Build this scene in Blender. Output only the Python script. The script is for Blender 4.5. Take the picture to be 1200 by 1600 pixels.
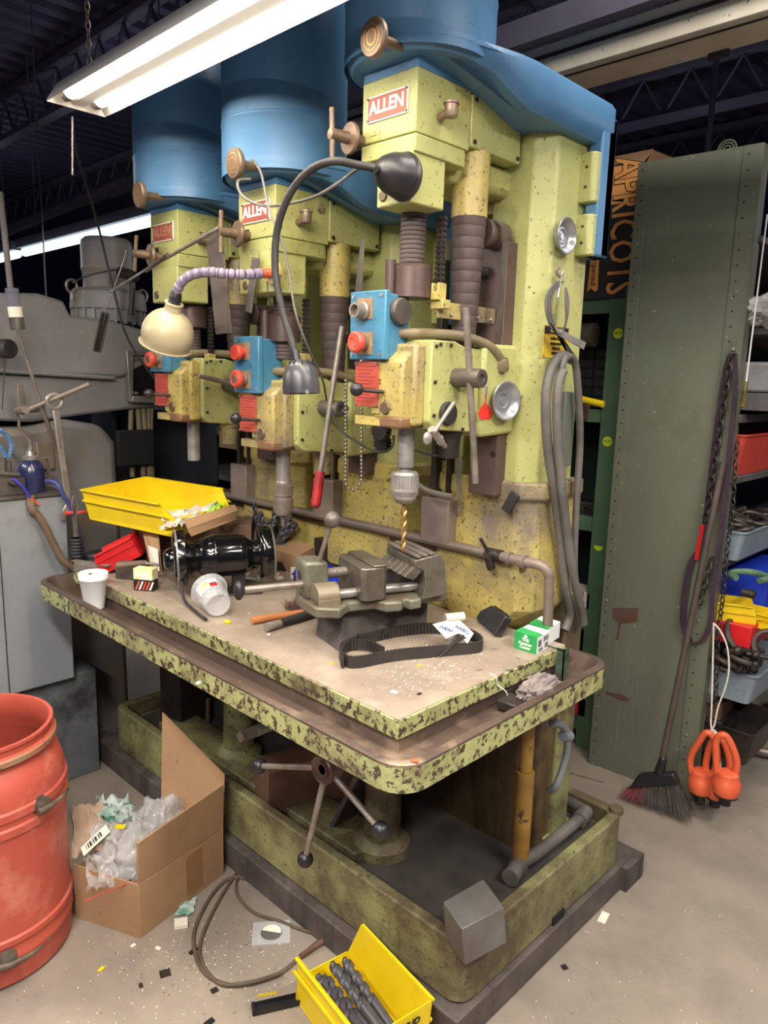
import bpy, bmesh, math, random
from mathutils import Vector, Matrix, noise
random.seed(7)
PI = math.pi
scn = bpy.context.scene
COL = scn.collection
for o in list(bpy.data.objects): bpy.data.objects.remove(o)

# ------------------------------------------------------------------ camera
F = 1155.0; HC = 1.62
def _v(px, py): return Vector((px-600, -(py-800), -F)).normalized()
Yc = _v(1740, 620); Xc = -_v(-610, 555); Xc = (Xc-Yc*Xc.dot(Yc)).normalized(); Zc = Xc.cross(Yc)
R3 = Matrix((Xc, Yc, Zc))
cam = bpy.data.cameras.new('camera'); cam.sensor_fit = 'VERTICAL'; cam.sensor_height = 36; cam.sensor_width = 27
cam.lens = F/1600*36; cam.clip_start = .05; cam.clip_end = 60
camo = bpy.data.objects.new('camera', cam); COL.objects.link(camo)
camo.matrix_world = Matrix.Translation((0, 0, HC)) @ R3.to_4x4()
scn.camera = camo
def P(px, py, x=None, y=None, z=None):
    """world point where the sight line of a photo pixel meets one axis plane"""
    r = R3 @ Vector(((px-600)/F, -(py-800)/F, -1))
    t = (z-HC)/r.z if z is not None else (x/r.x if x is not None else y/r.y)
    return Vector((0, 0, HC))+r*t

# ------------------------------------------------------------------ world, lights, exposure
w = bpy.data.worlds.new('world'); scn.world = w; w.use_nodes = True
w.node_tree.nodes['Background'].inputs[0].default_value = (.16, .20, .40, 1)
w.node_tree.nodes['Background'].inputs[1].default_value = .22
def area(name, loc, sx, sy, power, col=(1, .95, .87), rot=(0, 0, 0), spread=180):
    l = bpy.data.lights.new(name, 'AREA'); l.shape = 'RECTANGLE'; l.size = sx; l.size_y = sy; l.energy = power; l.color = col
    l.spread = math.radians(spread)
    o = bpy.data.objects.new(name, l); COL.objects.link(o); o.location = loc; o.rotation_euler = rot; return o
area('unseen_overhead_light', (-.75, .05, 2.38), 1.25, .2, 66, (1, .95, .89))
area('unseen_overhead_light', (.75, 1.3, 2.65), .2, 1.25, 70, (1, .95, .89))
area('unseen_overhead_light', (-2.9, -.4, 2.38), 1.25, .2, 52, (1, .95, .89))
area('unseen_overhead_light', (.4, -1.4, 2.7), 1.25, .2, 84, (1, .95, .89))
area('unseen_overhead_light', (-3.4, 4.4, 2.7), 1.25, .2, 26, (.9, .95, 1))  # this and the next two are added to lift the far end
area('unseen_overhead_light', (-6.5, 1.2, 2.7), 1.25, .2, 34, (.92, .96, 1))
area('unseen_overhead_light', (.6, 4.6, 2.7), 1.25, .2, 26, (.97, .97, 1))
area('unseen_overhead_light', (-.35, 1.75, 3.3), 1.25, .2, 34, (1, .95, .89))  # added lamp, brightens the fruit crate and the cabinet panel
# unseen upward lamps, added to lift the dark roof and walls
for p_ in ((-6.0, 3.2, 3.0), (.6, 3.2, 3.0), (-2.6, 5.6, 3.0), (-9.5, 3.0, 3.0)):
    area('added_roof_uplight', p_, 1.25, .2, 3.5, (.78, .80, 1), rot=(PI, 0, 0))
TUBE = 38.0
scn.view_settings.view_transform = 'Standard'
try: scn.view_settings.look = 'None'
except Exception: pass
scn.view_settings.exposure = 0.0; scn.view_settings.gamma = 1.0
scn.view_settings.use_curve_mapping = False

# ------------------------------------------------------------------ materials
def lin(c):
    return tuple(((v/255)/12.92 if v/255 <= .04045 else ((v/255+.055)/1.055)**2.4) for v in c)+(1,)
MATS = {}
def pm(name, col, col2=None, sc=7, rough=.55, metal=0, chip=None, camt=.5, csc=24, bump=.15, grime=None, gamt=.5, gsc=2.5, alpha=1, trans=0, streak=None, coat=0, emit=None, es=1):
    """painted / worn surface: two tones, grime patches, chips, fine bump"""
    if name in MATS: return MATS[name]
    m = bpy.data.materials.new(name); m.use_nodes = True; MATS[name] = m
    nt = m.node_tree; N = nt.nodes; L = nt.links; b = N['Principled BSDF']
    b.inputs['Roughness'].default_value = rough; b.inputs['Metallic'].default_value = metal
    if coat: b.inputs['Coat Weight'].default_value = coat
    if trans: b.inputs['Transmission Weight'].default_value = trans; b.inputs['IOR'].default_value = 1.3
    if alpha < 1: b.inputs['Alpha'].default_value = alpha
    if emit: b.inputs['Emission Color'].default_value = lin(emit); b.inputs['Emission Strength'].default_value = es
    if col2 is None and chip is None and grime is None and not bump:
        b.inputs['Base Color'].default_value = lin(col); return m
    tc = N.new('ShaderNodeTexCoord')
    def nz(scale, det=6, r=.6, stretch=None, off=0):
        t = N.new('ShaderNodeTexNoise'); t.inputs['Scale'].default_value = scale; t.inputs['Detail'].default_value = det; t.inputs['Roughness'].default_value = r
        mp = N.new('ShaderNodeMapping'); L.new(tc.outputs['Object'], mp.inputs[0]); mp.inputs['Location'].default_value = (off, off*1.7, off*.3)
        if stretch: mp.inputs['Scale'].default_value = stretch
        L.new(mp.outputs[0], t.inputs[0]); return t.outputs[0]
    def ramp(s, a, bb):
        r = N.new('ShaderNodeMapRange'); r.inputs[1].default_value = a; r.inputs[2].default_value = bb; L.new(s, r.inputs[0]); return r.outputs[0]
    def mix(f, a, c):
        x = N.new('ShaderNodeMix'); x.data_type = 'RGBA'; L.new(f, x.inputs[0])
        if isinstance(a, tuple): x.inputs[6].default_value = a
        else: L.new(a, x.inputs[6])
        x.inputs[7].default_value = c; return x.outputs[2]
    cur = lin(col)
    if col2 is not None: cur = mix(ramp(nz(sc), .35, .65), cur, lin(col2))
    if streak is not None: cur = mix(ramp(nz(14, 4, .6, (1, 1, .08), 3), .52, .72), cur, lin(streak))
    if grime is not None: cur = mix(ramp(nz(gsc, 9, .7, None, 5), .62-gamt*.22, .80-gamt*.22), cur, lin(grime))
    rs = None
    if chip is not None:
        e = .68-camt*.2
        f = ramp(nz(csc, 5, .75, None, 9), e, e+.03); cur = mix(f, cur, lin(chip))
    if isinstance(cur, tuple): b.inputs['Base Color'].default_value = cur
    else: L.new(cur, b.inputs['Base Color'])
    if bump:
        bp = N.new('ShaderNodeBump'); bp.inputs['Strength'].default_value = bump; bp.inputs['Distance'].default_value = .004
        L.new(nz(60, 4), bp.inputs['Height']); L.new(bp.outputs[0], b.inputs['Normal'])
    return m
GREEN = pm('lime_green_machine_paint', (180, 178, 112), (162, 164, 104), 4, .45, chip=(84, 72, 48), camt=.36, csc=80, grime=(124, 110, 66), gamt=.3, gsc=4, bump=.2)
GREENB = pm('oily_yellow_green_paint', (192, 174, 96), (166, 148, 88), 5, .42, chip=(84, 66, 42), camt=.5, csc=90, grime=(120, 108, 92), gamt=.75, gsc=2.6, bump=.3)
GREENC = pm('chipped_green_edge_paint', (170, 172, 114), (152, 154, 102), 5, .5, chip=(70, 56, 44), camt=.78, csc=48, grime=(92, 74, 56), gamt=.45, gsc=4, bump=.4)
GREEND = pm('grimy_base_paint', (160, 160, 104), (138, 136, 92), 4, .6, chip=(64, 54, 40), camt=.42, csc=50, grime=(88, 76, 54), gamt=1.15, gsc=2.2, bump=.4)
BLUE = pm('machine_blue_paint', (80, 126, 166), (70, 112, 150), 3, .42, chip=(40, 52, 62), camt=.12, csc=60, bump=.12)
BLUED = pm('deep_blue_paint', (58, 84, 128), (50, 72, 116), 3, .32, bump=.1, coat=.3)
BLUES = pm('switch_box_blue_paint', (72, 132, 162), (60, 112, 140), 9, .4, chip=(50, 60, 60), camt=.25, csc=50, bump=.1)
RUB = pm('brown_rubber_sleeve', (88, 74, 70), (70, 58, 56), 12, .6, bump=.3)
IRON = pm('bare_cast_iron', (112, 104, 98), (84, 76, 70), 10, .45, .5, bump=.3)
IROND = pm('dark_oily_steel', (66, 58, 54), (46, 40, 38), 10, .45, .4, bump=.2)
STEEL = pm('worn_bright_steel', (186, 180, 172), (146, 138, 130), 16, .34, .6, bump=.1)
STEELB = pm('brushed_steel_rod', (150, 140, 130), (120, 108, 98), 20, .4, .45, bump=.1)
BRASS = pm('dirty_brass_knob', (124, 104, 84), (98, 80, 66), 20, .45, .4, bump=.2)
BLACKP = pm('black_plastic', (28, 28, 32), (38, 36, 38), 12, .4, bump=.1)
BLACKG = pm('glossy_black_enamel', (14, 14, 16), None, rough=.16, coat=.6, bump=.02)
BLACKM = pm('black_rubber', (34, 32, 32), (48, 44, 42), 20, .65, bump=.3)
REDB = pm('red_button_plastic', (200, 74, 58), (182, 62, 48), 20, .4, bump=0)
REDP = pm('red_instruction_plate', (180, 78, 62), (164, 68, 54), 12, .5, chip=(120, 60, 50), camt=.25, csc=60, bump=.1)
PLATE = pm('rust_red_name_plate', (160, 82, 60), (148, 72, 54), 20, .45, chip=(190, 170, 150), camt=.1, csc=50, bump=.1)
WHITE = pm('white_lettering', (232, 228, 218), None, rough=.5, bump=0)
CREAM = pm('cream_paint', (205, 196, 176), (186, 176, 156), 6, .5, chip=(110, 100, 90), camt=.15, csc=30, bump=.1)
TABLE = pm('dusty_table_top_steel', (164, 147, 129), (138, 123, 109), 6, .55, .15, grime=(172, 156, 140), gamt=.45, gsc=7, chip=(98, 84, 74), camt=.12, csc=50, bump=.25)
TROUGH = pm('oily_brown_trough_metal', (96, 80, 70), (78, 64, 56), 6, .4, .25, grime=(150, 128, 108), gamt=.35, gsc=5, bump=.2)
CONC = pm('grey_brown_concrete', (144, 131, 117), (124, 114, 103), 3.5, .75, grime=(152, 138, 120), gamt=.5, gsc=1.5, chip=(92, 84, 76), camt=.12, csc=60, bump=.35)
WOODD = pm('oily_grey_timber', (96, 86, 80), (70, 62, 58), 9, .7, streak=(56, 50, 46), bump=.4)
WOODR = pm('brown_timber', (118, 86, 66), (90, 64, 50), 9, .7, bump=.4)
OLIVE = pm('olive_green_sheet_steel', (106, 110, 92), (98, 102, 86), 3, .5, chip=(160, 160, 146), camt=.16, csc=38, grime=(88, 84, 68), gamt=.2, gsc=2, bump=.06)
RACKG = pm('rack_green_paint', (92, 124, 94), (80, 108, 82), 5, .5, chip=(40, 50, 40), camt=.2, csc=30, bump=.08)
GREY = pm('dusty_grey_machine_paint', (134, 132, 130), (114, 113, 114), 4, .5, grime=(132, 118, 104), gamt=.5, gsc=2.4, chip=(165, 163, 158), camt=.10, csc=40, bump=.15)
GREYL = pm('light_grey_cabinet_paint', (148, 152, 154), (136, 140, 144), 3, .45, grime=(118, 114, 108), gamt=.3, gsc=2, chip=(90, 88, 86), camt=.1, csc=60, bump=.08)
DRUM = pm('faded_red_drum_plastic', (178, 80, 62), (164, 70, 56), 3, .5, grime=(200, 128, 110), gamt=.35, gsc=3, chip=(146, 128, 110), camt=.12, csc=14, bump=.1)
CARD = pm('brown_cardboard', (172, 136, 100), (160, 124, 90), 5, .8, chip=(120, 88, 60), camt=.12, csc=12, bump=.25)
YEL = pm('yellow_bin_plastic', (236, 206, 24), (228, 194, 18), 9, .42, grime=(190, 166, 40), gamt=.2, gsc=6, bump=.06)
YELL = pm('yellow_paint', (206, 184, 70), (184, 156, 60), 8, .45, chip=(80, 66, 40), camt=.3, csc=30, bump=.2)
REDBIN = pm('bright_red_bin_plastic', (216, 38, 40), (200, 30, 34), 9, .4, bump=.05)
REDBIN2 = pm('faded_red_steel_bin', (196, 70, 56), (180, 60, 48), 6, .5, chip=(110, 40, 34), camt=.15, csc=26, bump=.1)
BLUEBIN = pm('royal_blue_bin_plastic', (34, 62, 190), (28, 52, 170), 9, .4, bump=.05)
GREYBIN = pm('grey_blue_steel_bin', (138, 152, 160), (120, 134, 144), 5, .4, chip=(90, 90, 90), camt=.12, csc=30, bump=.08)
ORANGE = pm('orange_paint', (214, 96, 58), (204, 86, 52), 12, .4, bump=.05)
DRILL = pm('dark_drill_steel', (92, 90, 94), (70, 68, 74), 20, .42, .3, bump=.1)
GOLD = pm('gold_drill_steel', (190, 150, 90), (150, 110, 70), 30, .35, .7, bump=.05)
CLEAR = pm('clear_plastic', (222, 222, 222), None, rough=.12, alpha=.32, bump=0)
BAG = pm('clear_bag_film', (226, 222, 218), None, rough=.15, alpha=.34, bump=.0, coat=.5)
DARK = pm('black_opening_shade', (12, 12, 16), None, rough=.8, bump=0)  # flat black stands in for the shade inside slots, holes and openings
NAVY = pm('dark_navy_block_wall', (66, 66, 104), (58, 58, 96), 2, .9, bump=.1)
DECK = pm('dark_steel_deck', (86, 82, 104), (74, 70, 92), 3, .7, bump=0)
JOIST = pm('dark_joist_steel', (104, 100, 112), (90, 86, 100), 3, .6, bump=0)
BEIGE = pm('beige_lamp_enamel', (176, 164, 132), (162, 148, 116), 8, .4, chip=(90, 74, 56), camt=.1, csc=60, bump=.05)
LILAC = pm('lilac_hose_segments', (142, 130, 150), (124, 112, 132), 12, .5, bump=.05)
HOSET = pm('tan_ribbed_hose', (126, 112, 84), (104, 92, 68), 12, .6, bump=.3)
HOSEG = pm('grey_rubber_hose', (112, 106, 100), (70, 66, 62), 6, .55, bump=.2)
STICK = pm('fluorescent_yellow_sticker', (214, 236, 50), None, rough=.6, bump=0)
PAPER = pm('cream_paper', (232, 226, 208), (220, 212, 194), 8, .8, bump=.1)
INK = pm('black_ink', (22, 22, 24), None, rough=.7, bump=0)
INKB = pm('blue_ink', (30, 52, 120), None, rough=.7, bump=0)
NAVYC = pm('navy_oil_can_paint', (36, 42, 78), None, rough=.3, coat=.4, bump=.02)

# ------------------------------------------------------------------ mesh builder
class B:
    def __init__(s, M=None): s.v = []; s.f = []; s.m = []; s.M = M; s.mi = 0
    def add(s, vs, fs):
        k = len(s.v)
        for p in vs:
            p = Vector(p)
            s.v.append(s.M @ p if s.M else p)
        for f in fs: s.f.append([i+k for i in f]); s.m.append(s.mi)
        return s
    def box(s, x0, x1, y0, y1, z0, z1):
        return s.hexa([(x0,y0,z0),(x1,y0,z0),(x1,y1,z0),(x0,y1,z0)], [(x0,y0,z1),(x1,y0,z1),(x1,y1,z1),(x0,y1,z1)])
    def hexa(s, b, t):
        return s.add(list(b)+list(t), [(3,2,1,0),(4,5,6,7),(0,1,5,4),(1,2,6,5),(2,3,7,6),(3,0,4,7)])
    def cyl(s, a, b, r0, r1=None, n=20, caps=True):
        a = Vector(a); b = Vector(b); r1 = r0 if r1 is None else r1
        d = (b-a).normalized(); u = d.orthogonal().normalized(); w_ = d.cross(u)
        vs = []
        for c, r in ((a, r0), (b, r1)):
            for i in range(n):
                t = 2*PI*i/n; vs.append(c+(u*math.cos(t)+w_*math.sin(t))*r)
        fs = [(i, (i+1) % n, n+(i+1) % n, n+i) for i in range(n)]
        if caps: fs += [tuple(range(n-1, -1, -1)), tuple(range(n, 2*n))]
        return s.add(vs, fs)
    def lathe(s, prof, c=(0,0,0), axis=(0,0,1), n=28, close=False):
        """prof: (radius, height along axis) list"""
        c = Vector(c); d = Vector(axis).normalized(); u = d.orthogonal().normalized(); w_ = d.cross(u)
        vs = []; k = len(prof)
        for i in range(n):
            t = 2*PI*i/n; e = u*math.cos(t)+w_*math.sin(t)
            for r, h in prof: vs.append(c+d*h+e*max(r, 1e-5))
        fs = []
        for i in range(n):
            j = (i+1) % n
            for q in range(k-1 if not close else k):
                q2 = (q+1) % k
                fs.append((i*k+q, j*k+q, j*k+q2, i*k+q2))
        return s.add(vs, fs)
    def sph(s, c, r, n=16, sc=(1,1,1)):
        pr = [(math.sin(PI*i/(n//2+2))*1, -math.cos(PI*i/(n//2+2))) for i in range(n//2+3)]
        c = Vector(c); vs = []; k = len(pr)
        for i in range(n):
            t = 2*PI*i/n
            for a, h in pr: vs.append(c+Vector((a*math.cos(t)*r*sc[0], a*math.sin(t)*r*sc[1], h*r*sc[2])))
        return s.add(vs, [(i*k+q, ((i+1)%n)*k+q, ((i+1)%n)*k+q+1, i*k+q+1) for i in range(n) for q in range(k-1)])
    def tube(s, pts, r, n=10, closed=False, sub=5, rf=None):
        pts = [Vector(p) for p in pts]
        if sub > 1 and len(pts) > 2: pts = cat(pts, sub, closed)
        m = len(pts); vs = []; u = None
        for i, p in enumerate(pts):
            a = pts[(i-1) % m] if (closed or i > 0) else p; b = pts[(i+1) % m] if (closed or i < m-1) else p
            d = (b-a).normalized()
            if u is None: u = d.orthogonal().normalized()
            else:
                u = u-d*u.dot(d)
                u = u.normalized() if u.length > 1e-6 else d.orthogonal().normalized()
            w_ = d.cross(u); rr = r if rf is None else rf(i/(m-1))
            for j in range(n):
                t = 2*PI*j/n; vs.append(p+(u*math.cos(t)+w_*math.sin(t))*rr)
        fs = []
        for i in range(m if closed else m-1):
            i2 = (i+1) % m
            for j in range(n): fs.append((i*n+j, i*n+(j+1)%n, i2*n+(j+1)%n, i2*n+j))
        if not closed: fs += [tuple(range(n-1,-1,-1)), tuple((m-1)*n+j for j in range(n))]
        return s.add(vs, fs)
    def prism(s, poly, ax, a, b):
        """poly in the two other axes (order xyz without ax), extruded along ax from a to b"""
        def mk(p, t):
            return {'x': (t, p[0], p[1]), 'y': (p[0], t, p[1]), 'z': (p[0], p[1], t)}[ax]
        n = len(poly)
        return s.add([mk(p, a) for p in poly]+[mk(p, b) for p in poly], [tuple(range(n-1,-1,-1)), tuple(range(n, 2*n))]+[(i, (i+1)%n, n+(i+1)%n, n+i) for i in range(n)])
    def loft(s, rings, cap=True, closed=True):
        n = len(rings[0]); vs = [p for r in rings for p in r]; fs = []
        for k in range(len(rings)-1):
            for i in range(n if closed else n-1): fs.append((k*n+i, k*n+(i+1)%n, (k+1)*n+(i+1)%n, (k+1)*n+i))
        if cap: fs += [tuple(range(n-1,-1,-1)), tuple((len(rings)-1)*n+i for i in range(n))]
        return s.add(vs, fs)
    def ribbon(s, pts, width, thick, side, closed=False):
        """flat band following pts; side = width direction"""
        side = Vector(side).normalized(); pts = [Vector(p) for p in pts]; m = len(pts); vs = []
        for i, p in enumerate(pts):
            a = pts[(i-1)%m] if (closed or i>0) else p; b = pts[(i+1)%m] if (closed or i<m-1) else p
            nrm = (b-a).normalized().cross(side).normalized()
            for sx, sy in ((-1,-1),(1,-1),(1,1),(-1,1)): vs.append(p+side*sx*width/2+nrm*sy*thick/2)
        fs = []
        for i in range(m if closed else m-1):
            j = (i+1)%m
            for q in range(4): fs.append((i*4+q, i*4+(q+1)%4, j*4+(q+1)%4, j*4+q))
        if not closed: fs += [(3,2,1,0), tuple((m-1)*4+q for q in range(4))]
        return s.add(vs, fs)
def cat(pts, sub, closed=False):
    out = []; n = len(pts)
    for i in range(n if closed else n-1):
        p0 = pts[(i-1)%n] if (closed or i>0) else pts[0]; p1 = pts[i]; p2 = pts[(i+1)%n]; p3 = pts[(i+2)%n] if (closed or i<n-2) else pts[-1]
        for k in range(sub):
            t = k/sub
            out.append(.5*((2*p1)+(p2-p0)*t+(2*p0-5*p1+4*p2-p3)*t*t+(3*p1-p0-3*p2+p3)*t**3))
    if not closed: out.append(pts[-1].copy())
    return out
ORG = {}
def mesh_obj(name, b, mat, org, bevel=0, sharp=35, seg=2):
    me = bpy.data.meshes.new(name)
    me.from_pydata([tuple(p-org) for p in b.v], [], b.f)
    bm = bmesh.new(); bm.from_mesh(me); bmesh.ops.recalc_face_normals(bm, faces=bm.faces); bm.to_mesh(me); bm.free()
    ms = mat if isinstance(mat, (list, tuple)) else [mat]
    for m in ms: me.materials.append(m)
    if len(ms) > 1:
        for p, k in zip(me.polygons, b.m): p.material_index = k
    for p in me.polygons: p.use_smooth = True
    me.set_sharp_from_angle(angle=math.radians(sharp))
    o = bpy.data.objects.new(name, me); COL.objects.link(o)
    if bevel:
        md = o.modifiers.new('bevel', 'BEVEL'); md.width = bevel; md.segments = seg; md.limit_method = 'ANGLE'; md.angle_limit = math.radians(40)
    return o
def tag(o, label, cat_, group=None, kind=None):
    if label: o['label'] = label
    if cat_: o['category'] = cat_
    if group: o['group'] = group
    if kind: o['kind'] = kind
    return o
def thing(name, label, cat_, loc, group=None, kind=None):
    o = bpy.data.objects.new(name, None); COL.objects.link(o); o.location = loc; o.empty_display_size = .1
    ORG[o.name] = Vector(loc); return tag(o, label, cat_, group, kind)
def part(name, b, mat, parent, bevel=0, label=None, sharp=35, kind=None):
    o = mesh_obj(name, b, mat, ORG[parent.name], bevel, sharp); o.parent = parent; ORG[o.name] = ORG[parent.name]
    if label: o['label'] = label
    if kind: o['kind'] = kind
    return o
def solo(name, b, mat, label, cat_, group=None, bevel=0, kind=None, sharp=35):
    xs = [p.x for p in b.v]; ys = [p.y for p in b.v]; zs = [p.z for p in b.v]
    org = Vector(((min(xs)+max(xs))/2, (min(ys)+max(ys))/2, min(zs)))
    o = mesh_obj(name, b, mat, org, bevel, sharp); o.location = org; ORG[o.name] = org
    return tag(o, label, cat_, group, kind)
def struct(name, b, mat, bevel=0):
    o = mesh_obj(name, b, mat, Vector((0,0,0)), bevel); o['kind'] = 'structure'; ORG[o.name] = Vector((0,0,0)); return o
def text(name, s, size, loc, xd, up, mat, parent, ext=.0006, bold=0, align='CENTER', sx=1, shear=0, label=None):
    c = bpy.data.curves.new(name, 'FONT'); c.body = s; c.size = size; c.align_x = align; c.align_y = 'CENTER'; c.extrude = ext; c.offset = bold; c.resolution_u = 2; c.shear = shear
    t = bpy.data.objects.new('tmp', c); COL.objects.link(t); bpy.context.view_layer.update()
    me = bpy.data.meshes.new_from_object(t.evaluated_get(bpy.context.evaluated_depsgraph_get())); bpy.data.objects.remove(t)
    xd = Vector(xd).normalized(); up = Vector(up).normalized(); nn = xd.cross(up).normalized(); up = nn.cross(xd)
    M = Matrix((xd*sx, up, nn)).transposed().to_4x4(); M.translation = Vector(loc)-ORG[parent.name]
    me.transform(M); me.materials.clear(); me.materials.append(mat)
    o = bpy.data.objects.new(name, me); COL.objects.link(o); o.parent = parent; ORG[o.name] = ORG[parent.name]
    if label: o['label'] = label
    return o
def copy_tree(o, loc=None, label=None, rotz=None, parent=None):
    c = o.copy(); COL.objects.link(c); ORG[c.name] = ORG[o.name]
    if parent: c.parent = parent
    if loc is not None: c.location = loc
    if rotz is not None: c.rotation_euler = (0,0,rotz)
    if label: c['label'] = label
    for ch in list(o.children): copy_tree(ch, parent=c)
    return c
def TR(loc, rz=0, rx=0, ry=0): return Matrix.Translation(loc) @ Matrix.Rotation(rz, 4, 'Z') @ Matrix.Rotation(ry, 4, 'Y') @ Matrix.Rotation(rx, 4, 'X')
def rrect(x0, x1, y0, y1, r, n=5):
    out = []
    for cx_, cy_, a0 in ((x1-r, y0+r, -PI/2), (x1-r, y1-r, 0), (x0+r, y1-r, PI/2), (x0+r, y0+r, PI)):
        for i in range(n+1):
            a = a0+PI/2*i/n; out.append((cx_+r*math.cos(a), cy_+r*math.sin(a)))
    return out
def ringz(poly, z): return [Vector((p[0], p[1], z)) for p in poly]
def tray(b, outer, inner, z0, z1, zf):
    """open tray: outer wall, rim, inner wall, floor at zf"""
    n = len(outer)
    b.loft([ringz(outer, z0), ringz(outer, z1), ringz(inner, z1), ringz(inner, zf)])

# ================================================================== SETTING
b = B().box(-14, 4, -4, 9, -.1, 0); struct('floor', b, CONC)
b = B().box(-14, 4, 9, 9.2, 0, 4.3); struct('wall_back', b, NAVY)
b = B().box(-14.2, -14, -4, 9.2, 0, 4.3); wl = struct('wall_left', b, NAVY)
# corrugated deck ceiling
b = B(); poly = []
x = -14.0
while x < 4:
    for dx, dz in ((0, 0), (.09, 0), (.11, .045), (.19, .045), (.21, 0)): poly.append((x+dx, 4.2+dz))
    x += .22
pts = poly+[(poly[-1][0], 4.35), (-14, 4.35)]
vs = [(p[0], -4, p[1]) for p in poly]+[(p[0], 9.2, p[1]) for p in poly]; n = len(poly)
b.add(vs, [(i, i+1, n+i+1, n+i) for i in range(n-1)])
ceil = struct('ceiling', b, DECK)
for k, yy in enumerate((2.9, 4.6, 6.3, 8.0)):
    b = B(); b.box(-14, 4, yy-.05, yy+.05, 4.12, 4.18); b.box(-14, 4, yy-.05, yy+.05, 3.75, 3.80)
    x = -13.8
    while x < 3.8:
        b.tube([(x, yy, 3.8), (x+.2, yy, 4.12), (x+.4, yy, 3.8)], .014, 5, sub=1); x += .4
    o = part('joist', b, JOIST, ceil)
b = B()
# cream unlit strip-light channel crossing the top right
cr = thing('light_channel', 'long cream painted unlit light channel hanging under the dark roof at top right', 'light fixture', (-1.2, 2.33, 2.6))
b = B().prism([(2.24, 2.60), (2.42, 2.60), (2.42, 2.70), (2.24, 2.70)], 'x', -2.6, 1.4)
part('channel', b, CREAM, cr, .004)
b = B().box(-2.6, 1.4, 2.232, 2.239, 2.655, 2.665); b.box(-2.6, 1.4, 2.270, 2.276, 2.596, 2.6); part('seam', b, IROND, cr)
b = B().box(-2.6, 1.4, 2.19, 2.235, 2.70, 2.78); part('dark_carrier_rail', b, JOIST, cr)
b = B().box(-1.02, -.96, 2.40, 2.41, 2.58, 2.63); part('clip', b, IROND, cr)
q_ = P(1113, 160, y=4.6); b = B().cyl((q_.x, 4.6, 0), (q_.x, 4.6, 4.22), .018, n=8)
solo('conduit', b, JOIST, 'thin vertical grey conduit dropping from roof behind the olive cabinet', 'pipe')

# far fluorescent lights
def far_light(x0, x1, y, z, label):
    t = thing('fluorescent_light', label, 'light', ((x0+x1)/2, y, z), 'distant lit tubes along the far bay')
    b = B().box(x0, x1, y-.06, y+.06, z+.03, z+.10); part('housing', b, JOIST, t)
    for xx in (x0+.3, x1-.3): b = B().cyl((xx, y, z+.09), (xx, y, 4.22), .005, n=6); part('hanger_rod', b, JOIST, t)
    b = B().cyl((x0+.03, y, z), (x1-.03, y, z), .035, n=10); part('tube', b, pm('far_tube_glow', (235, 250, 250), None, emit=(225, 245, 255), es=3.2, bump=0), t)
far_light(-7.0, -4.3, 2.62, 2.6, 'bright far tube seen between grey motor and blue drum, nearer one')
far_light(-10.2, -7.1, 2.62, 2.6, 'farther lit tube cut off by the left edge of the photo')
b = B().cyl((-10, 2.76, 2.82), (-4.2, 2.76, 3.02), .03, n=8); b.cyl((-10.5, 2.9, 2.85), (-4.2, 2.9, 3.1), .05, n=8)
solo('conduit', b, JOIST, 'pair of dark conduits running above the far tubes at left', 'pipe')
q_ = P(71, 440, x=-6.0); b = B().cyl((q_.x, q_.y, q_.z-.25), (q_.x, q_.y, 4.25), .006, n=6); solo('hanger_wire', b, STEELB, 'thin wire hanging below the far fluorescent tube', 'wire')

# near shop light with chain
fx0, fx1, fy0, fy1, fz = -2.175, .27, .897, 1.06, 2.33
fl = thing('shop_light', 'white two tube shop light hanging over the front of the drill table', 'light', ((fx0+fx1)/2, .978, fz))
WH = pm('white_reflector_enamel', (232, 228, 222), None, rough=.35, bump=0)
b = B(); t_ = .002
prof = [(fy0, fz-.004), (fy0+.03, fz+.045), (0.978-.03, fz+.055), (0.978+.03, fz+.055), (fy1-.03, fz+.045), (fy1, fz-.004)]
pr2 = [(y, z+.004) for y, z in reversed(prof)]
b.prism(prof+pr2, 'x', fx0, fx1); part('reflector', b, WH, fl)
for xx in (fx0, fx1-.002):
    b = B(); b.prism([(fy0, fz-.004), (fy1, fz-.004), (fy1-.03, fz+.047), (fy0+.03, fz+.047)], 'x', xx, xx+.002); part('end_plate', b, WH, fl)
b = B().box(fx0+.01, fx1-.01, 0.978-.018, 0.978+.018, fz+.005, fz+.055); part('ballast_cover', b, WH, fl)
GL = pm('lit_tube_glow', (255, 250, 240), None, emit=(255, 244, 226), es=TUBE, bump=0)
for yy in (.938, 1.02):
    b = B().cyl((fx0+.06, yy, fz+.018), (fx1-.06, yy, fz+.018), .019, n=14); tb = part('tube', b, GL, fl)
    b = B().cyl((fx0+.03, yy, fz+.018), (fx0+.06, yy, fz+.018), .0195, n=14); part('end_cap', b, STEEL, tb)
b = B()
for k in range(14):
    z = fz+.06+k*.022; a = (k % 2)*PI/2
    pts = [(fx0+.12+math.cos(t)*.006*math.cos(a) , .965+math.cos(t)*.006*math.sin(a), z+math.sin(t)*.016) for t in [2*PI*i/8 for i in range(8)]]
    b.tube(pts, .0016, 5, True, 1)
b.tube([(fx0+.12, .965, fz+.37), (fx0+.115, .965, fz+.6), (fx0+.12, .965, 4.2)], .0018, 5)
part('hanging_chain', b, STEELB, fl)
b = B()
for k in range(34): b.sph(P(113, 183+k*2.7, y=.98), .0032, 6)
part('pull_chain', b, STEEL, fl)
b = B().tube([P(113, 183, y=1.0), P(120, 240, y=1.1), P(150, 340, y=1.3), P(178, 455, x=-2.75), P(200, 530, x=-2.75), P(240, 590, x=-2.75), P(268, 620, x=-2.75)], .0045, 7)
solo('power_cord', b, BLACKM, 'dark power cord drooping from the shop light down past the grey motor', 'cord')

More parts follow.
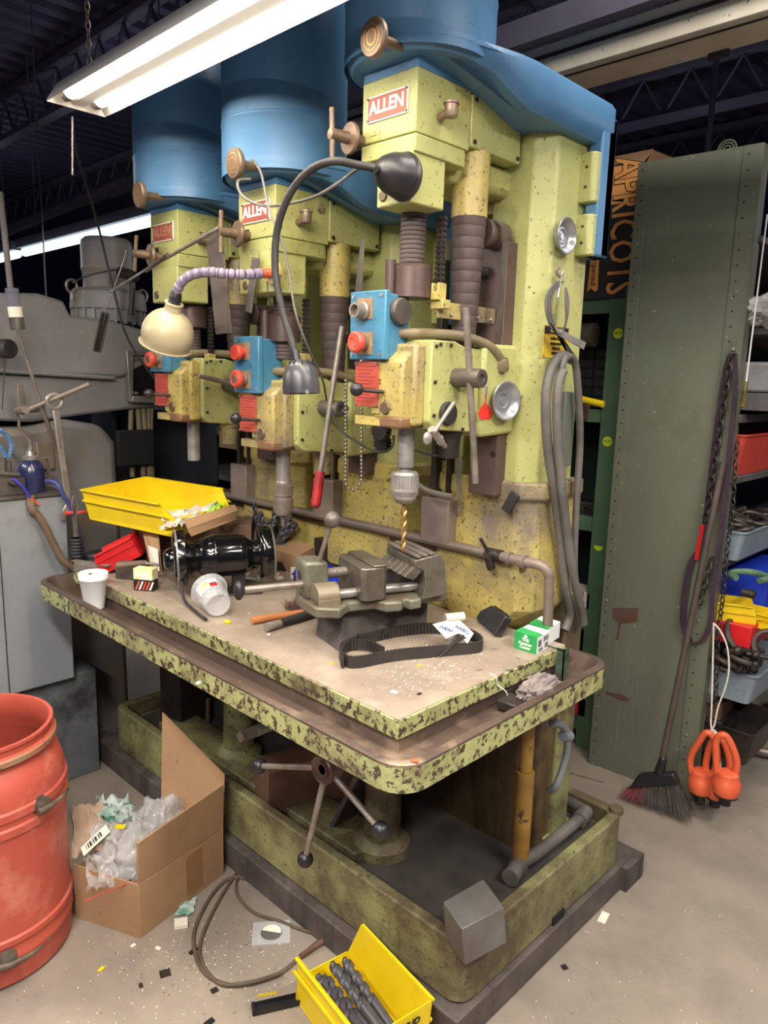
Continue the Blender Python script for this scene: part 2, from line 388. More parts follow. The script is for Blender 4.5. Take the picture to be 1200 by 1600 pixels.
# ================================================================== THE GANG DRILL PRESS
press = thing('drill_press', 'large lime green and blue three spindle gang drill press with worn table', 'drill press', (-1.75, 1.6, 0))
# skid + base pan
b = B().box(-2.9, -.915, 1.25, 1.40, 0, .09); part('skid_beam', b, WOODD, press, .004)
b = B().box(-1.10, -.915, 1.40, 2.17, 0, .09); part('skid_beam', b, WOODD, press, .004)
b = B(); outer = rrect(-2.75, -.93, 1.28, 2.12, .05); inner = rrect(-2.715, -.965, 1.315, 2.085, .03)
tray(b, outer, inner, .092, .268, .20); part('base_pan', b, GREEND, press, .006)
b = B().box(-2.70, -.97, 1.32, 2.08, .185, .205); part('pan_floor', b, pm('oily_pan_floor', (78, 72, 68), (52, 48, 46), 5, .5, bump=.3), press)
b = B().box(-2.55, -1.40, 1.37, 1.52, .20, .235); part('inner_ledge', b, GREEND, press, .006)
b = B().box(-.945, -.925, 1.70, 1.76, .09, .115); part('fork_slot', b, DARK, press)
b = B().cyl((-.95, 2.095, .262), (-.95, 2.095, .282), .022, n=14); part('corner_boss', b, GREEND, press, .002)
# pedestal body below and behind the table
b = B()
prof = [(-2.45, 1.77), (-1.12, 1.77), (-1.08, 1.81), (-1.08, 1.99), (-2.45, 1.99)]
b.prism(prof, 'z', .19, .9); part('pedestal', b, pm('stained_pedestal_paint', (112, 92, 58), (66, 48, 34), 5, .5, streak=(34, 26, 20), bump=.3), press, .01)
b = B().box(-1.17, -1.07, 1.90, 2.0, .19, 1.0); b.box(-1.20, -1.04, 1.87, 2.03, .19, .215); part('rear_post', b, GREEND, press, .006)
def coneleg(x, y):
    b = B().lathe([(.0, 0), (.085, 0), (.085, .03), (.07, .04), (.058, .05), (.045, .62), (0, .62)], (x, y, .205), n=28); return b
b = coneleg(-1.40, 1.48); part('leg', b, GREEND, press, 0)
b = coneleg(-2.15, 1.48); part('leg', b, GREEND, press, 0)
# table slab and trough
b = B(); b.mi = 0
b.box(-2.54, -.96, 1.055, 1.714, .876, .92)
part('table_slab', b, GREENC, press, .003)
b = B().box(-2.537, -.963, 1.058, 1.714, .9195, .9215); part('table_top', b, TABLE, press)
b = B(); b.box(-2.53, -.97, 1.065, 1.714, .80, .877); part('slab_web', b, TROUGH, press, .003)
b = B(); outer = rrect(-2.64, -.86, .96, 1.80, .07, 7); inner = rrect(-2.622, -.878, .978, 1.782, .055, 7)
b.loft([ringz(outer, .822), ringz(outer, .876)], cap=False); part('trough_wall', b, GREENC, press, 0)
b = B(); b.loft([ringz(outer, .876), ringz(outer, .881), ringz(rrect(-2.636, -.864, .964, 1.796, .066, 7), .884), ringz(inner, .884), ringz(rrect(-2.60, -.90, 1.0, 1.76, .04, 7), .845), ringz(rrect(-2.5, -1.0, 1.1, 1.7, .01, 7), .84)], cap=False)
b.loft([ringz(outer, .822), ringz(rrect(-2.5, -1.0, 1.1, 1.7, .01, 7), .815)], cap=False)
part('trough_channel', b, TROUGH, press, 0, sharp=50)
# yellow drain tube from trough to pan, grey pipes
b = B().cyl((-1.05, 1.70, .205), (-1.05, 1.70, .52), .026, n=20); b.cyl((-1.05, 1.70, .52), (-1.05, 1.70, .83), .019, n=20)
part('drain_tube', b, pm('ochre_drain_tube', (168, 130, 52), (128, 92, 44), 7, .5, chip=(70, 54, 40), camt=.4, csc=20, bump=.3), press, .001)
b = B().tube([P(800, 1355, z=.235), P(800, 1355, z=.235)+Vector((.01, .05, 0)), P(850, 1325, z=.235), P(905, 1280, z=.235), P(912, 1268, z=.235), P(895, 1255, z=.235), P(870, 1245, z=.235)], .019, 12)
b.cyl(P(797, 1372, z=.235), P(812, 1352, z=.235), .026, n=14); b.cyl(P(905, 1282, z=.235), P(915, 1268, z=.235), .025, n=14)
part('drain_pipe', b, HOSEG, press)
b = B().tube([P(862, 1130, x=-1.0), P(875, 1132, x=-1.0), P(885, 1145, x=-1.0), P(885, 1180, x=-1.0), P(870, 1225, x=-1.0), P(858, 1235, x=-1.03)], .011, 12); b.cyl(P(879, 1150, x=-1.0), P(890, 1150, x=-1.0), .016, n=12)
part('electrical_conduit', b, pm('grey_conduit', (128, 134, 138), (100, 104, 108), 9, .5), press)
# handwheel under table
hub = P(503, 1203, y=1.05); hy = 1.05
b = B().lathe([(0, -.035), (.035, -.035), (.036, 0), (.033, .004), (.028, 0), (.012, -.004), (.012, .0), (0, .0)], (hub.x, hy, hub.z), (0, -1, 0), 24); b.cyl((hub.x, hy, hub.z), (hub.x, 1.5, hub.z), .018)
hw = part('handwheel_hub', b, pm('brown_handwheel', (96, 72, 62), (72, 54, 46), 12, .4, .3, bump=.2), press)
for px, py in ((595, 1297), (477, 1343), (405, 1197)):
    e = P(px, py, y=1.05); b = B().cyl((hub.x, hy+.015, hub.z), (e.x, hy, e.z), .0075, n=10); part('spoke', b, STEELB, hw)
    b = B().sph((e.x, hy, e.z), .02, 16); part('ball_knob', b, BLACKP, hw)
a_ = P(375, 1152, y=1.08)
b = B(Matrix.Translation(a_) @ Matrix.Rotation(PI/4, 4, 'Y')); b.box(-.013, .013, 0, .05, -.013, .013); b.M = None; b.cyl(a_+Vector((0, .05, 0)), a_+Vector((0, .4, 0)), .016)
part('square_shaft', b, STEELB, press, .001)
# back rail, ledge and wall between columns
b = B(); b.box(-2.75, -1.16, 1.725, 1.99, .90, 1.115); part('rear_trough_wall', b, GREENB, press, .02)
b = B(); b.box(-2.75, -1.10, 1.70, 1.80, 1.095, 1.125); part('ledge', b, pm('rusty_ledge', (122, 98, 62), (88, 66, 46), 8, .5, chip=(60, 44, 34), camt=.5, csc=20, bump=.3), press, .006)
b = B().box(-1.98, -1.50, 1.69, 1.73, .915, 1.045); part('rear_plate', b, IROND, press, .004)
pp = [P(560, 818, y=1.67), P(640, 838, y=1.67), P(700, 848, y=1.67), P(770, 862, y=1.67), P(825, 872, y=1.67)]
b = B().tube([(-2.7, 1.665, 1.135)]+[Vector((p.x, 1.665, 1.138)) for p in pp]+[Vector((-1.035, 1.67, 1.137)), Vector((-1.012, 1.68, 1.12)), Vector((-1.01, 1.69, 1.08)), Vector((-1.01, 1.70, .9))], .014, 12)
b.lathe([(.014, 0), (.019, 0), (.019, .02), (.014, .02)], (-1.09, 1.665, 1.138), (1, 0, 0), 16); b.lathe([(.014, 0), (.018, 0), (.018, .012), (.014, .012)], (-1.13, 1.665, 1.138), (1, 0, 0), 16)
part('coolant_pipe', b, pm('grey_brown_pipe', (128, 112, 100), (104, 92, 84), 6, .5, .2, bump=.3), press)
b = B().cyl((-1.18, 1.64, 1.14), (-1.18, 1.66, 1.10), .012); b.cyl((-1.185, 1.655, 1.14), (-1.20, 1.63, 1.185), .005); b.cyl((-1.20, 1.665, 1.138), (-1.15, 1.665, 1.138), .018)
part('pipe_valve', b, IROND, press)

def guard_outline(u, hw, y0, y1, cyc, n=18):
    pts = []
    for i in range(n+1):
        a = PI+PI*i/n; pts.append((u+.003+(cyc-y0)*math.cos(a), cyc+(cyc-y0)*math.sin(a)))
    pts += [(u+hw*.90, cyc+.06), (u+hw*.97, cyc+.12), (u+hw, cyc+.18)]
    for i in range(5):
        a = PI/2*i/4; pts.append((u+hw-.03+.03*math.cos(a), y1-.03+.03*math.sin(a)))
    for i in range(5):
        a = PI/2+PI/2*i/4; pts.append((u-hw+.03+.03*math.cos(a), y1-.03+.03*math.sin(a)))
    pts += [(u-hw, cyc+.18), (u-hw*.97, cyc+.12), (u-hw*.90, cyc+.06)]
    return pts
def unit(u, dz, gz, k, spin=(0, 0)):
    """one spindle: u = spindle line x, dz = head height offset, gz = feed box offset"""
    Z = lambda z: z+dz
    G = lambda z: z+gz
    # column -------------------------------------------------------------
    zt = Z(2.25)
    xr = u+.165; xl = u-.165
    b = B()
    b.prism([(xr-.045, 1.70), (xr, 1.745), (xr, 1.92), (xl, 1.92), (xl, 1.745), (xl+.045, 1.70), (xl+.10, 1.70), (xl+.10, 1.80), (u-.005, 1.80), (u-.005, 1.70)], 'z', 1.30, zt)
    c = part('column', b, GREEN, press, .006)
    b = B().box(xl+.09, u+.005, 1.705, 1.82, Z(2.06), zt); part('column_bridge', b, GREEN, press, .004)
    # flared foot of the column
    def ring(z, e, f): return [Vector((p[0], p[1], z)) for p in [(xr-.045+e, 1.70-f), (xr+e, 1.745-f*.6), (xr+e, 1.93+e*.5), (xl-e, 1.93+e*.5), (xl-e, 1.745-f*.6), (xl+.045-e, 1.70-f)]]
    b = B().loft([ring(1.345, .03, .01), ring(1.30, .03, .012), ring(1.29, .012, .006), ring(1.21, .014, .008), ring(1.12, .02, .012), ring(.98, .02, .012), ring(.93, -.02, -.0), ring(.90, -.05, -.01)])
    part('column_foot', b, GREENB, press, .012)
    b = B().box(u-.005, u+.085, 1.655, 1.715, 1.305, Z(1.975)); sl = part('slide_way', b, pm('brown_slide_way', (98, 78, 72), (78, 62, 58), 9, .45, .2, bump=.2), press, .002)
    b = B().box(u-.03, u-.006, 1.69, 1.71, 1.3, Z(2.0)); part('gib', b, YELL, sl, .002)
    for zz, in ((1.42,), (1.60,), (Z(1.92),)):
        b = B().cyl((u+.075, 1.65, zz), (u+.075, 1.66, zz), .008, n=10); part('bolt', b, IROND, sl)
    b = B().box(u-.16, u-.14, 1.67, 1.70, 1.14, Z(1.95)); b.box(u-.11, u-.095, 1.68, 1.71, 1.14, Z(1.9)); part('rail', b, IROND, press, .002)
    b = B().box(u-.175, u-.07, 1.65, 1.70, 1.135, 1.27); part('rear_block', b, pm('grey_steel_gib_block', (150, 134, 124), (120, 106, 98), 8, .4, .2, bump=.2), press, .003)
    # brackets on the side of the column
    for z0, z1 in ((Z(2.09), Z(2.215)), (Z(1.955), Z(2.06))):
        b = B(); b.prism([(xr-.01, 1.85), (xr+.035, 1.85), (xr+.045, 1.862), (xr+.045, 1.91), (xr-.01, 1.91)], 'z', z0, z1)
        br = part('side_bracket', b, GREEN, press, .004)
        for q in (.3, .7):
            zz = z0+(z1-z0)*q; b = B().cyl((xr+.02, 1.853, zz), (xr+.02, 1.848, zz), .004, n=8); part('screw', b, IROND, br)
    # belt guard ---------------------------------------------------------
    o_ = guard_outline(u, .215, 1.209, 1.95, 1.383); i_ = guard_outline(u, .165, 1.253, 1.91, 1.383)
    def zb(p): return Z(2.305) if p[1] < 1.42 else Z(2.305-.065*min(1, (p[1]-1.42)/.12))
    tp = Z(2.335) if k == 0 else Z(2.335)
    r0 = [Vector((p[0], p[1], zb(p)+.0)) for p in i_]; r1 = [Vector(((p[0]*.45+q[0]*.55), (p[1]*.45+q[1]*.55), zb(q)+.0)) for p, q in zip(i_, o_)]
    r1b = [Vector(((p[0]*.2+q[0]*.8), (p[1]*.2+q[1]*.8), zb(q)+.010)) for p, q in zip(i_, o_)]
    r2 = [Vector((q[0], q[1], zb(q)+.035)) for q in o_]; r3 = [Vector((q[0], q[1], tp-.006)) for q in o_]
    r4 = [Vector((u+(q[0]-u)*.97, 1.45+(q[1]-1.45)*.985, tp+.006)) for q in o_]
    b = B().loft([r0, r1, r1b, r2, r3, r4]); g = part('belt_guard', b, BLUE, press, 0, sharp=30)
    b = B().box(u-.2, u+.213, 1.905, 1.948, Z(1.955), Z(2.31)); b.box(u+.172, u+.213, 1.875, 1.948, Z(1.955), Z(2.31)); part('rear_skirt', b, BLUE, g, .006)
    b = B().lathe([(.1735, -.012), (.1735, .12), (.175, .122), (.175, .128), (.1735, .13)], (u+.003, 1.383, tp-.012), n=44); part('pulley_cover', b, BLUE, press, sharp=50)
    b = B().lathe([(.173, 0), (.173, .30), (.167, .315), (.155, .32), (0, .325)], (u+.003, 1.383, tp+.115), n=44); part('pulley_cover_upper', b, BLUE, press, sharp=50)
    # disc knob on guard front
    kq = (P(600, 64, y=1.20), P(382, 258, y=1.20), P(232, 306, y=1.20))[k]; kx, ky, kz = kq.x, 1.215, kq.z
    b = B().lathe([(.0, .030), (.035, .030), (.038, .026), (.038, .018), (.035, .014), (.012, .010), (.010, -.06), (0, -.06)], (kx, ky-.02, kz), (-.08, -1, -.08), 24)
    kn = part('latch_knob', b, BRASS, g)
    b = B().lathe([(.012, .0308), (.014, .0312), (.016, .0308)], (kx, ky-.02, kz), (-.08, -1, -.08), 24); b.lathe([(.022, .0308), (.0235, .0312), (.025, .0308)], (kx, ky-.02, kz), (-.08, -1, -.08), 24); part('engraved_ring', b, GOLD, kn)
    # head ---------------------------------------------------------------
    b = B().box(u-.085, u+.085, 1.288, 1.478, Z(2.152), Z(2.284)); h = part('gear_head', b, GREEN, press, .003)
    b = B().box(u-.085, u+.085, 1.29, 1.478, Z(2.284), Z(2.31)); part('top_strip', b, BLUE, h, .001)
    b = B(); b.loft([rr3 for rr3 in ([Vector((p[0], p[1], z)) for p in [(u-.086, 1.287), (u+.086, 1.287), (u+.086, 1.46), (u+.074, 1.478), (u-.086, 1.478)]] for z in (Z(2.112), Z(2.150)))]); part('lower_lip', b, GREEN, press, .003)
    b = B().box(u-.165, u+.089, 1.478, 1.682, Z(2.163), Z(2.278)); cv = part('side_cover', b, GREEN, press, .003)
    for yy, zz in ((1.492, 2.268), (1.492, 2.175), (1.670, 2.268), (1.670, 2.175)):
        b = B().cyl((u+.088, yy, Z(zz)), (u+.092, yy, Z(zz)), .0055, n=10); part('screw', b, IROND, cv)
    b = B().box(u-.12, u+.05, 1.46, 1.72, Z(2.09), Z(2.165)); part('arm', b, GREEN, press, .02)
    b = B().box((u-.03 if k == 0 else u-.08), u+.08, 1.286, 1.40, Z(2.005), Z(2.115)); part('lower_box', b, GREEN, press, .004)
    # plate with lettering
    b = B().box(u-.066, u+.062, 1.2845, 1.288, Z(2.194), Z(2.250)); pl = part('name_plate', b, WHITE, press, .001)
    b = B(); b.prism([(u-.056, Z(2.198)), (u+.052, Z(2.198)), (u+.058, Z(2.204)), (u+.058, Z(2.240)), (u+.052, Z(2.246)), (u-.056, Z(2.246)), (u-.062, Z(2.240)), (u-.062, Z(2.204))], 'y', 1.2832, 1.286); part('plate_field', b, PLATE, pl)
    text('lettering', 'ALLEN', .040, (u-.002, 1.2826, Z(2.2225)), (1, 0, 0), (0, 0, 1), WHITE if k < 2 else pm('worn_lettering', (176, 120, 98), None, rough=.6, bump=0), pl, bold=.0012, sx=.93)
    for sx_ in (-1, 1):
        for sz in (2.199, 2.245):
            b = B().cyl((u-.002+sx_*.060, 1.2845, Z(sz)), (u-.002+sx_*.060, 1.2815, Z(sz)), .0032, n=8); part('rivet', b, BRASS, pl)
    b = B().box(u-.06, u-.025, 1.287, 1.2885, Z(2.166), Z(2.182)) if k == 0 else B().box(u-.06, u-.035, 1.2865, 1.2885, Z(2.162), Z(2.18)); part('small_tag', b, GREEN if k == 0 else IROND, press)
    # oil cup
    yy = 1.372
    b = B().cyl((u+.085, yy-.008, Z(2.196)), (u+.112, yy-.008, Z(2.202)), .009, n=12); b.lathe([(0, 0), (.013, 0), (.0155, .004), (.0155, .026), (.0185, .027), (.0185, .031), (0, .033)], (u+.118, yy-.005, Z(2.192)), n=18)
    part('oil_cup', b, pm('rusty_oil_cup', (118, 92, 84), (150, 134, 110), 22, .4, .5, bump=.3), press)
    b = B().lathe([(.0, .003), (.013, .003), (.015, .0), (.016, -.002)], (u+.086, 1.448, Z(2.248)), (1, 0, 0), 18); part('round_plug', b, GREENB, press)
    b = B().lathe([(.0, .003), (.011, .003), (.013, .0), (.014, -.002)], (u-.008 if k == 0 else u-.05, 1.285, Z(2.03)), (0, -1, 0), 18); part('inspection_plug', b, BRASS, press)
    # speed knob with cross bar on left
    kq = (P(550, 217, y=1.26), P(374, 366, y=1.26), P(238, 399, y=1.26))[k]; kz = kq.z; kxx = kq.x
    b = B().lathe([(0, -.03), (.012, -.03), (.012, 0), (.034, 0), (.036, .004), (.034, .010), (.014, .012), (.012, .06), (0, .062)], (kxx, 1.26, kz), (-.18, -.98, 0), 26); sk = part('speed_dial', b, BRASS, press)
    c0 = Vector((kxx, 1.26, kz))+Vector((-.18, -.98, 0)).normalized()*.054
    dirv = Vector((.02, -.05, 1)).normalized() if k == 0 else (Vector((.03, 0, 1)).normalized() if k == 1 else Vector((.18, 0, 1)).normalized())
    b = B().cyl(c0-dirv*.055, c0+dirv*.055, .006, n=10); part('cross_handle', b, BRASS, sk, .0005)
    # sleeves
    b = B(); pr = []
    for q in range(17):
        z = Z(2.005)-q*.0105; pr += [(.030, z), (.031, z-.004), (.030, z-.009), (.0265, z-.0100)]
    b.lathe(pr, (u, 1.383, 0), n=26); part('spindle_bellows', b, RUB, press, sharp=60)
    b = B().cyl((u, 1.383, Z(1.82) if k == 0 else G(1.83)), (u, 1.383, Z(2.02)), .027, n=18); part('spindle_core', b, RUB, press)
    b = B().lathe([(.0, 0), (.05, 0), (.05, .07), (.042, .078), (.0, .08)], (u, 1.383, G(1.81)), n=24); b.cyl((u-.045, 1.35, G(1.86)), (u-.045, 1.35, G(1.9)), .009, n=10); b.cyl((u-.02, 1.33, G(1.80)), (u-.02, 1.33, G(1.895)), .012, n=12); part('quill_collar', b, pm('brown_quill_collar', (92, 72, 68), (70, 56, 52), 10, .4, .3, bump=.2), press)
    b = B().lathe([(0, 0), (.047, 0), (.045, -.10), (.045, -.15), (0, -.15)], (u+.045, 1.54, Z(2.165)), n=26); part('drive_tube_cap', b, GREENB, press, sharp=50)
    b = B(); pr = []; z0 = Z(2.02)
    nn = 11
    for q in range(nn):
        z = z0-q*.027; rr = .0435-.0135*q/nn; pr += [(rr, z), (rr, z-.023), (rr-.0022, z-.0262)]
    b.lathe(pr, (u+.045, 1.54, 0), n=28); part('drive_tube_sleeve', b, RUB, press, sharp=50)
    b = B().cyl((u+.045, 1.54, G(1.69)), (u+.045, 1.54, z0-.28), .026); part('drive_shaft', b, IROND, press)
    # sprocket chain beside spindle
    b = B()
    for q in range(13):
        z = Z(2.0)-q*.0125; b.box(u+.048, u+.054, 1.416, 1.424, z-.011, z); b.box(u+.062, u+.068, 1.416, 1.424, z-.011, z); b.cyl((u+.044, 1.42, z-.006), (u+.072, 1.42, z-.006), .0045, n=8)
    part('roller_chain', b, IROND, press)
    b = B(); zz = Z(1.835); b.prism([(u+.048, zz-.03), (u+.073, zz-.03), (u+.073, zz+.01), (u+.067, zz+.01), (u+.067, zz-.01), (u+.054, zz-.01), (u+.054, zz+.01), (u+.048, zz+.01)], 'y', 1.40, 1.43); b.box(u+.04, u+.08, 1.41, 1.44, zz-.05, zz-.028); part('chain_yoke', b, GREENB, press, .002)
    b = B().box(u+.05, u+.056, 1.42, 1.70, Z(1.765), Z(1.805)); part('guide_bar', b, GREENB, press, .002)
    for q in range(4):
        b = B().sph((u+.058, 1.47+q*.055, Z(1.775)), .005, 8); part('screw', b, STEEL, press)
    # elbow + rods behind
    b = B().tube([(u-.02, 1.60, Z(1.72)), (u-.02, 1.60, Z(1.87)), (u-.015, 1.61, Z(1.895)), (u+.03, 1.65, Z(1.90))], .014, 10); b.cyl((u-.02, 1.6, Z(1.845)), (u-.02, 1.6, Z(1.865)), .02, n=8); part('pipe_elbow', b, IROND, press)
    b = B().cyl((u-.03, 1.62, G(1.55)), (u-.03, 1.62, Z(1.80)), .009); part('guide_rod', b, STEELB, press)
    # counterweight pulley with strap
    b = B().lathe([(0, .0), (.036, .0), (.036, .03), (0, .03)], (u+.045, 1.597, Z(1.99)), (0, 1, 0), 26); b.cyl((u+.045, 1.592, Z(1.99)), (u+.045, 1.6, Z(1.99)), .006, n=10); b.cyl((u+.045, 1.63, Z(1.99)), (u+.045, 1.68, Z(1.99)), .036, n=24)
    part('roller', b, pm('grey_brown_roller', (104, 88, 82), (88, 74, 68), 20, .45, .3), press, .002)
    b = B().ribbon([(u+.07, 1.62, Z(2.02)), (u+.095, 1.62, Z(2.0)), (u+.10, 1.62, Z(1.96)), (u+.10, 1.62, Z(1.85)), (u+.095, 1.62, Z(1.75)), (u+.085, 1.62, Z(1.69))], .018, .004, (0, 1, 0)); part('strap', b, IRON, press)
    # feed box ---------------------------------------------------------
    x1 = u+.085
    b = B(); yb0, yb1 = 1.37, 1.625
    b.prism([(yb0, G(1.71)), (yb0+.09, G(1.71)), (yb0+.13, G(1.698)), (yb1, G(1.692)), (yb1, G(1.49)), (yb1-.015, G(1.478)), (yb0+.02, G(1.495)), (yb0, G(1.515))], 'x', u-.03, x1); fb = part('feed_box', b, GREEN, press, .004)
    bl = [(1.385, 1.695), (1.40, 1.70), (1.44, 1.70), (1.612, 1.68), (1.612, 1.50), (1.50, 1.493), (1.385, 1.53), (1.385, 1.61)]
    for yy, zz in bl:
        b = B().cyl((x1, yy, G(zz)), (x1+.004, yy, G(zz)), .0045, n=8); part('screw', b, IROND, fb)
    b = B(); b.prism([(1.56, G(1.47)), (1.77, G(1.48)), (1.775, G(1.70)), (1.74, G(1.712)), (1.56, G(1.71))], 'x', u+.03, u+.10); part('rear_plate', b, GREEN, press, .01)
    b = B(); b.box(u-.075, u+.066, 1.335, 1.374, G(1.503), G(1.70)); b.prism([(1.305, G(1.52)), (1.36, G(1.50)), (1.36, G(1.70)), (1.305, G(1.66))], 'x', u-.045, u+.052); fc = part('front_casting', b, GREENB, press, .008)
    b = B().box(u-.02, u+.054, 1.302, 1.42, G(1.497), G(1.525)); part('lower_rim', b, pm('rusty_brown_casting', (134, 98, 66), (104, 74, 54), 10, .5, chip=(70, 50, 40), camt=.4), fc, .006)
    b = B().lathe([(0, .004), (.014, .004), (.016, 0)], (u+.0, 1.302, G(1.545)), (0, -1, 0), 18); part('round_cover', b, BRASS, fc)
    b = B().box(u-.115, u-.01, 1.31, 1.335, G(1.498), G(1.522)); part('stop_bar', b, GREENB, press, .003)
    # instruction plate red
    b = B().box(u-.102, u-.022, 1.298, 1.302, G(1.546), G(1.655)); rp = part('instruction_plate', b, REDP, press, .0005)
    for q in range(11):
        zz = G(1.645)-q*.0085
        b = B().box(u-.095, u-.03-.01*((q*7) % 3), 1.2972, 1.2981, zz-.0018, zz); part('line_of_print', b, pm('dull_red_print', (150, 48, 40), None, rough=.6, bump=0), rp)
    for sx_ in (-.098, -.026):
        for sz in (1.550, 1.651):
            b = B().cyl((u+sx_, 1.298, G(sz)), (u+sx_, 1.294, G(sz)), .004, n=8); part('screw', b, STEELB, rp)
    b = B().box(u-.045, u-.02, 1.302, 1.34, G(1.53), G(1.68)); part('backing', b, GREENB, press)
    # small ball lever in front
    a0 = Vector((u-.005, 1.30, G(1.583))); a1 = Vector((u-.03, 1.235, G(1.588)))
    b = B().cyl(a0, a1, .005, n=8); lv = part('shift_lever', b, IROND, press); b = B().sph(a1, .0165, 18); part('ball_knob', b, BLACKP, lv)
    # switch box
    sx0, sx1 = u-.03-.085, u-.03+.035
    if k == 2: sx0 += .0
    b = B().box(sx0, sx1+.002, 1.288, 1.305, G(1.66), G(1.822)); b.box(sx0+.004, sx1-.002, 1.305, 1.375, G(1.664), G(1.815)); sw = part('switch_box', b, BLUES, press, .003)
    for xx in (sx0+.012, sx1-.012):
        for zz in (1.672, 1.81):
            b = B().cyl((xx, 1.288, G(zz)), (xx, 1.2855, G(zz)), .0042, n=10); part('screw', b, STEEL, sw)
    cx_ = (sx0+sx1)/2-.004
    b = B().box(cx_-.03, cx_+.024, 1.2862, 1.288, G(1.755), G(1.805)); lp = pm('dirty_legend_plate', (164, 132, 92), (120, 98, 76), 40, .5); part('legend_plate', b, lp, sw); b = B().box(cx_-.026, cx_+.026, 1.2862, 1.288, G(1.672), G(1.725)); part('legend_plate', b, lp, sw)
    b = B(); b.lathe([(0, .018), (.013, .018), (.013, .034), (.018, .034), (.0185, .012), (.022, .008), (.022, 0)], (cx_-.004, 1.286, G(1.775)), (0, -1, 0), 24) if k == 0 else b.lathe([(0, .034), (.02, .034), (.023, .028), (.022, .018), (.014, .012), (.014, 0)], (cx_-.004, 1.286, G(1.775)), (0, -1, 0), 24)
    part('push_button', b, STEELB if k == 0 else REDB, sw)
    b = B().lathe([(0, .034), (.020, .036), (.025, .032), (.0265, .024), (.022, .016), (.016, .014), (.016, 0)], (cx_-.002, 1.286, G(1.700)), (0, -1, 0), 26); st = part('stop_button', b, REDB, sw)
    b = B().lathe([(.011, .0353), (.012, .0368), (.013, .0353)], (cx_-.002, 1.286, G(1.700)), (0, -1, 0), 26)
    if k: b.lathe([(0, .0362), (.012, .0364)], (cx_-.002, 1.286, G(1.700)), (0, -1, 0), 26)
    part('button_ring', b, REDP if k == 0 else IRON, st)
    b = B().lathe([(.015, 0), (.019, .002), (.019, .010), (.015, .012)], (cx_-.002, 1.286, G(1.700)), (0, -1, 0), 12); part('lock_nut', b, STEELB, sw)
    if k == 0:
        b = B().lathe([(0, .016), (.03, .016), (.032, .013), (.033, 0), (0, 0)], (sx1-.002, 1.338, G(1.775)), (1, 0, 0), 28); part('disc_cap', b, IRON, sw, .001)
    # conduit from switch box back to the column
    b = B().tube([(sx1-.01, 1.35, G(1.725)), (sx1+.02, 1.37, G(1.725)), (u+.03, 1.42, G(1.728)), (u+.07, 1.50, G(1.725)), (u+.095, 1.58, G(1.705)), (u+.10, 1.63, G(1.672)), (u+.095, 1.645, G(1.65)), (u+.07, 1.65, G(1.635))], .0125, 12)
    b.lathe([(.016, 0), (.019, .004), (.019, .03), (.016, .034)], (u+.10, 1.632, G(1.675)), (0, .25, -1), 8); part('flexible_conduit', b, HOSET, press)
    # feed lever hub
    hy_, hz = 1.465, G(1.622)
    b = B().lathe([(0, .078), (.009, .078), (.011, .084), (.022, .084), (.0235, .078), (.0235, 0), (0, 0)], (x1-.002, hy_, hz), (1, 0, 0), 26); hb = part('lever_hub', b, IRON, press)
    hc = Vector((x1+.055, hy_, hz))
    d = Vector((0, -.06, 1)).normalized() if k == 0 else (Vector((0, .36, 1)).normalized() if k == 1 else Vector((.25, -1, .22)).normalized())
    la, lb = ((.155, .27) if k == 0 else ((.16, .17) if k == 1 else (.06, .09)))
    e0, e1 = hc-d*lb, hc+d*la
    if k == 0: e0, e1 = P(743, 755, x=hc.x), P(728, 481, x=hc.x)
    if k == 1: e0, e1 = P(500, 742, x=hc.x), P(534, 510, x=hc.x)
    if k == 2: e0, e1 = P(390, 607, x=hc.x), P(310, 587, x=hc.x)
    if k < 2: hc2 = hc; 
    b = B().cyl(e0, e1, .0085, n=12)
    part('feed_lever', b, STEELB, hb, .001)
    if k == 1:
        dd = (e0-e1).normalized(); b = B().cyl(e0-dd*.01, e0+dd*.085, .014, .015, 14); b.sph(e0+dd*.085, .015, 12); part('red_grip', b, pm('worn_red_grip', (170, 30, 36), (130, 26, 30), 20, .5, chip=(70, 60, 60), camt=.4, csc=40), hb)
    b = B().cyl((hc.x, hy_+.023, hz), (hc.x, hy_+.036, hz), .004, n=8); b.sph((hc.x, hy_+.042, hz), .009, 12); part('set_screw', b, IRON, hb)
    # lower boss
    b = B().lathe([(0, 0), (.034, 0), (.034, -.015), (.030, -.02), (.027, -.075), (0, -.075)], (u+.045, 1.50, G(1.492)), n=22); part('lower_boss', b, IROND if k == 0 else GREENB, press)
    # quill and chuck
    ql = (.105, .10, .14)[k]
    b = B().cyl((u, 1.383, G(1.50)-ql), (u, 1.383, G(1.52)), .0215, n=26); q_ = part('quill', b, STEEL, press)
    zc = G(1.50)-ql
    if k == 0:
        b = B().lathe([(0, 0), (.015, 0), (.015, -.008), (.030, -.011), (.034, -.016), (.0345, -.018)], (u, 1.383, zc), n=32); ch = part('chuck_top', b, STEEL, press)
        b = B(); pr = [(.035, -.018), (.035, -.052)]
        vs = []; nn = 48
        ring_ = lambda zz: [Vector((u+(.035+(.0012 if i % 2 else 0))*math.cos(2*PI*i/nn), 1.383+(.035+(.0012 if i % 2 else 0))*math.sin(2*PI*i/nn), zc+zz)) for i in range(nn)]
        b.loft([ring_(-.018), ring_(-.054)]); part('knurled_sleeve', b, STEEL, press, sharp=10)
        b = B().lathe([(.034, -.054), (.036, -.056), (.036, -.062), (.031, -.066), (.030, -.080), (.020, -.092), (.012, -.095), (0, -.095)], (u, 1.383, zc), n=32)
        for i in range(30):
            a = 2*PI*i/30; b.box(u+.033*math.cos(a)-.0018, u+.033*math.cos(a)+.0018, 1.383+.033*math.sin(a)-.0018, 1.383+.033*math.sin(a)+.0018, zc-.070, zc-.060)
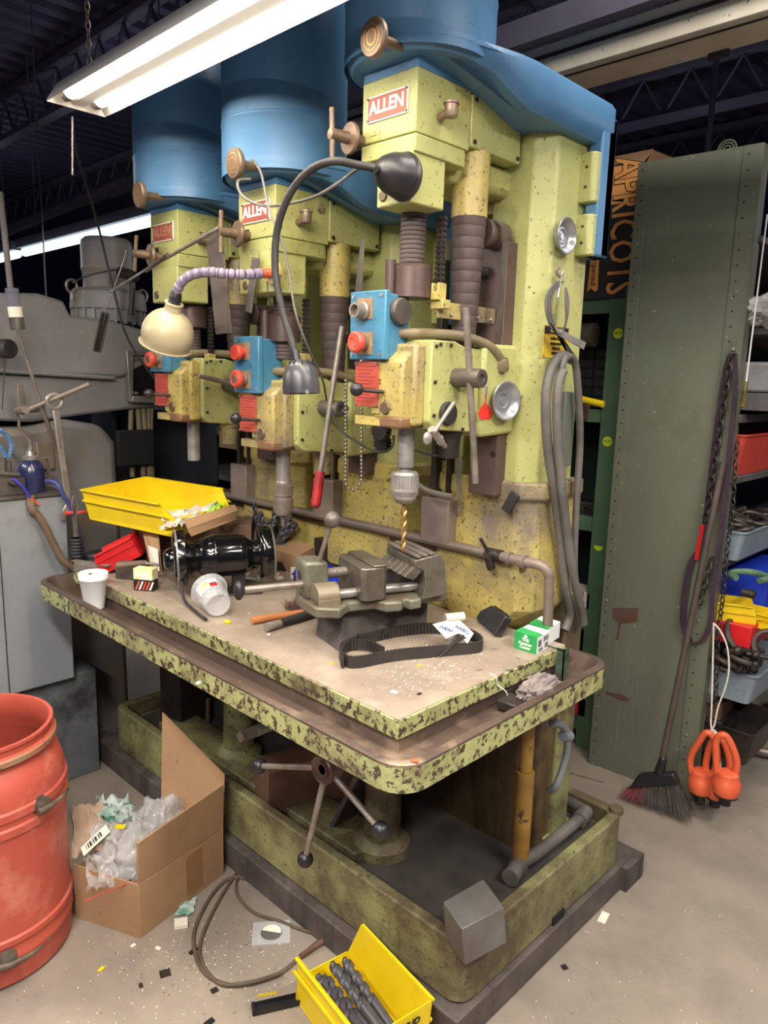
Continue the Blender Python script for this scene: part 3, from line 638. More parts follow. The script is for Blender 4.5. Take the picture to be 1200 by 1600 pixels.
        part('geared_ring', b, STEEL, press)
        dl = .128; zt_ = zc-.095
        b = drillbit(dl, .0078, 2.3, None); vsM = Matrix.Translation((u, 1.383, zt_)) @ Matrix.Rotation(PI, 4, 'X'); b.v = [vsM @ p for p in b.v]; part('drill_bit', b, GOLD, press, sharp=25)
    elif k == 1:
        b = B().lathe([(0, 0), (.024, 0), (.026, -.004), (.026, -.012), (.030, -.014), (.030, -.045), (.027, -.047), (.027, -.052), (.031, -.055), (.031, -.085), (.022, -.105), (.012, -.11), (.007, -.11), (.006, -.14), (0, -.14)], (u, 1.383, zc), n=28); part('chuck', b, STEELB, press)
def drillbit(L, r, turns, M=None, shank=0, n=14):
    """twist drill along +z with two flutes"""
    b = B(M); rings = []
    steps = int(turns*16)
    if shank: rings += [[Vector((r*.98*math.cos(2*PI*j/n), r*.98*math.sin(2*PI*j/n), z)) for j in range(n)] for z in (0, shank)]
    for i in range(steps+1):
        z = shank+L*i/steps; a = 2*PI*turns*i/steps; ring = []
        s = 1 if i < steps-2 else (.75 if i == steps-1 else (.35 if i == steps else 1))
        for j in range(n):
            t = 2*PI*j/n; c2 = math.cos(2*t)
            rr = r*(1 if c2 > -.15 else .55+.2*(c2+1))*s
            ring.append(Vector((rr*math.cos(t+a), rr*math.sin(t+a), z)))
        rings.append(ring)
    return b.loft(rings)
unit(-1.265, 0, 0, 0)
unit(-1.765, -.165, -.098, 1)
unit(-2.265, -.165, -.045, 2)

# ================================================================== LEFT MACHINES
X0 = -2.80
cabm = thing('milling_machine', 'dusty grey milling machine with drum motor on top, behind the table at left', 'machine', (-3.3, 1.5, 0))
# big ram casting (faces the camera with its x+ side)
def pxl(px, py, x=-2.95): p = P(px, py, x=x); return (p.y, p.z)
b = B(); poly = [pxl(-60, 462), pxl(0, 457), pxl(60, 458), pxl(100, 470), pxl(110, 492), pxl(170, 500), pxl(235, 518), pxl(245, 560), pxl(190, 590), pxl(0, 583), pxl(-60, 583)]
b.prism(poly, 'x', -3.5, -2.95); part('ram_upper', b, GREY, cabm, .012)
b = B(); poly = [pxl(-60, 580, -2.97), pxl(185, 587, -2.97), pxl(285, 540, -2.97), pxl(290, 632, -2.97), pxl(200, 640, -2.97), pxl(120, 650, -2.97), pxl(50, 660, -2.97), pxl(-60, 655, -2.97)]
b.prism(poly, 'x', -3.5, -2.97); part('ram_lower', b, GREY, cabm, .012)
b = B(); r0 = [pxl(a, c, -2.94) for a, c in ((196, 548), (285, 548), (288, 632), (202, 628))]; r1 = [pxl(a, c, -2.94) for a, c in ((207, 555), (280, 556), (283, 622), (207, 618))]
for (p, q) in ((0, 1), (1, 2), (2, 3), (3, 0)):
    A = [r0[p], r0[q], r1[q], r1[p]]
    b.prism(A, 'x', -2.96, -2.93)
wf = part('window_frame', b, pm('bright_worn_frame', (150, 146, 140), (120, 116, 112), 12, .35, .5), cabm, .003)
b = B().prism(r1, 'x', -2.965, -2.955); part('window_glass', b, pm('dark_machine_glass', (20, 20, 28), None, rough=.1, bump=0), wf)
for a, c in ((211, 560), (211, 614), (277, 616)):
    q = pxl(a, c, -2.94); b = B().cyl((-2.94, q[0], q[1]), (-2.925, q[0], q[1]), .006, n=8); part('screw', b, STEELB, wf)
b = B(); q0 = pxl(0, 583); b.cyl((-2.945, .95, q0[1]+.01), (-2.945, pxl(178, 590)[0], q0[1]-.01), .008, n=8); part('edge_bead', b, GREY, cabm)
# motor
mc = P(168, 430, x=-3.2); mr = abs(P(212, 430, x=-3.2).y-P(120, 430, x=-3.2).y)/2*.80
zt = P(168, 374, x=-3.2).z; zb_ = P(168, 452, x=-3.2).z
b = B().lathe([(0, zt), (mr*.85, zt-.0), (mr*.97, zt-.012), (mr, zt-.03), (mr, zb_+.09), (mr*1.02, zb_+.085), (mr*1.02, zb_+.075), (mr*.98, zb_+.07), (mr*.94, zb_+.01), (mr*.96, zb_), (0, zb_)], (mc.x, mc.y, 0), n=40); part('motor', b, GREY, cabm, sharp=50)
b = B().lathe([(0, zb_), (mr*1.30, zb_-.005), (mr*1.45, zb_-.02), (mr*1.5, zb_-.09), (mr*1.4, zb_-.092), (mr*1.36, zb_-.14), (0, zb_-.14)], (mc.x, mc.y, 0), n=40); part('motor_flange', b, GREY, cabm, sharp=40)
for i in range(22):
    a = 2*PI*i/22; b = B(TR((mc.x, mc.y, zb_-.09), a)); b.box(mr*1.34, mr*1.46, -.006, .006, -.06, 0); part('cooling_rib', b, GREY, cabm)
for px, py in ((112, 447), (223, 463)):
    p = P(px, py, x=-3.1); pts = [(p.x, p.y+.022*math.cos(2*PI*i/12), p.z+.026*math.sin(2*PI*i/12)) for i in range(12)]
    b = B().tube(pts, .006, 8, True, 1); b.cyl((p.x, p.y, p.z-.055), (p.x, p.y, p.z-.024), .01, n=10); part('eye_bolt', b, STEELB, cabm)
b = B().tube([P(113, 442, x=-3.08), P(140, 430, x=-3.02), P(180, 422, x=-2.98), P(205, 425, x=-3.0)], .003, 6); part('cable', b, BLACKM, cabm)
p = P(205, 428, x=-3.0); b = B().cyl(P(188, 425, x=-3.05), P(212, 432, x=-2.95), .022, n=14); b.tube([P(206, 430, x=-2.98), P(207, 450, x=-2.97), P(206, 475, x=-2.97), P(205, 492, x=-2.97)], .012, 10)
part('cable_gland', b, IROND, cabm)
# column casting under the ram
b = B(); z0 = 0
pl_ = [pxl(45, 668, -2.95), pxl(100, 655, -2.95), pxl(160, 664, -2.95), pxl(182, 690, -2.95), pxl(186, 760, -2.95)]
ring0 = [Vector((-3.6, a[0], a[1])) for a in pl_]; ring1 = [Vector((-2.95, a[0], a[1])) for a in pl_]
yl, yr = pl_[0][0]-.2, pl_[-1][0]
b.prism([(yl, 0), (yl, pl_[0][1])]+pl_+[(yr+.01, 1.0), (yr+.02, 0)], 'x', -3.6, -2.95); part('column_casting', b, pm('pale_grey_worn_paint', (134, 134, 134), (112, 108, 104), 5, .5, grime=(128, 106, 84), gamt=.7, gsc=3, bump=.15), cabm, .03)
p = P(73, 710, x=-2.93); b = B(); b.box(-2.95, -2.93, p.y-.035, p.y+.03, p.z-.06, p.z+.05); part('access_panel', b, pm('brown_panel', (130, 112, 94), (110, 94, 80), 12, .5), cabm, .004)
# hanging hoses beyond the window
hs = thing('hose_bundle', 'tan hoses hanging in a bundle under the grey machine window', 'hose', P(220, 730, x=-3.0))
for a, c, d in ((205, 205, .011), (215, 222, .012), (223, 232, .012), (232, 235, .010), (238, 237, .007)):
    b = B().tube([P(a, 630, x=-3.0), P((a+c)/2-1, 670, x=-2.99), P(c, 705, x=-2.98), P(c+2, 745, x=-2.98)], d, 9); part('hose', b, HOSET, hs)
b = B(); b.prism([pxl(185, 640, -3.3), pxl(340, 640, -3.3), pxl(345, 760, -3.3), pxl(185, 760, -3.3)], 'x', -3.6, -3.3); part('dark_lower_body', b, pm('dark_grey_body', (62, 66, 74), (48, 50, 58), 3, .6), cabm, .02)  # lower body in a darker grey than the ram
b = B(); b.box(-2.97, -2.94, P(183, 700, x=-2.95).y, P(240, 700, x=-2.95).y, P(200, 728, x=-2.95).z, P(200, 672, x=-2.95).z); part('painted_dark_opening', b, DARK, cabm, .005)  # solid block, the dark of an opening is put into its colour

# light grey cabinet with flat side
cb = thing('machine_cabinet', 'light grey sheet metal cabinet left of the table with an oil can on it', 'cabinet', (-3.0, .95, 0))
yR = P(103, 775, x=-2.72).y; zT = P(60, 777, x=-2.72).z
b = B().box(-2.94, -2.72, .3, yR, .44, zT); part('body', b, GREYL, cb, .006)
b = B().box(-2.94, -2.76, .3, yR+.10, 0, .44); part('plinth', b, pm('dark_grey_plinth', (120, 126, 130), (92, 96, 102), 3, .5, grime=(60, 60, 62), gamt=.6, gsc=3), cb, .004)
b = B().box(-2.722, -2.717, P(3, 900, x=-2.72).y-.003, P(3, 900, x=-2.72).y, .44, zT-.005); part('seam', b, IROND, cb)
b = B().box(-2.94, -2.71, .3, yR+.008, zT, zT+.01); part('top_plate', b, IRON, cb, .002)
# oil can
oc = P(50, 765, x=-2.80); oc.z = zT+.01
c = thing('oil_can', 'navy pump oil can with a long bent spout on the grey cabinet', 'oil can', oc)
k_ = .0030
b = B().lathe([(0, 0), (.046, 0), (.047, .004), (.046, .07), (.042, .095), (.030, .112), (.022, .118), (0, .118)], oc, n=30); part('body', b, NAVYC, c)
b = B().lathe([(.022, .116), (.024, .118), (.024, .13), (.016, .134), (.012, .15), (0, .15)], oc, n=22); part('cap', b, STEEL, c)
b = B().tube([oc+Vector((0, 0, .145)), oc+Vector((0, .003, .18)), oc+Vector((0, -.03, .235)), P(30, 655, x=-2.80), P(22, 642, x=-2.80)], .006, 10, rf=lambda t: .009-.006*t); part('spout', b, STEELB, c)
b = B(); b.ribbon([oc+Vector((0, .0, .125)), oc+Vector((.0, .055, .122)), oc+Vector((0, .064, .11)), oc+Vector((0, .064, .05)), oc+Vector((0, .055, .045))], .028, .003, (1, 0, 0)); part('lever', b, STEELB, c)
# steel vise block + fittings left edge
q = P(14, 770, x=-2.77); b = B().box(-2.84, -2.75, q.y-.14, q.y+.052, zT+.01, zT+.07); 
solo('steel_block', b, IRON, 'small square steel block at the left edge beside the navy oil can', 'block', bevel=.003)
for i, pts in enumerate((((0, 672), (10, 680), (18, 695), (14, 715)), ((-8, 690), (2, 700), (8, 712), (9, 722)))):
    b = B(); pp = cat([P(a, c, x=-2.78) for a, c in pts], 4)
    for p0, p1 in zip(pp[:-1], pp[1:]): b.cyl(p0, p0.lerp(p1, .8), .0085 if i == 0 else .0075, .006, 10)
    solo('coolant_hose', b, pm('sky_blue_segments', (92, 142, 190), None, rough=.4, bump=0), ('larger' if i == 0 else 'smaller')+' light blue segmented coolant hose arching at the left edge', 'hose')
b = B(); b.cyl(P(4, 735, x=-2.77), P(4, 715, x=-2.77), .012, n=10); b.cyl(P(14, 738, x=-2.77), P(13, 720, x=-2.77), .010, n=10); b.cyl(P(-2, 740, x=-2.76), P(30, 742, x=-2.76), .009, n=10); b.cyl(P(14, 752, x=-2.76), P(22, 752, x=-2.72), .012, n=10)
solo('pipe_fittings', b, IRON, 'cluster of brass and steel pipe fittings on the block at left edge', 'fittings')
b = B().tube([P(20, 748, x=-2.72), P(30, 755, x=-2.705), P(40, 766, x=-2.70), P(47, 778, x=-2.70)], .006, 8); b.mi = 1; b.tube([P(47, 778, x=-2.70), P(52, 783, x=-2.70), P(60, 788, x=-2.70)], .007, 8, rf=lambda t: .008-.003*t)
solo('coolant_nozzle', b, [pm('violet_hose', (60, 52, 150), None, rough=.4, bump=0), ORANGE], 'violet coolant line with an orange nozzle over the cabinet edge', 'hose')
b = B().tube([P(72, 752, x=-2.75), P(88, 755, x=-2.70), P(100, 775, x=-2.69), P(112, 795, x=-2.69), P(122, 830, x=-2.69), P(134, 880, x=-2.69), P(140, 900, x=-2.7)], .008, 9)
solo('air_hose', b, pm('dusty_blue_hose', (70, 78, 140), (54, 60, 120), 9, .5), 'dusty blue air hose running down beside the combination wrench', 'hose')
b = B().tube([P(48, 775, x=-2.715), P(50, 795, x=-2.70), P(60, 806, x=-2.69), P(72, 825, x=-2.68), P(84, 850, x=-2.67), P(98, 875, x=-2.66), P(115, 888, x=-2.655)], .011, 10, rf=lambda t: .013 if t > .25 else .016)
solo('flexible_hose', b, pm('brown_ribbed_hose', (112, 92, 72), (90, 74, 58), 20, .6, bump=.3), 'brown flexible hose sagging over the light grey cabinet side', 'hose')
# T bar and combination wrench
tb = thing('crank_bar', 'steel cross bar handle poking out at left with a wrench hung on it', 'handle', P(30, 640, x=-2.75))
b = B().cyl(P(33, 645, x=-2.75), P(140, 600, x=-2.62), .009, n=14); part('bar', b, STEELB, tb, .001)
b = B().cyl(P(28, 642, x=-2.78), P(40, 640, x=-2.70), .014, n=14); b.cyl(P(60, 640, x=-2.92), P(34, 642, x=-2.75), .010, n=12); part('boss', b, STEELB, tb)
wr = thing('combination_wrench', 'long chrome combination wrench hanging by its ring from the bar', 'wrench', P(100, 800, x=-2.70))
wt = P(85, 627, x=-2.69); wb = P(108, 800, x=-2.70)
pts = [(wt.x, wt.y+.026*math.cos(2*PI*i/20), wt.z+.026*math.sin(2*PI*i/20)) for i in range(20)]
b = B().tube(pts, .007, 8, True, 1); part('ring_end', b, STEEL, wr)
d = (wb-wt); s_ = Vector((0, 1, 0)); b = B()
a0 = wt+d.normalized()*.028; a1 = wb-d.normalized()*.02
b.hexa([a0+Vector((-.004, -.011, 0)), a0+Vector((.004, -.011, 0)), a0+Vector((.004, .013, 0)), a0+Vector((-.004, .013, 0))], [a1+Vector((-.004, -.011, 0)), a1+Vector((.004, -.011, 0)), a1+Vector((.004, .012, 0)), a1+Vector((-.004, .012, 0))])
part('shank', b, STEEL, wr, .003)
b = B(); b.prism([(wb.y-.012, wb.z+.03), (wb.y+.014, wb.z+.03), (wb.y+.03, wb.z-.0), (wb.y+.02, wb.z-.04), (wb.y+.008, wb.z-.035), (wb.y+.012, wb.z-.008), (wb.y-.008, wb.z-.004), (wb.y-.018, wb.z-.03), (wb.y-.030, wb.z-.028), (wb.y-.028, wb.z+.005)], 'x', wb.x-.005, wb.x+.005); part('open_end', b, STEEL, wr, .002)
b = B(); m_ = a0.lerp(a1, .18); n_ = a0.lerp(a1, .36)
for (s0, s1) in ((.14, .40), (.62, .84)):
    m_ = a0.lerp(a1, s0); n_ = a0.lerp(a1, s1)
    b = B().hexa([m_+Vector((.0035, -.006, 0)), m_+Vector((.0052, -.006, 0)), m_+Vector((.0052, .007, 0)), m_+Vector((.0035, .007, 0))], [n_+Vector((.0035, -.006, 0)), n_+Vector((.0052, -.006, 0)), n_+Vector((.0052, .006, 0)), n_+Vector((.0035, .006, 0))]); part('raised_panel', b, STEELB, wr, .0005)
# cords, bottle sleeve at far left
b = B().cyl(P(0, 300, x=-2.72), P(17, 455, x=-2.72), .010, n=10); rod = thing('hanging_hammer', 'grey rod with a clear taped bottle and long wooden stick hanging at left edge', 'tool', P(25, 500, x=-2.72)); part('upper_rod', b, HOSEG, rod)
c0 = P(18, 450, x=-2.72); c1 = P(28, 515, x=-2.72)
b = B().cyl(c0, c0.lerp(c1, .5), .022, n=18); part('clear_sleeve', b, pm('smoky_bottle', (120, 122, 134), None, rough=.1, alpha=.6, bump=0), rod, .004)
b = B().cyl(c0.lerp(c1, .45), c0.lerp(c1, .72), .0225, n=18); part('tape_band', b, PAPER, rod)
b = B().cyl(c0.lerp(c1, .70), c1, .0235, n=18); part('base_cup', b, IRON, rod, .001)
b = B().cyl(P(28, 518, x=-2.72), P(62, 625, x=-2.74), .006, n=10); b.tube([P(62, 625, x=-2.74), P(80, 680, x=-2.76), P(98, 735, x=-2.8)], .008, 9); part('stick', b, STEELB, rod)
b = B().lathe([(0, 0), (.03, 0), (.034, .01), (.034, .04), (.028, .05), (0, .05)], P(3, 545, x=-2.86), (1, .3, 0), 22)
b.tube([P(8, 560, x=-2.82), P(6, 600, x=-2.82), P(3, 640, x=-2.82)], .002, 6)
solo('pressure_gauge', b, BLACKM, 'black round gauge on the grey machine at the left edge', 'gauge')
b = B().hexa([P(27, 600, x=-2.86), P(36, 598, x=-2.86), P(36, 598, x=-2.88), P(27, 600, x=-2.88)], [P(30, 640, x=-2.86), P(42, 640, x=-2.86), P(42, 640, x=-2.88), P(30, 640, x=-2.88)])
solo('machine_lever', b, STEELB, 'short flat steel lever above the cross bar at left', 'lever', bevel=.002)
# black bellows with red clamp
bl = thing('cable_gland_boot', 'black ribbed rubber boot with wires and red caps standing left of white cup', 'cable', P(121, 890, z=.9))
p0 = P(122, 893, x=-2.66); p1 = P(119, 838, x=-2.66)
pr = []
L_ = (p1-p0).length
for q in range(6): pr += [(.024, L_*(.45+q*.09)), (.019, L_*(.45+q*.09+.05))]
b = B().lathe([(.024, 0), (.020, L_*.40)]+pr, p0, (p1-p0), 20); part('boot', b, BLACKM, bl)
b = B().cyl(p1, P(117, 808, x=-2.66), .010, n=10); b.tube([P(117, 808, x=-2.66), P(112, 790, x=-2.66), P(116, 775, x=-2.66), P(122, 790, x=-2.66), P(118, 808, x=-2.66)], .0025, 6); part('wires', b, HOSEG, bl)
b = B().cyl(P(101, 802, x=-2.65), P(113, 801, x=-2.65), .007, n=10); part('red_cap', b, REDB, bl)
b = B().cyl(P(121, 801, x=-2.65), P(135, 799, x=-2.65), .006, n=10); part('red_cap', b, REDB, bl)

# ================================================================== THINGS ON THE TABLE
TZ = .9216
def T(px, py, z=TZ): return P(px, py, z=z)
# ---- vise on a timber block
wv = thing('timber_block', 'dark chamfered timber block under the machine vise', 'wood block', T(580, 990))
c4 = [T(493, 992), T(528, 1018), T(667, 976), T(640, 950)]
c4 = [Vector((p.x, p.y, TZ)) for p in c4]; top = [p+Vector((0, 0, .098)) for p in c4]; ce = sum(c4, Vector())/4
top[0] = top[0].lerp(ce, .06); top[1] = Vector((top[1].x-.03, top[1].y+.05, top[1].z))
b = B().hexa(c4, top); part('block', b, WOODD, wv, .003)
for px, py in ((560, 993), (599, 986)):
    p = T(px, py, TZ+.03); b = B().cyl((p.x+.0, p.y, p.z), (p.x+.012, p.y-.006, p.z), .005, n=10); part('nail_hole', b, IROND, wv)
uax = Vector((.343, .94, 0)).normalized(); vax = Vector((uax.y, -uax.x, 0))
vo = Vector((-1.40, 1.375, 0))
Mv = Matrix((( uax.x, vax.x, 0, vo.x), (uax.y, vax.y, 0, vo.y), (0, 0, 1, 0), (0, 0, 0, 1)))   # local x = along the vise, y = across, z up
VZ = TZ+.098
vs_ = thing('machine_vise', 'cast iron machine vise with twin screws and ball lever on a timber block', 'vise', Vector((vo.x, vo.y, VZ)))
VI = pm('grey_green_cast_vise', (124, 122, 104), (98, 94, 80), 14, .45, .35, grime=(110, 84, 60), gamt=.4, gsc=9, bump=.4)
VJ = pm('machined_jaw_steel', (128, 120, 108), (96, 88, 78), 14, .38, .6, bump=.2)
b = B(Mv); b.prism([(-.185, -.03), (-.17, -.055), (-.13, -.055), (-.12, -.03), (.0, -.03), (.02, -.05), (.06, -.05), (.075, -.03), (.20, -.03), (.22, .0), (.22, .08), (.20, .11), (.11, .11), (.105, .145), (.07, .15), (.06, .125), (.045, .15), (.0, .145), (-.02, .11), (-.09, .11), (-.13, .15), (-.185, .12), (-.195, .04)], 'z', VZ, VZ+.028); part('base', b, VI, vs_, .006)
b = B(Mv); b.prism([(-.185, VZ+.028), (-.19, VZ+.122), (-.182, VZ+.128), (-.125, VZ+.125), (-.118, VZ+.028)], 'y', -.03, .055); part('end_block', b, VI, vs_, .008)
b = B(Mv); b.lathe([(0, 0), (.035, 0), (.035, .06), (0, .06)], (-.175, .085, VZ+.045), (1, 0, 0), 20); b.box(-.175, -.115, .05, .12, VZ+.02, VZ+.045); part('nut_boss', b, pm('brown_stained_boss', (130, 104, 84), (120, 114, 96), 9, .45, .3, bump=.3), vs_, .003)
b = B(Mv); b.cyl((-.187, .012, VZ+.085), (-.19, .012, VZ+.085), .012, n=18); part('pin_plug', b, IROND, vs_)
b = B(Mv); b.cyl((-.12, .02, VZ+.085), (.16, .02, VZ+.085), .013, n=16)
for i in range(18): b.lathe([(.013, 0), (.0145, .002), (.013, .004)], (-.115+i*.005, .02, VZ+.085), (1, 0, 0), 14)
part('guide_screw', b, STEELB, vs_)
b = B(Mv); b.cyl((-.12, .085, VZ+.045), (.16, .085, VZ+.045), .0125, n=16); part('guide_bar', b, STEEL, vs_)
b = B(Mv); b.cyl((-.34, .03, VZ+.065), (-.18, .03, VZ+.065), .0095, n=14); tb_ = part('screw_handle', b, STEELB, vs_)
b = B(Mv); b.sph((-.355, .03, VZ+.065), .022, 18, (.6, .8, 1.15)); part('ball_knob', b, BLACKP, tb_)
b = B(Mv); b.prism([(-.05, -.045), (.0, -.045), (.012, -.03), (.012, .12), (.0, .13), (-.05, .13), (-.062, .12), (-.062, -.03)], 'z', VZ+.03, VZ+.118); b.box(-.03, .018, -.045, .13, VZ+.118, VZ+.125); part('moving_jaw', b, VJ, vs_, .003)
b = B(Mv); b.cyl((-.063, -.02, VZ+.09), (-.059, -.02, VZ+.09), .005, n=8); part('screw', b, IROND, vs_)
b = B(Mv); b.prism([(.11, VZ+.02), (.12, VZ+.06), (.115, VZ+.10), (.085, VZ+.112), (.085, VZ+.13), (.16, VZ+.142), (.175, VZ+.12), (.19, VZ+.028)], 'y', -.035, .135); part('fixed_jaw', b, VJ, vs_, .003)
b = B(Mv)
for i in range(6):
    y = -.03+i*.028; b.prism([(.055, VZ+.088), (.085, VZ+.075), (.11, VZ+.10), (.085, VZ+.112)], 'y', y, y+.022)
part('stepped_jaw_insert', b, VJ, vs_, .001, kind='stuff')
b = B(Mv)
for k in range(3): b.box(.09+k*.02, .104+k*.02, -.036, .136, VZ+.136+k*.0022, VZ+.142+k*.0022)
part('jaw_groove', b, STEELB, vs_, .001, kind='stuff')
p0 = T(497, 882, 1.135); p1 = P(519, 812, y=p0.y-.01)
b = B().cyl(p0, p1, .0065, .0055, 12); lv = part('clamp_lever', b, STEELB, vs_)
b = B().sph(p1, .0215, 20); part('ball_knob', b, IRON, lv)

# ---- timing belt with paper tags
bt = thing('timing_belt', 'black toothed timing belt coiled in a long loop before the vise', 'belt', T(640, 1030))
pts = [T(a, c) for a, c in ((560, 1010), (620, 995), (680, 990), (735, 1000), (752, 1018), (700, 1025), (620, 1033), (560, 1044), (537, 1040), (532, 1024))]
BELT = pm('black_belt_rubber', (40, 35, 33), (54, 48, 44), 9, .6, bump=.2)
def belt(pts, h, zoff, nt, name, closed=True):
    pp = cat([Vector((p.x, p.y, TZ+zoff+h/2)) for p in pts], 8, closed)
    b = B().ribbon(pp, h, .003, (0, 0, 1), closed); o = part(name, b, BELT, bt)
    L = [0]; m = len(pp)
    for i in range(m if closed else m-1): L.append(L[-1]+(pp[(i+1) % m]-pp[i]).length)
    b = B(); i = 0
    for k in range(nt):
        s = L[-1]*k/nt
        while L[i+1] < s: i += 1
        a = pp[i]; c = pp[(i+1) % m]; f = (s-L[i])/max(1e-6, L[i+1]-L[i]); p = a.lerp(c, f); d = (c-a).normalized(); nrm = d.cross(Vector((0, 0, 1)))
        q = p+nrm*.0035
        b.hexa([q-d*.0030-nrm*.002+Vector((0,0,-h/2)), q+d*.0030-nrm*.002+Vector((0,0,-h/2)), q+d*.0016+nrm*.002+Vector((0,0,-h/2)), q-d*.0016+nrm*.002+Vector((0,0,-h/2))],
               [q-d*.0030-nrm*.002+Vector((0,0,h/2)), q+d*.0030-nrm*.002+Vector((0,0,h/2)), q+d*.0016+nrm*.002+Vector((0,0,h/2)), q-d*.0016+nrm*.002+Vector((0,0,h/2))])
    part('belt_teeth', b, BELT, o, kind='stuff')
belt(pts, .031, 0, 96, 'belt_band')
a_ = [T(540, 1046), T(536, 1028), T(560, 1014), T(600, 1022), T(620, 1030)]
belt([T(534, 1046), T(532, 1030), T(545, 1018), T(575, 1018), T(600, 1030)], .028, .004, 24, 'belt_inner_loop', False)
b = B(); q0 = T(680, 1026); q1 = T(722, 995, TZ+.05)
b.ribbon([q0, q0.lerp(q1, .5)+Vector((0, 0, .006)), q1], .024, .004, (.9, .4, 0)); 
for k in range(12):
    p = q0.lerp(q1, (k+.5)/12)+Vector((0, 0, .007)); b.box(p.x-.010, p.x+.010, p.y-.002, p.y+.002, p.z-.002, p.z+.001)
part('belt_end', b, BELT, bt, kind='stuff')
tg = thing('belt_wrapper', 'cream paper sleeve with blue print wrapped on the timing belt', 'paper', T(715, 1000))
def quad(p4, th=.0015):
    p4 = [Vector(p) for p in p4]; n_ = (p4[1]-p4[0]).cross(p4[3]-p4[0]).normalized()*th
    return B().hexa([p-n_ for p in p4], p4)
q4 = [T(676, 976, TZ+.055), T(700, 970, TZ+.062), T(716, 990, TZ+.05), T(697, 998, TZ+.04)]; part('flap', quad(q4), PAPER, tg)
q5 = [T(700, 972, TZ+.064), T(718, 970, TZ+.064), T(740, 990, TZ+.045), T(730, 1006, TZ+.03)]; part('flap', quad(q5), PAPER, tg)
p0 = T(695, 966, TZ+.03); p1 = T(724, 963, TZ+.03); b = B().cyl(p0, p1, .013, n=16); rl = part('roll', b, PAPER, tg)
def cen(q): return sum(q, Vector())/len(q)
nrm = (q4[1]-q4[0]).cross(q4[3]-q4[0]).normalized()
text('lettering', 'SVEAB', .016, cen(q4)+(nrm if nrm.z > 0 else -nrm)*.001, (q4[2]-q4[0]), nrm.cross(q4[2]-q4[0]) if nrm.z > 0 else -nrm.cross(q4[2]-q4[0]), INKB, tg, bold=.0006)
nrm = (q5[1]-q5[0]).cross(q5[3]-q5[0]).normalized(); s_ = 1 if nrm.z > 0 else -1
text('lettering', '900DJ', .017, cen(q5)+nrm*s_*.001, (q5[2]-q5[0]), (nrm*s_).cross(q5[2]-q5[0]), INKB, tg, bold=.0006)
# ---- black drive case leaning on pedestal
e_ = T(795, 1008)-T(742, 962); M = TR(T(768, 985)+Vector((-.012, .0, .004)), math.atan2(e_.y, e_.x), math.radians(-30))
dc = thing('black_case', 'flat black plastic case leaning by the pedestal behind the paper', 'case', T(765, 965))
b = B(M).box(-.070, .070, -.012, .012, .0, .060); part('shell', b, pm('dark_grey_case', (52, 54, 60), (40, 42, 48), 12, .4), dc, .002)
b = B(M).box(-.055, .02, -.008, -.003, .060, .064); b.box(-.035, .055, .003, .008, .060, .064); part('slot_trim', b, BLACKP, dc, .001)
b = B(M).box(.062, .070, -.012, .012, .004, .055); part('connector', b, IRON, dc, .001)
# ---- green and white fastener boxes
def carton(pA, pB, pC, h, name, label):
    A, Bp, Cp = [Vector((p.x, p.y, TZ)) for p in (pA, pB, pC)]; D = A+Cp-Bp
    t = thing('hardware_box', label, 'box', (A+Bp+Cp+D)/4, None); up = Vector((0, 0, h))
    b = B().hexa([A, Bp, Cp, D], [p+up for p in (A, Bp, Cp, D)]); part('carton', b, pm('white_printed_card', (226, 226, 220), None, rough=.5, bump=.05), t, .001)
    x_ = (Bp-A).normalized(); y_ = (Cp-Bp).normalized(); n1 = Vector((x_.y, -x_.x, 0))
    G_ = pm('green_printed_card', (38, 150, 78), None, rough=.5, bump=.03)
    b = B().hexa([A+n1*.0008, Bp+n1*.0008, Bp+n1*.0002, A+n1*.0002], [p+up for p in (A+n1*.0008, Bp+n1*.0008, Bp+n1*.0002, A+n1*.0002)]); part('front_label', b, G_, t)
    u2 = Vector((0, 0, .0008)); b = B().hexa([A+up, Bp+up, Bp+up+y_*(Cp-Bp).length*.42, A+up+y_*(Cp-Bp).length*.55], [p+up+u2 for p in (A, Bp, Bp+y_*(Cp-Bp).length*.42, A+y_*(Cp-Bp).length*.55)]); part('lid_label', b, G_, t)
    return t, A, Bp, Cp, x_, y_, n1
t, A, Bp, Cp, x_, y_, n1 = carton(T(803, 1012), T(838, 1023), T(858, 1011), .046, '', 'green and white fastener box nearest the table edge')
w_ = (Bp-A).length
for s, dz in (('THE', .030), ('Fastener', .020), ('Center', .010)): text('lettering', s, .0115, A+x_*w_*.5+n1*.0012+Vector((0, 0, dz)), x_, (0, 0, 1), WHITE, t, bold=.0003)
b = B(); p = A+x_*w_*.5+n1*.0012+Vector((0, 0, .040)); b.cyl(p-n1*.0003, p+n1*.0006, .005, n=12); part('tree_emblem', b, WHITE, t)
n2 = Vector((y_.y, -y_.x, 0)); l2 = (Cp-Bp).length
for k, (a0, a1, z0, z1) in enumerate(((.1, .35, .018, .036), (.5, .9, .026, .040), (.15, .5, .004, .013), (.62, .9, .006, .02))):
    for q in range(4):
        s0 = a0+(a1-a0)*q/4; s1 = s0+(a1-a0)*.13; b = B().hexa([Bp+y_*l2*s0+n2*.0003, Bp+y_*l2*s1+n2*.0003, Bp+y_*l2*s1+n2*.0009, Bp+y_*l2*s0+n2*.0009][:4], [v+Vector((0, 0, z1-z0)) for v in (Bp+y_*l2*s0+n2*.0003, Bp+y_*l2*s1+n2*.0003, Bp+y_*l2*s1+n2*.0009, Bp+y_*l2*s0+n2*.0009)])
        b.v = [v+Vector((0, 0, z0)) for v in b.v]; part('printed_mark', b, pm('grey_print', (90, 92, 94), None, rough=.6, bump=0), t)
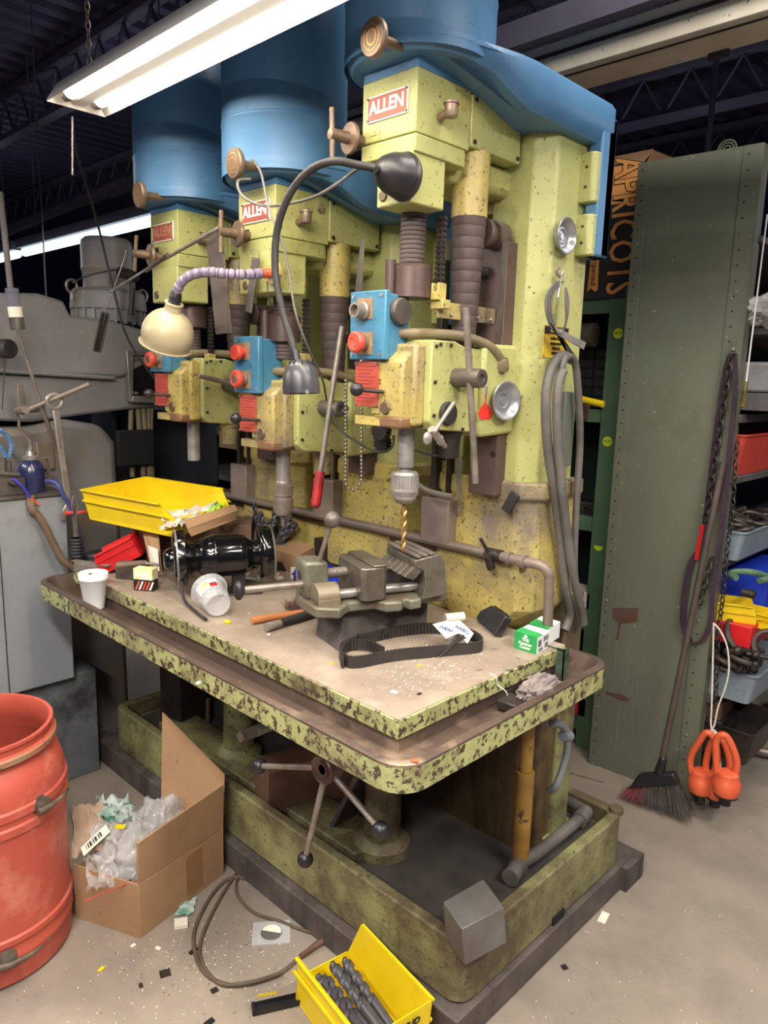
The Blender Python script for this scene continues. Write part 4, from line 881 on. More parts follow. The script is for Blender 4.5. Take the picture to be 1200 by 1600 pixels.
carton(T(826, 998), T(856, 1008), T(874, 996), .046, '', 'second green and white fastener box, behind the nearest one')
# ---- green paint stained bracket at table corner
p = Vector((-.952, 1.69, .846)); b = B(); b.box(p.x, p.x+.022, p.y-.035, p.y-.032, p.z, p.z+.085); b.box(p.x+.019, p.x+.022, p.y-.035, p.y-.008, p.z, p.z+.085); b.box(p.x-.03, p.x+.022, p.y-.035, p.y-.032, p.z+.080, p.z+.083)
solo('metal_bracket', b, pm('green_splashed_steel', (96, 120, 98), (60, 62, 58), 40, .4, .4, bump=.2), 'small angle bracket with green splashes standing at the trough corner', 'bracket')
# ---- rag in trough
def blob(c, r, amp, sc, seed, n=28, flat=.6):
    b = B(); c = Vector(c); vs = []; k = n//2+1
    for i in range(n):
        for q in range(k):
            t = 2*PI*i/n; ph = PI*q/(k-1); d = Vector((math.sin(ph)*math.cos(t), math.sin(ph)*math.sin(t), -math.cos(ph)))
            f = 1+amp*noise.noise(d*sc+Vector((seed, 0, 0)))+amp*.6*noise.noise(d*sc*2.3+Vector((0, seed, 0)))
            vs.append(c+Vector((d.x*r[0], d.y*r[1], d.z*r[2]))*f)
    return b.add(vs, [(i*k+q, ((i+1)%n)*k+q, ((i+1)%n)*k+q+1, i*k+q+1) for i in range(n) for q in range(k-1)])
c = P(843, 1080, z=.875)
RAG = pm('dirty_grey_rag', (134, 122, 116), (108, 98, 94), 14, .95, bump=.6)
solo('shop_rag', blob((c.x-.005, c.y, .876), (.032, .075, .034), .34, 2.4, 3.1, 48), RAG, 'crumpled grey pink shop rag lying in the right trough', 'rag')
b = B(TR((c.x-.03, c.y-.08, .852), .1)); b.box(-.02, .03, -.03, .03, -.004, .02); solo('rag_block', b, IROND, 'dark metal piece under the front end of the rag in trough', 'metal piece', bevel=.004)
# ---- loose wire on the table edge
b = B().tube([T(765, 1052), T(775, 1058), T(778, 1070, .90), P(790, 1080, z=.885), P(793, 1088, z=.87)], .0012, 5); solo('loose_wire', b, PAPER, 'thin curled pale wire dangling over right table edge', 'wire')

# ---- wooden handles / brush
b = B().lathe([(0, 0), (.010, .002), (.011, .02), (.0095, .06), (.010, .12), (.0085, .16), (0, .165)], T(393, 976)+Vector((0, 0, .012)), T(490, 960)-T(393, 976), 18)
t = thing('brush', 'dusting brush with orange wood handle and brown bristles on the table', 'brush', T(440, 970))
part('handle', b, pm('orange_wood', (188, 122, 70), (164, 100, 56), 9, .5, chip=(120, 80, 50), camt=.3, csc=30), t)
b = B(); c0 = T(455, 957)+Vector((0, 0, .02))
for i in range(240):
    d = Vector((random.gauss(-.2, .6), random.gauss(.1, .7), random.uniform(.1, 1.2))).normalized()*random.uniform(.03, .055)
    p = c0+Vector((random.uniform(-.02, .02), random.uniform(-.01, .03), -.012)); q = p+d; w = Vector((.0007, .0005, 0))
    b.add([p-w, p+w, q], [(0, 1, 2)])
part('bristles', b, pm('brown_bristles', (96, 68, 54), (70, 50, 40), 20, .8, bump=0), t, kind='stuff')
t = thing('hammer', 'hammer handle with grey rubber grip pointing left of the vise', 'hammer', T(440, 980))
a0 = T(416, 988)+Vector((0, 0, .014)); a1 = T(500, 962)+Vector((0, 0, .014))
b = B().lathe([(0, 0), (.012, 0), (.013, .004), (.012, .03), (.0105, .05)], a0, a1-a0, 18); part('butt_cap', b, pm('light_grey_rubber', (142, 132, 126), (122, 112, 106), 9, .6), t)
b = B().lathe([(.0105, .05), (.012, .08), (.013, .13), (.011, .20), (0, .205)], a0, a1-a0, 18); part('grip', b, BLACKM, t)
# ---- clear deli cup
t = thing('plastic_cup', 'clear plastic deli cup tipped on its side with a green and red label', 'cup', T(340, 965))
p0 = T(352, 955)+Vector((-.0, .0, .055)); ax = Vector((-.50, -.08, .42))
p0 = P(341, 945, z=TZ+.040); d = Vector((-.93, .30, .17))
b = B().lathe([(0, 0), (.026, 0), (.034, -.004), (.039, .006), (.042, .03), (.047, .085), (.0475, .092), (.054, .094), (.055, .098), (.051, .099), (.046, .092), (.040, .02), (.036, .004), (0, .004)], p0, d, 36); part('cup_body', b, CLEAR, t, sharp=60)
b = B()
dn = d.normalized(); u_ = Vector((-dn.y, dn.x, 0)).normalized(); w_ = dn.cross(u_)
cdir = (Vector((0, 0, HC))-p0); cdir -= dn*cdir.dot(dn); cdir.normalize(); sd = dn.cross(cdir)
def patch(a0, a1, h0, h1, off=.001, n=9):
    vs = []
    for k in range(n):
        a = a0+(a1-a0)*k/(n-1); e = cdir*math.cos(a)+sd*math.sin(a)
        for h in (h0, h1): vs.append(p0+dn*h+e*(.042+(h-.03)*.09+off))
    return B().add(vs, [(2*k, 2*k+2, 2*k+3, 2*k+1) for k in range(n-1)])
lb = part('label', patch(-.75, .75, .035, .078), PAPER, t)
part('green_leaf_print', patch(-.5, .15, .045, .072, .0016), pm('leaf_green_print', (130, 170, 60), (220, 220, 170), 80, .5, bump=0), lb)
part('red_print', patch(.2, .7, .037, .058, .0016), pm('dark_red_print', (150, 34, 44), None, rough=.5, bump=0), lb)
# ---- white foam cup in trough
c = P(136, 955, z=.846); c = Vector((-2.30, 1.022, .846))
t = thing('foam_cup', 'white foam coffee cup standing in the front trough at left', 'cup', c)
b = B().lathe([(0, 0), (.030, 0), (.031, .003), (.0435, .098), (.0465, .1), (.047, .118), (.0455, .12), (.0435, .118), (.0405, .09), (0, .088)], c, n=40); part('cup_body', b, pm('white_foam', (232, 230, 226), None, rough=.6, bump=.03), t, sharp=50)
b = B().cyl(c+Vector((0, 0, .1)), c+Vector((0, 0, .113)), .0435, n=36); part('lid', b, pm('white_lid', (222, 218, 212), None, rough=.4, bump=0), t, .001)
b = B().cyl(c+Vector((-.01, -.005, .112)), c+Vector((-.01, -.005, .1145)), .006, n=10); part('lid_hole', b, IROND, t)

# ---- black enamel double ended grinder / spotlight body lying on its side
gp0 = T(278, 880, 1.03); gp1 = T(420, 862, 1.045)
g0 = P(272, 880, z=1.025); g1 = P(412, 868, z=1.035)
ax = (g1-g0); Lg = ax.length; an = ax.normalized()
t = thing('black_lamp_housing', 'glossy black bell ended motor housing lying on its side on table', 'motor', Vector(((g0.x+g1.x)/2, (g0.y+g1.y)/2, TZ)))
b = B().lathe([(r_*1.28, h_) for r_, h_ in [(0, -.034), (.018, -.031), (.027, -.022), (.03, -.01), (.03, .0)]], g0+Vector((0, 0, .012)), an, 30); part('round_boss', b, BLACKG, t, sharp=60)
b = B().lathe([(r_*1.28, h_) for r_, h_ in [(.03, -.004), (.062, -.004), (.071, .002), (.073, .01), (.073, .032), (.069, .036), (.055, .038), (.04, .052), (.034, .07)]], g0+Vector((0, 0, .012)), an, 40); part('end_bell', b, BLACKG, t, sharp=50)
b = B().lathe([(r_*1.28, h_) for r_, h_ in [(.0715, .004), (.0745, .006), (.0745, .009), (.0725, .011)]], g0+Vector((0, 0, .012)), an, 40); part('bright_rim', b, STEEL, t)
b = B().lathe([(r_*1.28, h_) for r_, h_ in [(.03, .06), (.036, .066), (.048, .085), (.053, .11), (.0535, .12), (.0545, .122), (.0545, .128), (.0535, .13), (.052, .20), (.048, .225), (.036, .235), (.033, .25), (.034, .30)]], g0+Vector((0, 0, .012)), an, 40); part('motor_body', b, BLACKG, t, sharp=50)
b = B().lathe([(r_*1.28, h_) for r_, h_ in [(.0, .262), (.060, .262), (.066, .266), (.068, .275), (.068, .305), (.064, .310), (.058, .3105), (.056, .305), (.03, .300), (0, .300)]], g0+Vector((0, 0, .012)), an, 40); part('disc_housing', b, BLACKG, t, sharp=50)
b = B().lathe([(r_*1.28, h_) for r_, h_ in [(.0675, .302), (.0695, .304), (.0685, .308), (.065, .311)]], g0+Vector((0, 0, .012)), an, 40); part('bright_rim', b, STEELB, t)
for a_ in (.3, 2.2, 4.1):
    pass
b = B().tube([g0+an*.16+Vector((0, -.02, .05)), P(335, 838, z=1.09), P(300, 865, z=1.06), P(285, 900, z=1.0), P(287, 935, z=.94), P(305, 955, z=.93), P(322, 968, z=.93)], .0045, 8); part('power_cable', b, BLACKM, t)
b = B(TR(Vector((g0.x, g0.y, TZ))+Vector((an.x*.2, an.y*.2, 0)), math.atan2(an.y, an.x))); b.box(-.07, .07, -.055, .035, .0, .006); b.box(-.02, .02, -.015, .015, .006, .06); part('mounting_foot', b, BLACKP, t, .002)
b = B(); p = T(443, 905, TZ+.008); b.cyl(p, p+Vector((0, 0, .004)), .008, n=10)
# ---- pencil stub / silver rod at base
b = B().cyl(T(372, 905)+Vector((0, 0, .01)), T(408, 912)+Vector((0, 0, .01)), .007, n=12); solo('steel_rod', b, STEEL, 'short bright steel rod lying below the black motor housing', 'rod')
# ---- small printed boxes (orange + yellow)
def rbox(c, sx, sy, sz, rz, mat, name, label, cat_, bev=.001, rx=0, ry=0):
    b = B(TR(c, rz, rx, ry)).box(-sx/2, sx/2, -sy/2, sy/2, 0, sz); return solo(name, b, mat, label, cat_, bevel=bev)
c = T(220, 923)
t = thing('small_carton', 'small black and orange striped carton before the black housing', 'box', c); M = TR(c+Vector((0, .02, 0)), math.radians(35))
b = B(M).box(-.035, .032, -.018, .018, 0, .036); part('carton', b, BLACKP, t, .001)
for k in range(5):
    x = -.03+k*.012; b = B(M); b.prism([(x, .004), (x+.006, .004), (x+.018, .032), (x+.012, .032)], 'y', -.0188, -.0182); part('stripe', b, (ORANGE, WHITE, REDB)[k % 3], t)
t = thing('small_carton', 'yellow and white carton stacked on the black striped one', 'box', c+Vector((0, .02, .037))); M = TR(c+Vector((0, .02, .037)), math.radians(31))
b = B(M).box(-.035, .032, -.018, .018, 0, .036); part('carton', b, pm('yellow_white_print', (226, 214, 120), (228, 226, 210), 40, .5, bump=0), t, .001)
b = B(M).box(-.028, .024, -.0188, -.0182, .008, .026); part('label', b, PAPER, t)
# ---- steel bar block and file with wooden handle
rbox(T(188, 905)+Vector((0, .03, 0)), .07, .05, .055, .6, IRON, 'steel_block', 'square steel block behind the small cartons under the file', 'block', .002)
t = thing('file', 'flat file with a worn wooden handle lying across a steel block', 'file', T(200, 880)); p0 = T(180, 884, TZ+.066); p1 = T(224, 880, TZ+.066); p2 = T(250, 882, TZ+.066)
b = B().lathe([(0, 0), (.010, .002), (.012, .01), (.010, .05), (.011, .08), (.008, .10), (0, .102)], p0, p1-p0, 16); part('handle', b, pm('grey_worn_wood', (126, 104, 86), (98, 80, 66), 12, .6), t)
b = B().cyl(p1, p2, .005, .004, 8); part('blade', b, STEELB, t)
b = B(TR(T(140, 893, TZ)+Vector((0, .0, .03)), .4)); b.box(-.07, .09, -.012, .012, 0, .004); b.box(-.05, .05, -.02, .02, -.03, 0); solo('steel_bar', b, STEELB, 'flat steel bar on dark packing at the table left end behind cup', 'bar', bevel=.001)
b = B().lathe([(.02, 0), (.045, 0), (.046, .012), (.040, .02), (.018, .022), (.018, .0)], T(145, 872)+Vector((-.0, .02, .0)), n=26); solo('rubber_plug', b, BLACKM, 'dark round cap lying behind the white cup', 'cap')

# ---- stacking bins
def bin_(name, M, L, W, H, mat, label, group=None, front=.5, flare=1.12, th=.0025):
    """bin: local x along the length (front at -x), y across"""
    t = thing(name, label, 'bin', M.translation, group)
    hw0, hw1 = W/2/flare, W/2; l0, l1 = L/2/1.04, L/2; hf = H*front
    def wall(p4, q4): return B(M).hexa(p4, q4)
    b = B(M).hexa([(-l0, -hw0, 0), (l0, -hw0, 0), (l0, hw0, 0), (-l0, hw0, 0)], [(-l0, -hw0, th), (l0, -hw0, th), (l0, hw0, th), (-l0, hw0, th)]); part('bottom', b, mat, t)
    for s in (-1, 1):
        o0 = [(-l0, s*hw0, 0), (l0, s*hw0, 0), (l1, s*hw1, H), (-l1*.80, s*hw1, H), (-l1, s*hw1*(hf/H*.3+.7), hf)]
        i0 = [(p[0], p[1]-s*th, p[2]) for p in o0]
        b = B(M); n = 5; b.add(o0+i0, [tuple(range(5)), tuple(range(9, 4, -1))]+[(i, (i+1)%5, 5+(i+1)%5, 5+i) for i in range(5)]); sd_ = part('side_wall', b, mat, t)
        b = B(M).hexa([(-l1*.80, s*hw1, H-.006), (l1, s*hw1, H-.006), (l1, s*(hw1+.007), H-.006), (-l1*.80, s*(hw1+.007), H-.006)], [(-l1*.80, s*(hw1-.002), H), (l1, s*(hw1-.002), H), (l1, s*(hw1+.007), H), (-l1*.80, s*(hw1+.007), H)]); part('rim', b, mat, sd_, .001)
        b = B(M).hexa([(-l1*.97, s*(hw0+(hw1-hw0)*.62), H*.60), (l1*.99, s*(hw0+(hw1-hw0)*.62), H*.60), (l1*.99, s*(hw1+.002), H*.60), (-l1*.97, s*(hw1+.002), H*.60)], [(-l1*.9, s*(hw0+(hw1-hw0)*.7), H*.66), (l1, s*(hw0+(hw1-hw0)*.7), H*.66), (l1, s*(hw1+.002), H*.66), (-l1*.9, s*(hw1+.002), H*.66)]); part('ridge', b, mat, sd_)
    b = B(M).hexa([(l0-th, -hw0, 0), (l0, -hw0, 0), (l0, hw0, 0), (l0-th, hw0, 0)], [(l1-th, -hw1, H), (l1, -hw1, H), (l1, hw1, H), (l1-th, hw1, H)]); part('back_wall', b, mat, t)
    wf = hw1*(hf/H*.3+.7)
    b = B(M).hexa([(-l0, -hw0, 0), (-l0+th, -hw0, 0), (-l0+th, hw0, 0), (-l0, hw0, 0)], [(-l1, -wf, hf), (-l1+th, -wf, hf), (-l1+th, wf, hf), (-l1, wf, hf)]); fw = part('front_wall', b, mat, t)
    b = B(M).box(-l1-.006, -l1+.003, -wf, wf, hf-.006, hf); part('rim', b, mat, fw, .001)
    return t
# long yellow bin on the table, seen from its long side
ya = P(131, 764, z=1.20); yb = P(303, 795, z=1.20); yc = P(348, 762, z=1.20)
d = (yb-ya); d.z = 0; Lb = d.length
mid = (ya+yc)/2; mid.z = 1.085
ang = math.atan2(d.y, d.x)
bin_('storage_bin', TR(mid+Vector((.02, .0, 0)), ang+PI, math.radians(-4)), .48, .28, .115, YEL, 'long empty yellow storage bin perched on boxes at the table left end', front=.55)
ctn = thing('dark_carton', 'dark printed carton under the yellow bin beside the red bin', 'box', T(205, 870))
b = B(TR(Vector((-2.44, 1.37, TZ)), .35)).box(-.10, .12, -.07, .09, 0, .16); part('carton', b, pm('dark_brown_card', (58, 44, 40), (48, 36, 34), 8, .6), ctn, .002)
b = B(TR(Vector((-2.44, 1.37, TZ)), .35)).box(-.10, -.03, -.0715, -.0702, .07, .13); part('photo_label', b, pm('pale_label', (190, 170, 156), (150, 120, 104), 30, .5, bump=0), ctn)
for q in range(5):
    b = B(TR(Vector((-2.44, 1.37, TZ)), .35)).box(-.02, .09-.012*(q % 3), -.0715, -.0702, .10-q*.014, .104-q*.014); part('line_of_print', b, BRASS, ctn)
rbox(Vector((-2.62, 1.50, TZ)), .12, .16, .158, .2, CARD, 'cardboard_box', 'plain box hidden behind the dark carton under the yellow bin', 'box')
rp_ = T(197, 893); 
bin_('parts_bin', TR(Vector((-2.43, 1.17, TZ+.022)), math.radians(-62), 0, math.radians(-26)) if False else TR(Vector((-2.415, 1.19, TZ+.03)), math.radians(52), math.radians(0), math.radians(-28)), .155, .115, .075, REDBIN, 'small bright red parts bin tipped towards the white cup', front=.5)
b = B().lathe([(0, 0), (.028, .0), (.034, .006), (.034, .03), (.028, .05), (0, .052)], T(222, 876)+Vector((0, .03, .035)), (.75, .4, .1), 26)
for i in range(26): pass
solo('ribbed_knob', b, BLACKM, 'black ribbed round knob lying left of the open carton', 'knob')
b = blob(T(210, 888)+Vector((-.03, .06, .02)), (.06, .04, .022), .5, 2.4, 7.7); solo('dark_cloth', b, pm('maroon_cloth', (74, 46, 48), (56, 36, 38), 12, .9, bump=.5), 'dark maroon cloth crumpled behind the wooden file handle', 'cloth')
# ---- open carton leaning on black housing, filled with paper and bags
oc_ = thing('open_carton', 'torn open cardboard carton with paper and film above black housing', 'box', Vector((-2.28, 1.42, TZ)))
q = [P(238, 890, z=.97), P(250, 899, z=.96), P(248, 812, z=1.10), P(216, 805, z=1.10)]
q = [P(235, 886, z=.955), P(252, 897, z=.95), P(246, 824, z=1.085), P(217, 806, z=1.11)]; part('side_flap', quad(q, .003), CARD, oc_)
q = [P(237, 880, z=.975), P(250, 893, z=.965), P(247, 858, z=1.03), P(232, 852, z=1.03)]; q = [p+Vector((.002, -.003, .001)) for p in q]; part('shipping_label', quad(q, .0006), PAPER, oc_)
q = [P(293, 826, z=1.14), P(372, 797, z=1.15), P(366, 788, z=1.165), P(288, 812, z=1.155)]; part('front_panel', quad(q, .003), CARD, oc_)
q = [P(293, 826, z=1.14), P(300, 838, z=1.115), P(368, 812, z=1.12), P(372, 797, z=1.15)]; part('panel_face', quad(q, .003), CARD, oc_)
b = B(TR(Vector((-2.27, 1.46, TZ)), .9)); b.box(-.09, .14, -.08, .08, 0, .17); part('carton_body', b, pm('dark_inside_card', (112, 88, 66), (96, 74, 56), 6, .8), oc_, .002)
def crumple(corners, nx, ny, amp, sc, seed, th=0):
    A, Bq, Cq, D = [Vector(c) for c in corners]; vs = []
    for i in range(nx+1):
        for j in range(ny+1):
            u_, v_ = i/nx, j/ny; p = A.lerp(Bq, u_).lerp(D.lerp(Cq, u_), v_)
            k = Vector((u_*sc, v_*sc, seed)); p = p+Vector((noise.noise(k), noise.noise(k+Vector((7, 3, 1))), abs(noise.noise(k*1.3+Vector((3, 9, 4))))*1.6+.8*abs(noise.noise(k*3.1))))*amp
            vs.append(p)
    return B().add(vs, [(i*(ny+1)+j, (i+1)*(ny+1)+j, (i+1)*(ny+1)+j+1, i*(ny+1)+j+1) for i in range(nx) for j in range(ny)])
b = crumple([P(250, 830, z=1.11), P(295, 826, z=1.12), P(340, 790, z=1.15), P(262, 805, z=1.13)], 26, 20, .02, 5, 2); part('crumpled_paper', b, pm('pale_packing_paper', (214, 206, 190), (200, 190, 172), 12, .6, bump=.2), oc_, sharp=180)
b = crumple([P(318, 812, z=1.145), P(340, 800, z=1.15), P(352, 788, z=1.155), P(330, 792, z=1.15)], 8, 6, .008, 3, 5); part('green_slip', b, pm('lime_green_slip', (176, 228, 70), None, rough=.5, bump=0), oc_, sharp=180)
b = crumple([P(255, 835, z=1.10), P(275, 836, z=1.105), P(278, 822, z=1.11), P(262, 820, z=1.11)], 8, 6, .006, 3, 8); part('yellow_slip', b, YEL, oc_, sharp=180)
# ---- drill bits cluster
for i in range(16):
    px = 366+random.uniform(-14, 30); py = 822+random.uniform(-8, 14)
    base = T(px-20, py+32)+Vector((0, 0, .01)); base = Vector((-2.22+random.uniform(-.06, .12), 1.60+random.uniform(-.05, .06), TZ+.004+.01*(i % 4)))
    d = Vector((random.uniform(-.15, .35), random.uniform(-.2, .4), random.uniform(.5, 1.1))).normalized()
    rot = Vector((0, 0, 1)).rotation_difference(d).to_matrix().to_4x4()
    b = drillbit(random.uniform(.11, .17), random.uniform(.008, .013), 2.6, Matrix.Translation(base) @ rot, shank=.05)
    o = solo('twist_drill', b, DRILL, 'dark twist drill standing in the bunch behind the black housing', 'drill bit', 'dark twist drills bunched behind black housing', sharp=25)
rbox(Vector((-2.14, 1.62, TZ)), .30, .12, .035, .5, IROND, 'steel_tray', 'low dark steel tray holding the bunch of twist drills', 'tray', .003)
# ---- blue bins, segmented hoses, boxes by pedestal
bin_('small_parts_bin', TR(Vector((-1.86, 1.60, TZ)), math.radians(75)), .13, .10, .05, BLUEBIN, 'royal blue parts bin nearest black housing', front=.6)
bin_('small_parts_bin', TR(Vector((-1.72, 1.635, TZ)), math.radians(80)), .13, .13, .055, BLUEBIN, 'royal blue parts bin behind the vise lever', front=.6)
b = B().lathe([(0, 0), (.04, 0), (.044, .03), (.045, .03), (.041, -.002), (0, -.002)], Vector((-1.60, 1.52, TZ+.004)), n=28); solo('clear_dish', b, CLEAR, 'small clear plastic dish behind the vise end block', 'dish')
for i, pts in enumerate((((441, 848), (460, 850), (480, 858), (500, 866), (522, 874)), ((441, 864), (460, 872), (480, 880), (500, 884), (518, 890)))):
    b = B(); pp = cat([P(a, c, z=TZ+.04) for a, c in pts], 5)
    for p0, p1 in zip(pp[:-1], pp[1:]): b.cyl(p0, p0.lerp(p1, .85), .0065, .0045, 8)
    solo('segmented_hose', b, BLACKM, ('upper' if i == 0 else 'lower')+' dark segmented hose draped toward the blue bins', 'hose')
rbox(Vector((-2.05, 1.66, TZ)), .16, .10, .085, .1, CARD, 'cardboard_box', 'tilted brown cardboard piece by the pedestal behind black housing', 'box', .001, .2)
t = rbox(Vector((-1.95, 1.60, TZ)), .06, .05, .03, .9, PAPER, 'paper_box', 'small pale paper box between brown cardboard and blue bin', 'box')
b = B(); 
for i in range(12):
    p = T(390+random.uniform(-25, 50), 885+random.uniform(-5, 20)); b.add(B(TR(p, random.uniform(0, 3))).box(-.012, .014, -.008, .008, 0, .008).v, [(3,2,1,0),(4,5,6,7),(0,1,5,4),(1,2,6,5),(2,3,7,6),(3,0,4,7)])
solo('paper_scraps', b, PAPER, 'torn paper scraps under the black housing', 'scraps', kind='stuff')
# ---- metal chips scattered on the table
b = B()
for i in range(620):
    if i < 420: px, py = random.gauss(690, 60), random.gauss(1045, 22)
    else: px, py = random.uniform(380, 860), random.uniform(940, 1110)
    p = T(px, py)
    if not (-2.4 < p.x < -.98 and 1.07 < p.y < 1.69): continue
    s = random.uniform(.0008, .0026); a = random.uniform(0, PI); e = Vector((math.cos(a), math.sin(a), .1))*s*1.6; f_ = Vector((-math.sin(a), math.cos(a), .3))*s*.5
    b.add([p, p+e, p+e+f_+Vector((0, 0, s*.8)), p+f_], [(0, 1, 2, 3)])
solo('metal_chips', b, STEEL, 'bright metal chips scattered over the table before the belt', 'chips', kind='stuff')
for px, py, s, c_, lab in ((420, 992, .006, WHITE, 'white crumb near the left side of the hammer grip'), (616, 1083, .009, PAPER, 'pale paper crumb near the front table edge'), (655, 1085, .006, BLACKP, 'small black scrap right of the pale crumb at table front'), (518, 1037, .006, YEL, 'yellow crumb left of the belt loop'), (655, 1041, .006, YEL, 'yellow crumb in front of the belt'), (810, 1028, .006, STEEL, 'small nut in front of the green boxes'), (355, 973, .012, YEL, 'yellow and white scrap beside the clear cup')):
    p = T(px, py); solo('crumb', B(TR(p, px)).box(-s, s, -s*.6, s*.6, 0, s*.5), c_, lab, 'debris', bevel=s*.2)
for px, py in ((765, 1015), (740, 1048), (783, 1048)):
    p = T(px, py); q = p+Vector((.012, .016, 0)); pts = [p.lerp(q, i/24)+Vector((.003*math.cos(i*1.6), 0, .003+.003*math.sin(i*1.6))) for i in range(25)]
    solo('metal_curl', B().tube(pts, .0008, 5, sub=1), STEEL, 'bright curl of drilling swarf on the table right of belt', 'swarf', 'bright swarf curls on table right side')
for px, py, m_, lab in ((310, 1068, PAPER, 'white and yellow crumb in the front trough, left one'), (372, 1068, YEL, 'yellow crumb in the front trough'), (228, 993, WHITE, 'white foil crumb in the left part of the trough'), (648, 1190, ORANGE, 'orange chip on the trough lip at the near corner')):
    p = P(px, py, z=.884 if px > 600 else .850); solo('crumb', B(TR(p, px)).box(-.007, .007, -.005, .005, 0, .004), m_, lab, 'debris', bevel=.001)

# ================================================================== THINGS HUNG ON THE PRESS
# black gooseneck lamp
t = thing('gooseneck_lamp', 'black gooseneck work lamp arching from the nearest spindle head', 'lamp', P(635, 278, y=1.284))
c = P(634, 277, y=1.284)
b = B().lathe([(0, 0), (.050, 0), (.052, .006), (.048, .010), (.046, .014), (.049, .018), (.047, .024), (.044, .045), (.034, .068), (.018, .083), (.010, .088), (.010, .10), (0, .10)], c, (0, -1, -.03), 34); part('magnetic_base', b, BLACKP, t, sharp=30)
pts = [c+Vector((0, -.095, 0)), P(560, 258, y=1.165), P(520, 252, y=1.12), P(482, 268, y=1.10), P(452, 305, y=1.09), P(433, 360, y=1.09), P(430, 420, y=1.09), P(440, 480, y=1.09), P(455, 530, y=1.09), P(463, 562, y=1.09)]
b = B().tube(pts, .0085, 12, sub=7); part('gooseneck', b, BLACKM, t)
b = B().cyl(P(461, 548, y=1.09), P(464, 566, y=1.09), .0095, n=12); part('collar', b, BLACKP, t)
sc = P(470, 590, y=1.09)
b = B().lathe([(.010, .040), (.020, .036), (.033, .024), (.040, .006), (.042, -.018), (.0425, -.036), (.0405, -.036), (.039, -.016), (.036, .004), (.028, .02), (.01, .03)], sc, (-.08, 0, 1), 36, close=True); sh = part('lamp_shade', b, pm('scuffed_black_shade', (38, 38, 42), (66, 64, 66), 10, .35, bump=.1), t, sharp=50)
for i in range(8):
    a = 2*PI*i/8+.2; b = B(); e = Vector((math.cos(a), math.sin(a), 0)); b.cyl(sc+e*.018+Vector((0, 0, .038)), sc+e*.028+Vector((0, 0, .0315)), .0016, n=6); part('vent_slot', b, DARK, sh)
b = B().cyl(P(479, 612, y=1.06), P(480, 613, y=1.05), .004, n=8); part('screw', b, STEELB, sh)
# beige lamp on lilac segmented arm
t = thing('globe_shade_lamp', 'beige globe shaded lamp on a lilac segmented arm, third spindle', 'lamp', P(430, 428, y=1.284))
c = P(430, 427, y=1.283); b = B().lathe([(0, .012), (.028, .012), (.032, .008), (.032, 0), (0, 0)], c, (0, -1, 0), 28); part('magnet_disc', b, GREENB, t, .001)
pp = [c+Vector((0, -.012, 0)), P(412, 427, y=1.25), P(385, 429, y=1.20), P(355, 428, y=1.16), P(325, 425, y=1.13), P(298, 430, y=1.11), P(282, 442, y=1.10), P(276, 456, y=1.10)]
pp = cat(pp, 4); b = B(); L = [0]
for i in range(len(pp)-1): L.append(L[-1]+(pp[i+1]-pp[i]).length)
n = 12; an_ = []
for k in range(n+1):
    s = L[-1]*k/n; i = max(j for j in range(len(L)) if L[j] <= s+1e-9); i = min(i, len(pp)-2); an_.append(pp[i].lerp(pp[i+1], (s-L[i])/(L[i+1]-L[i])))
for k in range(n):
    a, c2 = an_[k], an_[k+1]; l = (c2-a).length; b = B().lathe([(.008, 0), (.0128, l*.18), (.0138, l*.45), (.0118, l*.62), (.0085, l*.66), (.0135, l*.72), (.0125, l*.92), (.008, l*1.0)], a, (c2-a), 16)
    part('arm_segment', b, ORANGE if k == 0 else LILAC, t)
a0 = P(276, 456, y=1.10); a1 = P(267, 502, y=1.10)
b = B().lathe([(0, 0), (.012, 0), (.016, .01), (.017, .018), (.0165, .03), (.019, .034), (.019, .05), (.0165, .053), (.018, .056), (.0185, .09), (0, .09)], a0, a1-a0, 22); part('socket', b, BLACKP, t)
cs = P(262, 522, y=1.10); ax = (a0-cs).normalized()
pr = [(.072*math.sin(PI*i/18), -.072*math.cos(PI*i/18)) for i in range(6, 16)]
pr = [(.0735, -.036), (.074, -.034)]+[(r, h) for r, h in pr]+[(.024, .068), (.022, .085), (.026, .088), (.0255, .092), (.018, .092)]
b = B().lathe(pr, cs, ax, 40); b.lathe([(0, -.034), (.071, -.034), (.0735, -.036)], cs, ax, 40); part('lamp_shade', b, BEIGE, t, sharp=40)
b = B().tube([P(418, 440, y=1.26), P(419, 462, y=1.25), P(425, 480, y=1.27), P(428, 485, y=1.30)], .0018, 6); part('cord', b, BLACKM, t)
# magnetic pick-up rod, brush, blades
t = thing('pickup_tool', 'long telescopic steel pick-up tool balanced on the second spindle handle', 'tool', P(330, 365, y=1.17))
a, m_, e = P(171, 457, y=1.17), P(243, 412, y=1.17), P(343, 356, y=1.20)
b = B().cyl(a, m_, .0035, n=10); part('thin_rod', b, STEEL, t); b = B().cyl(m_.lerp(a, .1), e, .0055, n=10); part('outer_tube', b, STEELB, t); b = B().cyl(P(228, 423, y=1.165), P(262, 398, y=1.165), .0065, n=8); part('clip', b, IRON, t)
t = thing('bottle_brush', 'wire bottle brush hanging from the third spindle knob', 'brush', P(165, 500, y=1.16))
b = B().tube([P(197, 391, y=1.2), P(192, 410, y=1.18), P(178, 450, y=1.16), P(165, 490, y=1.16)], .0018, 6); b.tube([P(165, 490, y=1.16), P(150, 551, y=1.16)], .0018, 6, sub=1); part('wire_stem', b, STEELB, t)
b = B(); a, e = P(165, 489, y=1.16), P(151, 549, y=1.16); d = (e-a).normalized(); u_ = d.orthogonal().normalized(); w_ = d.cross(u_)
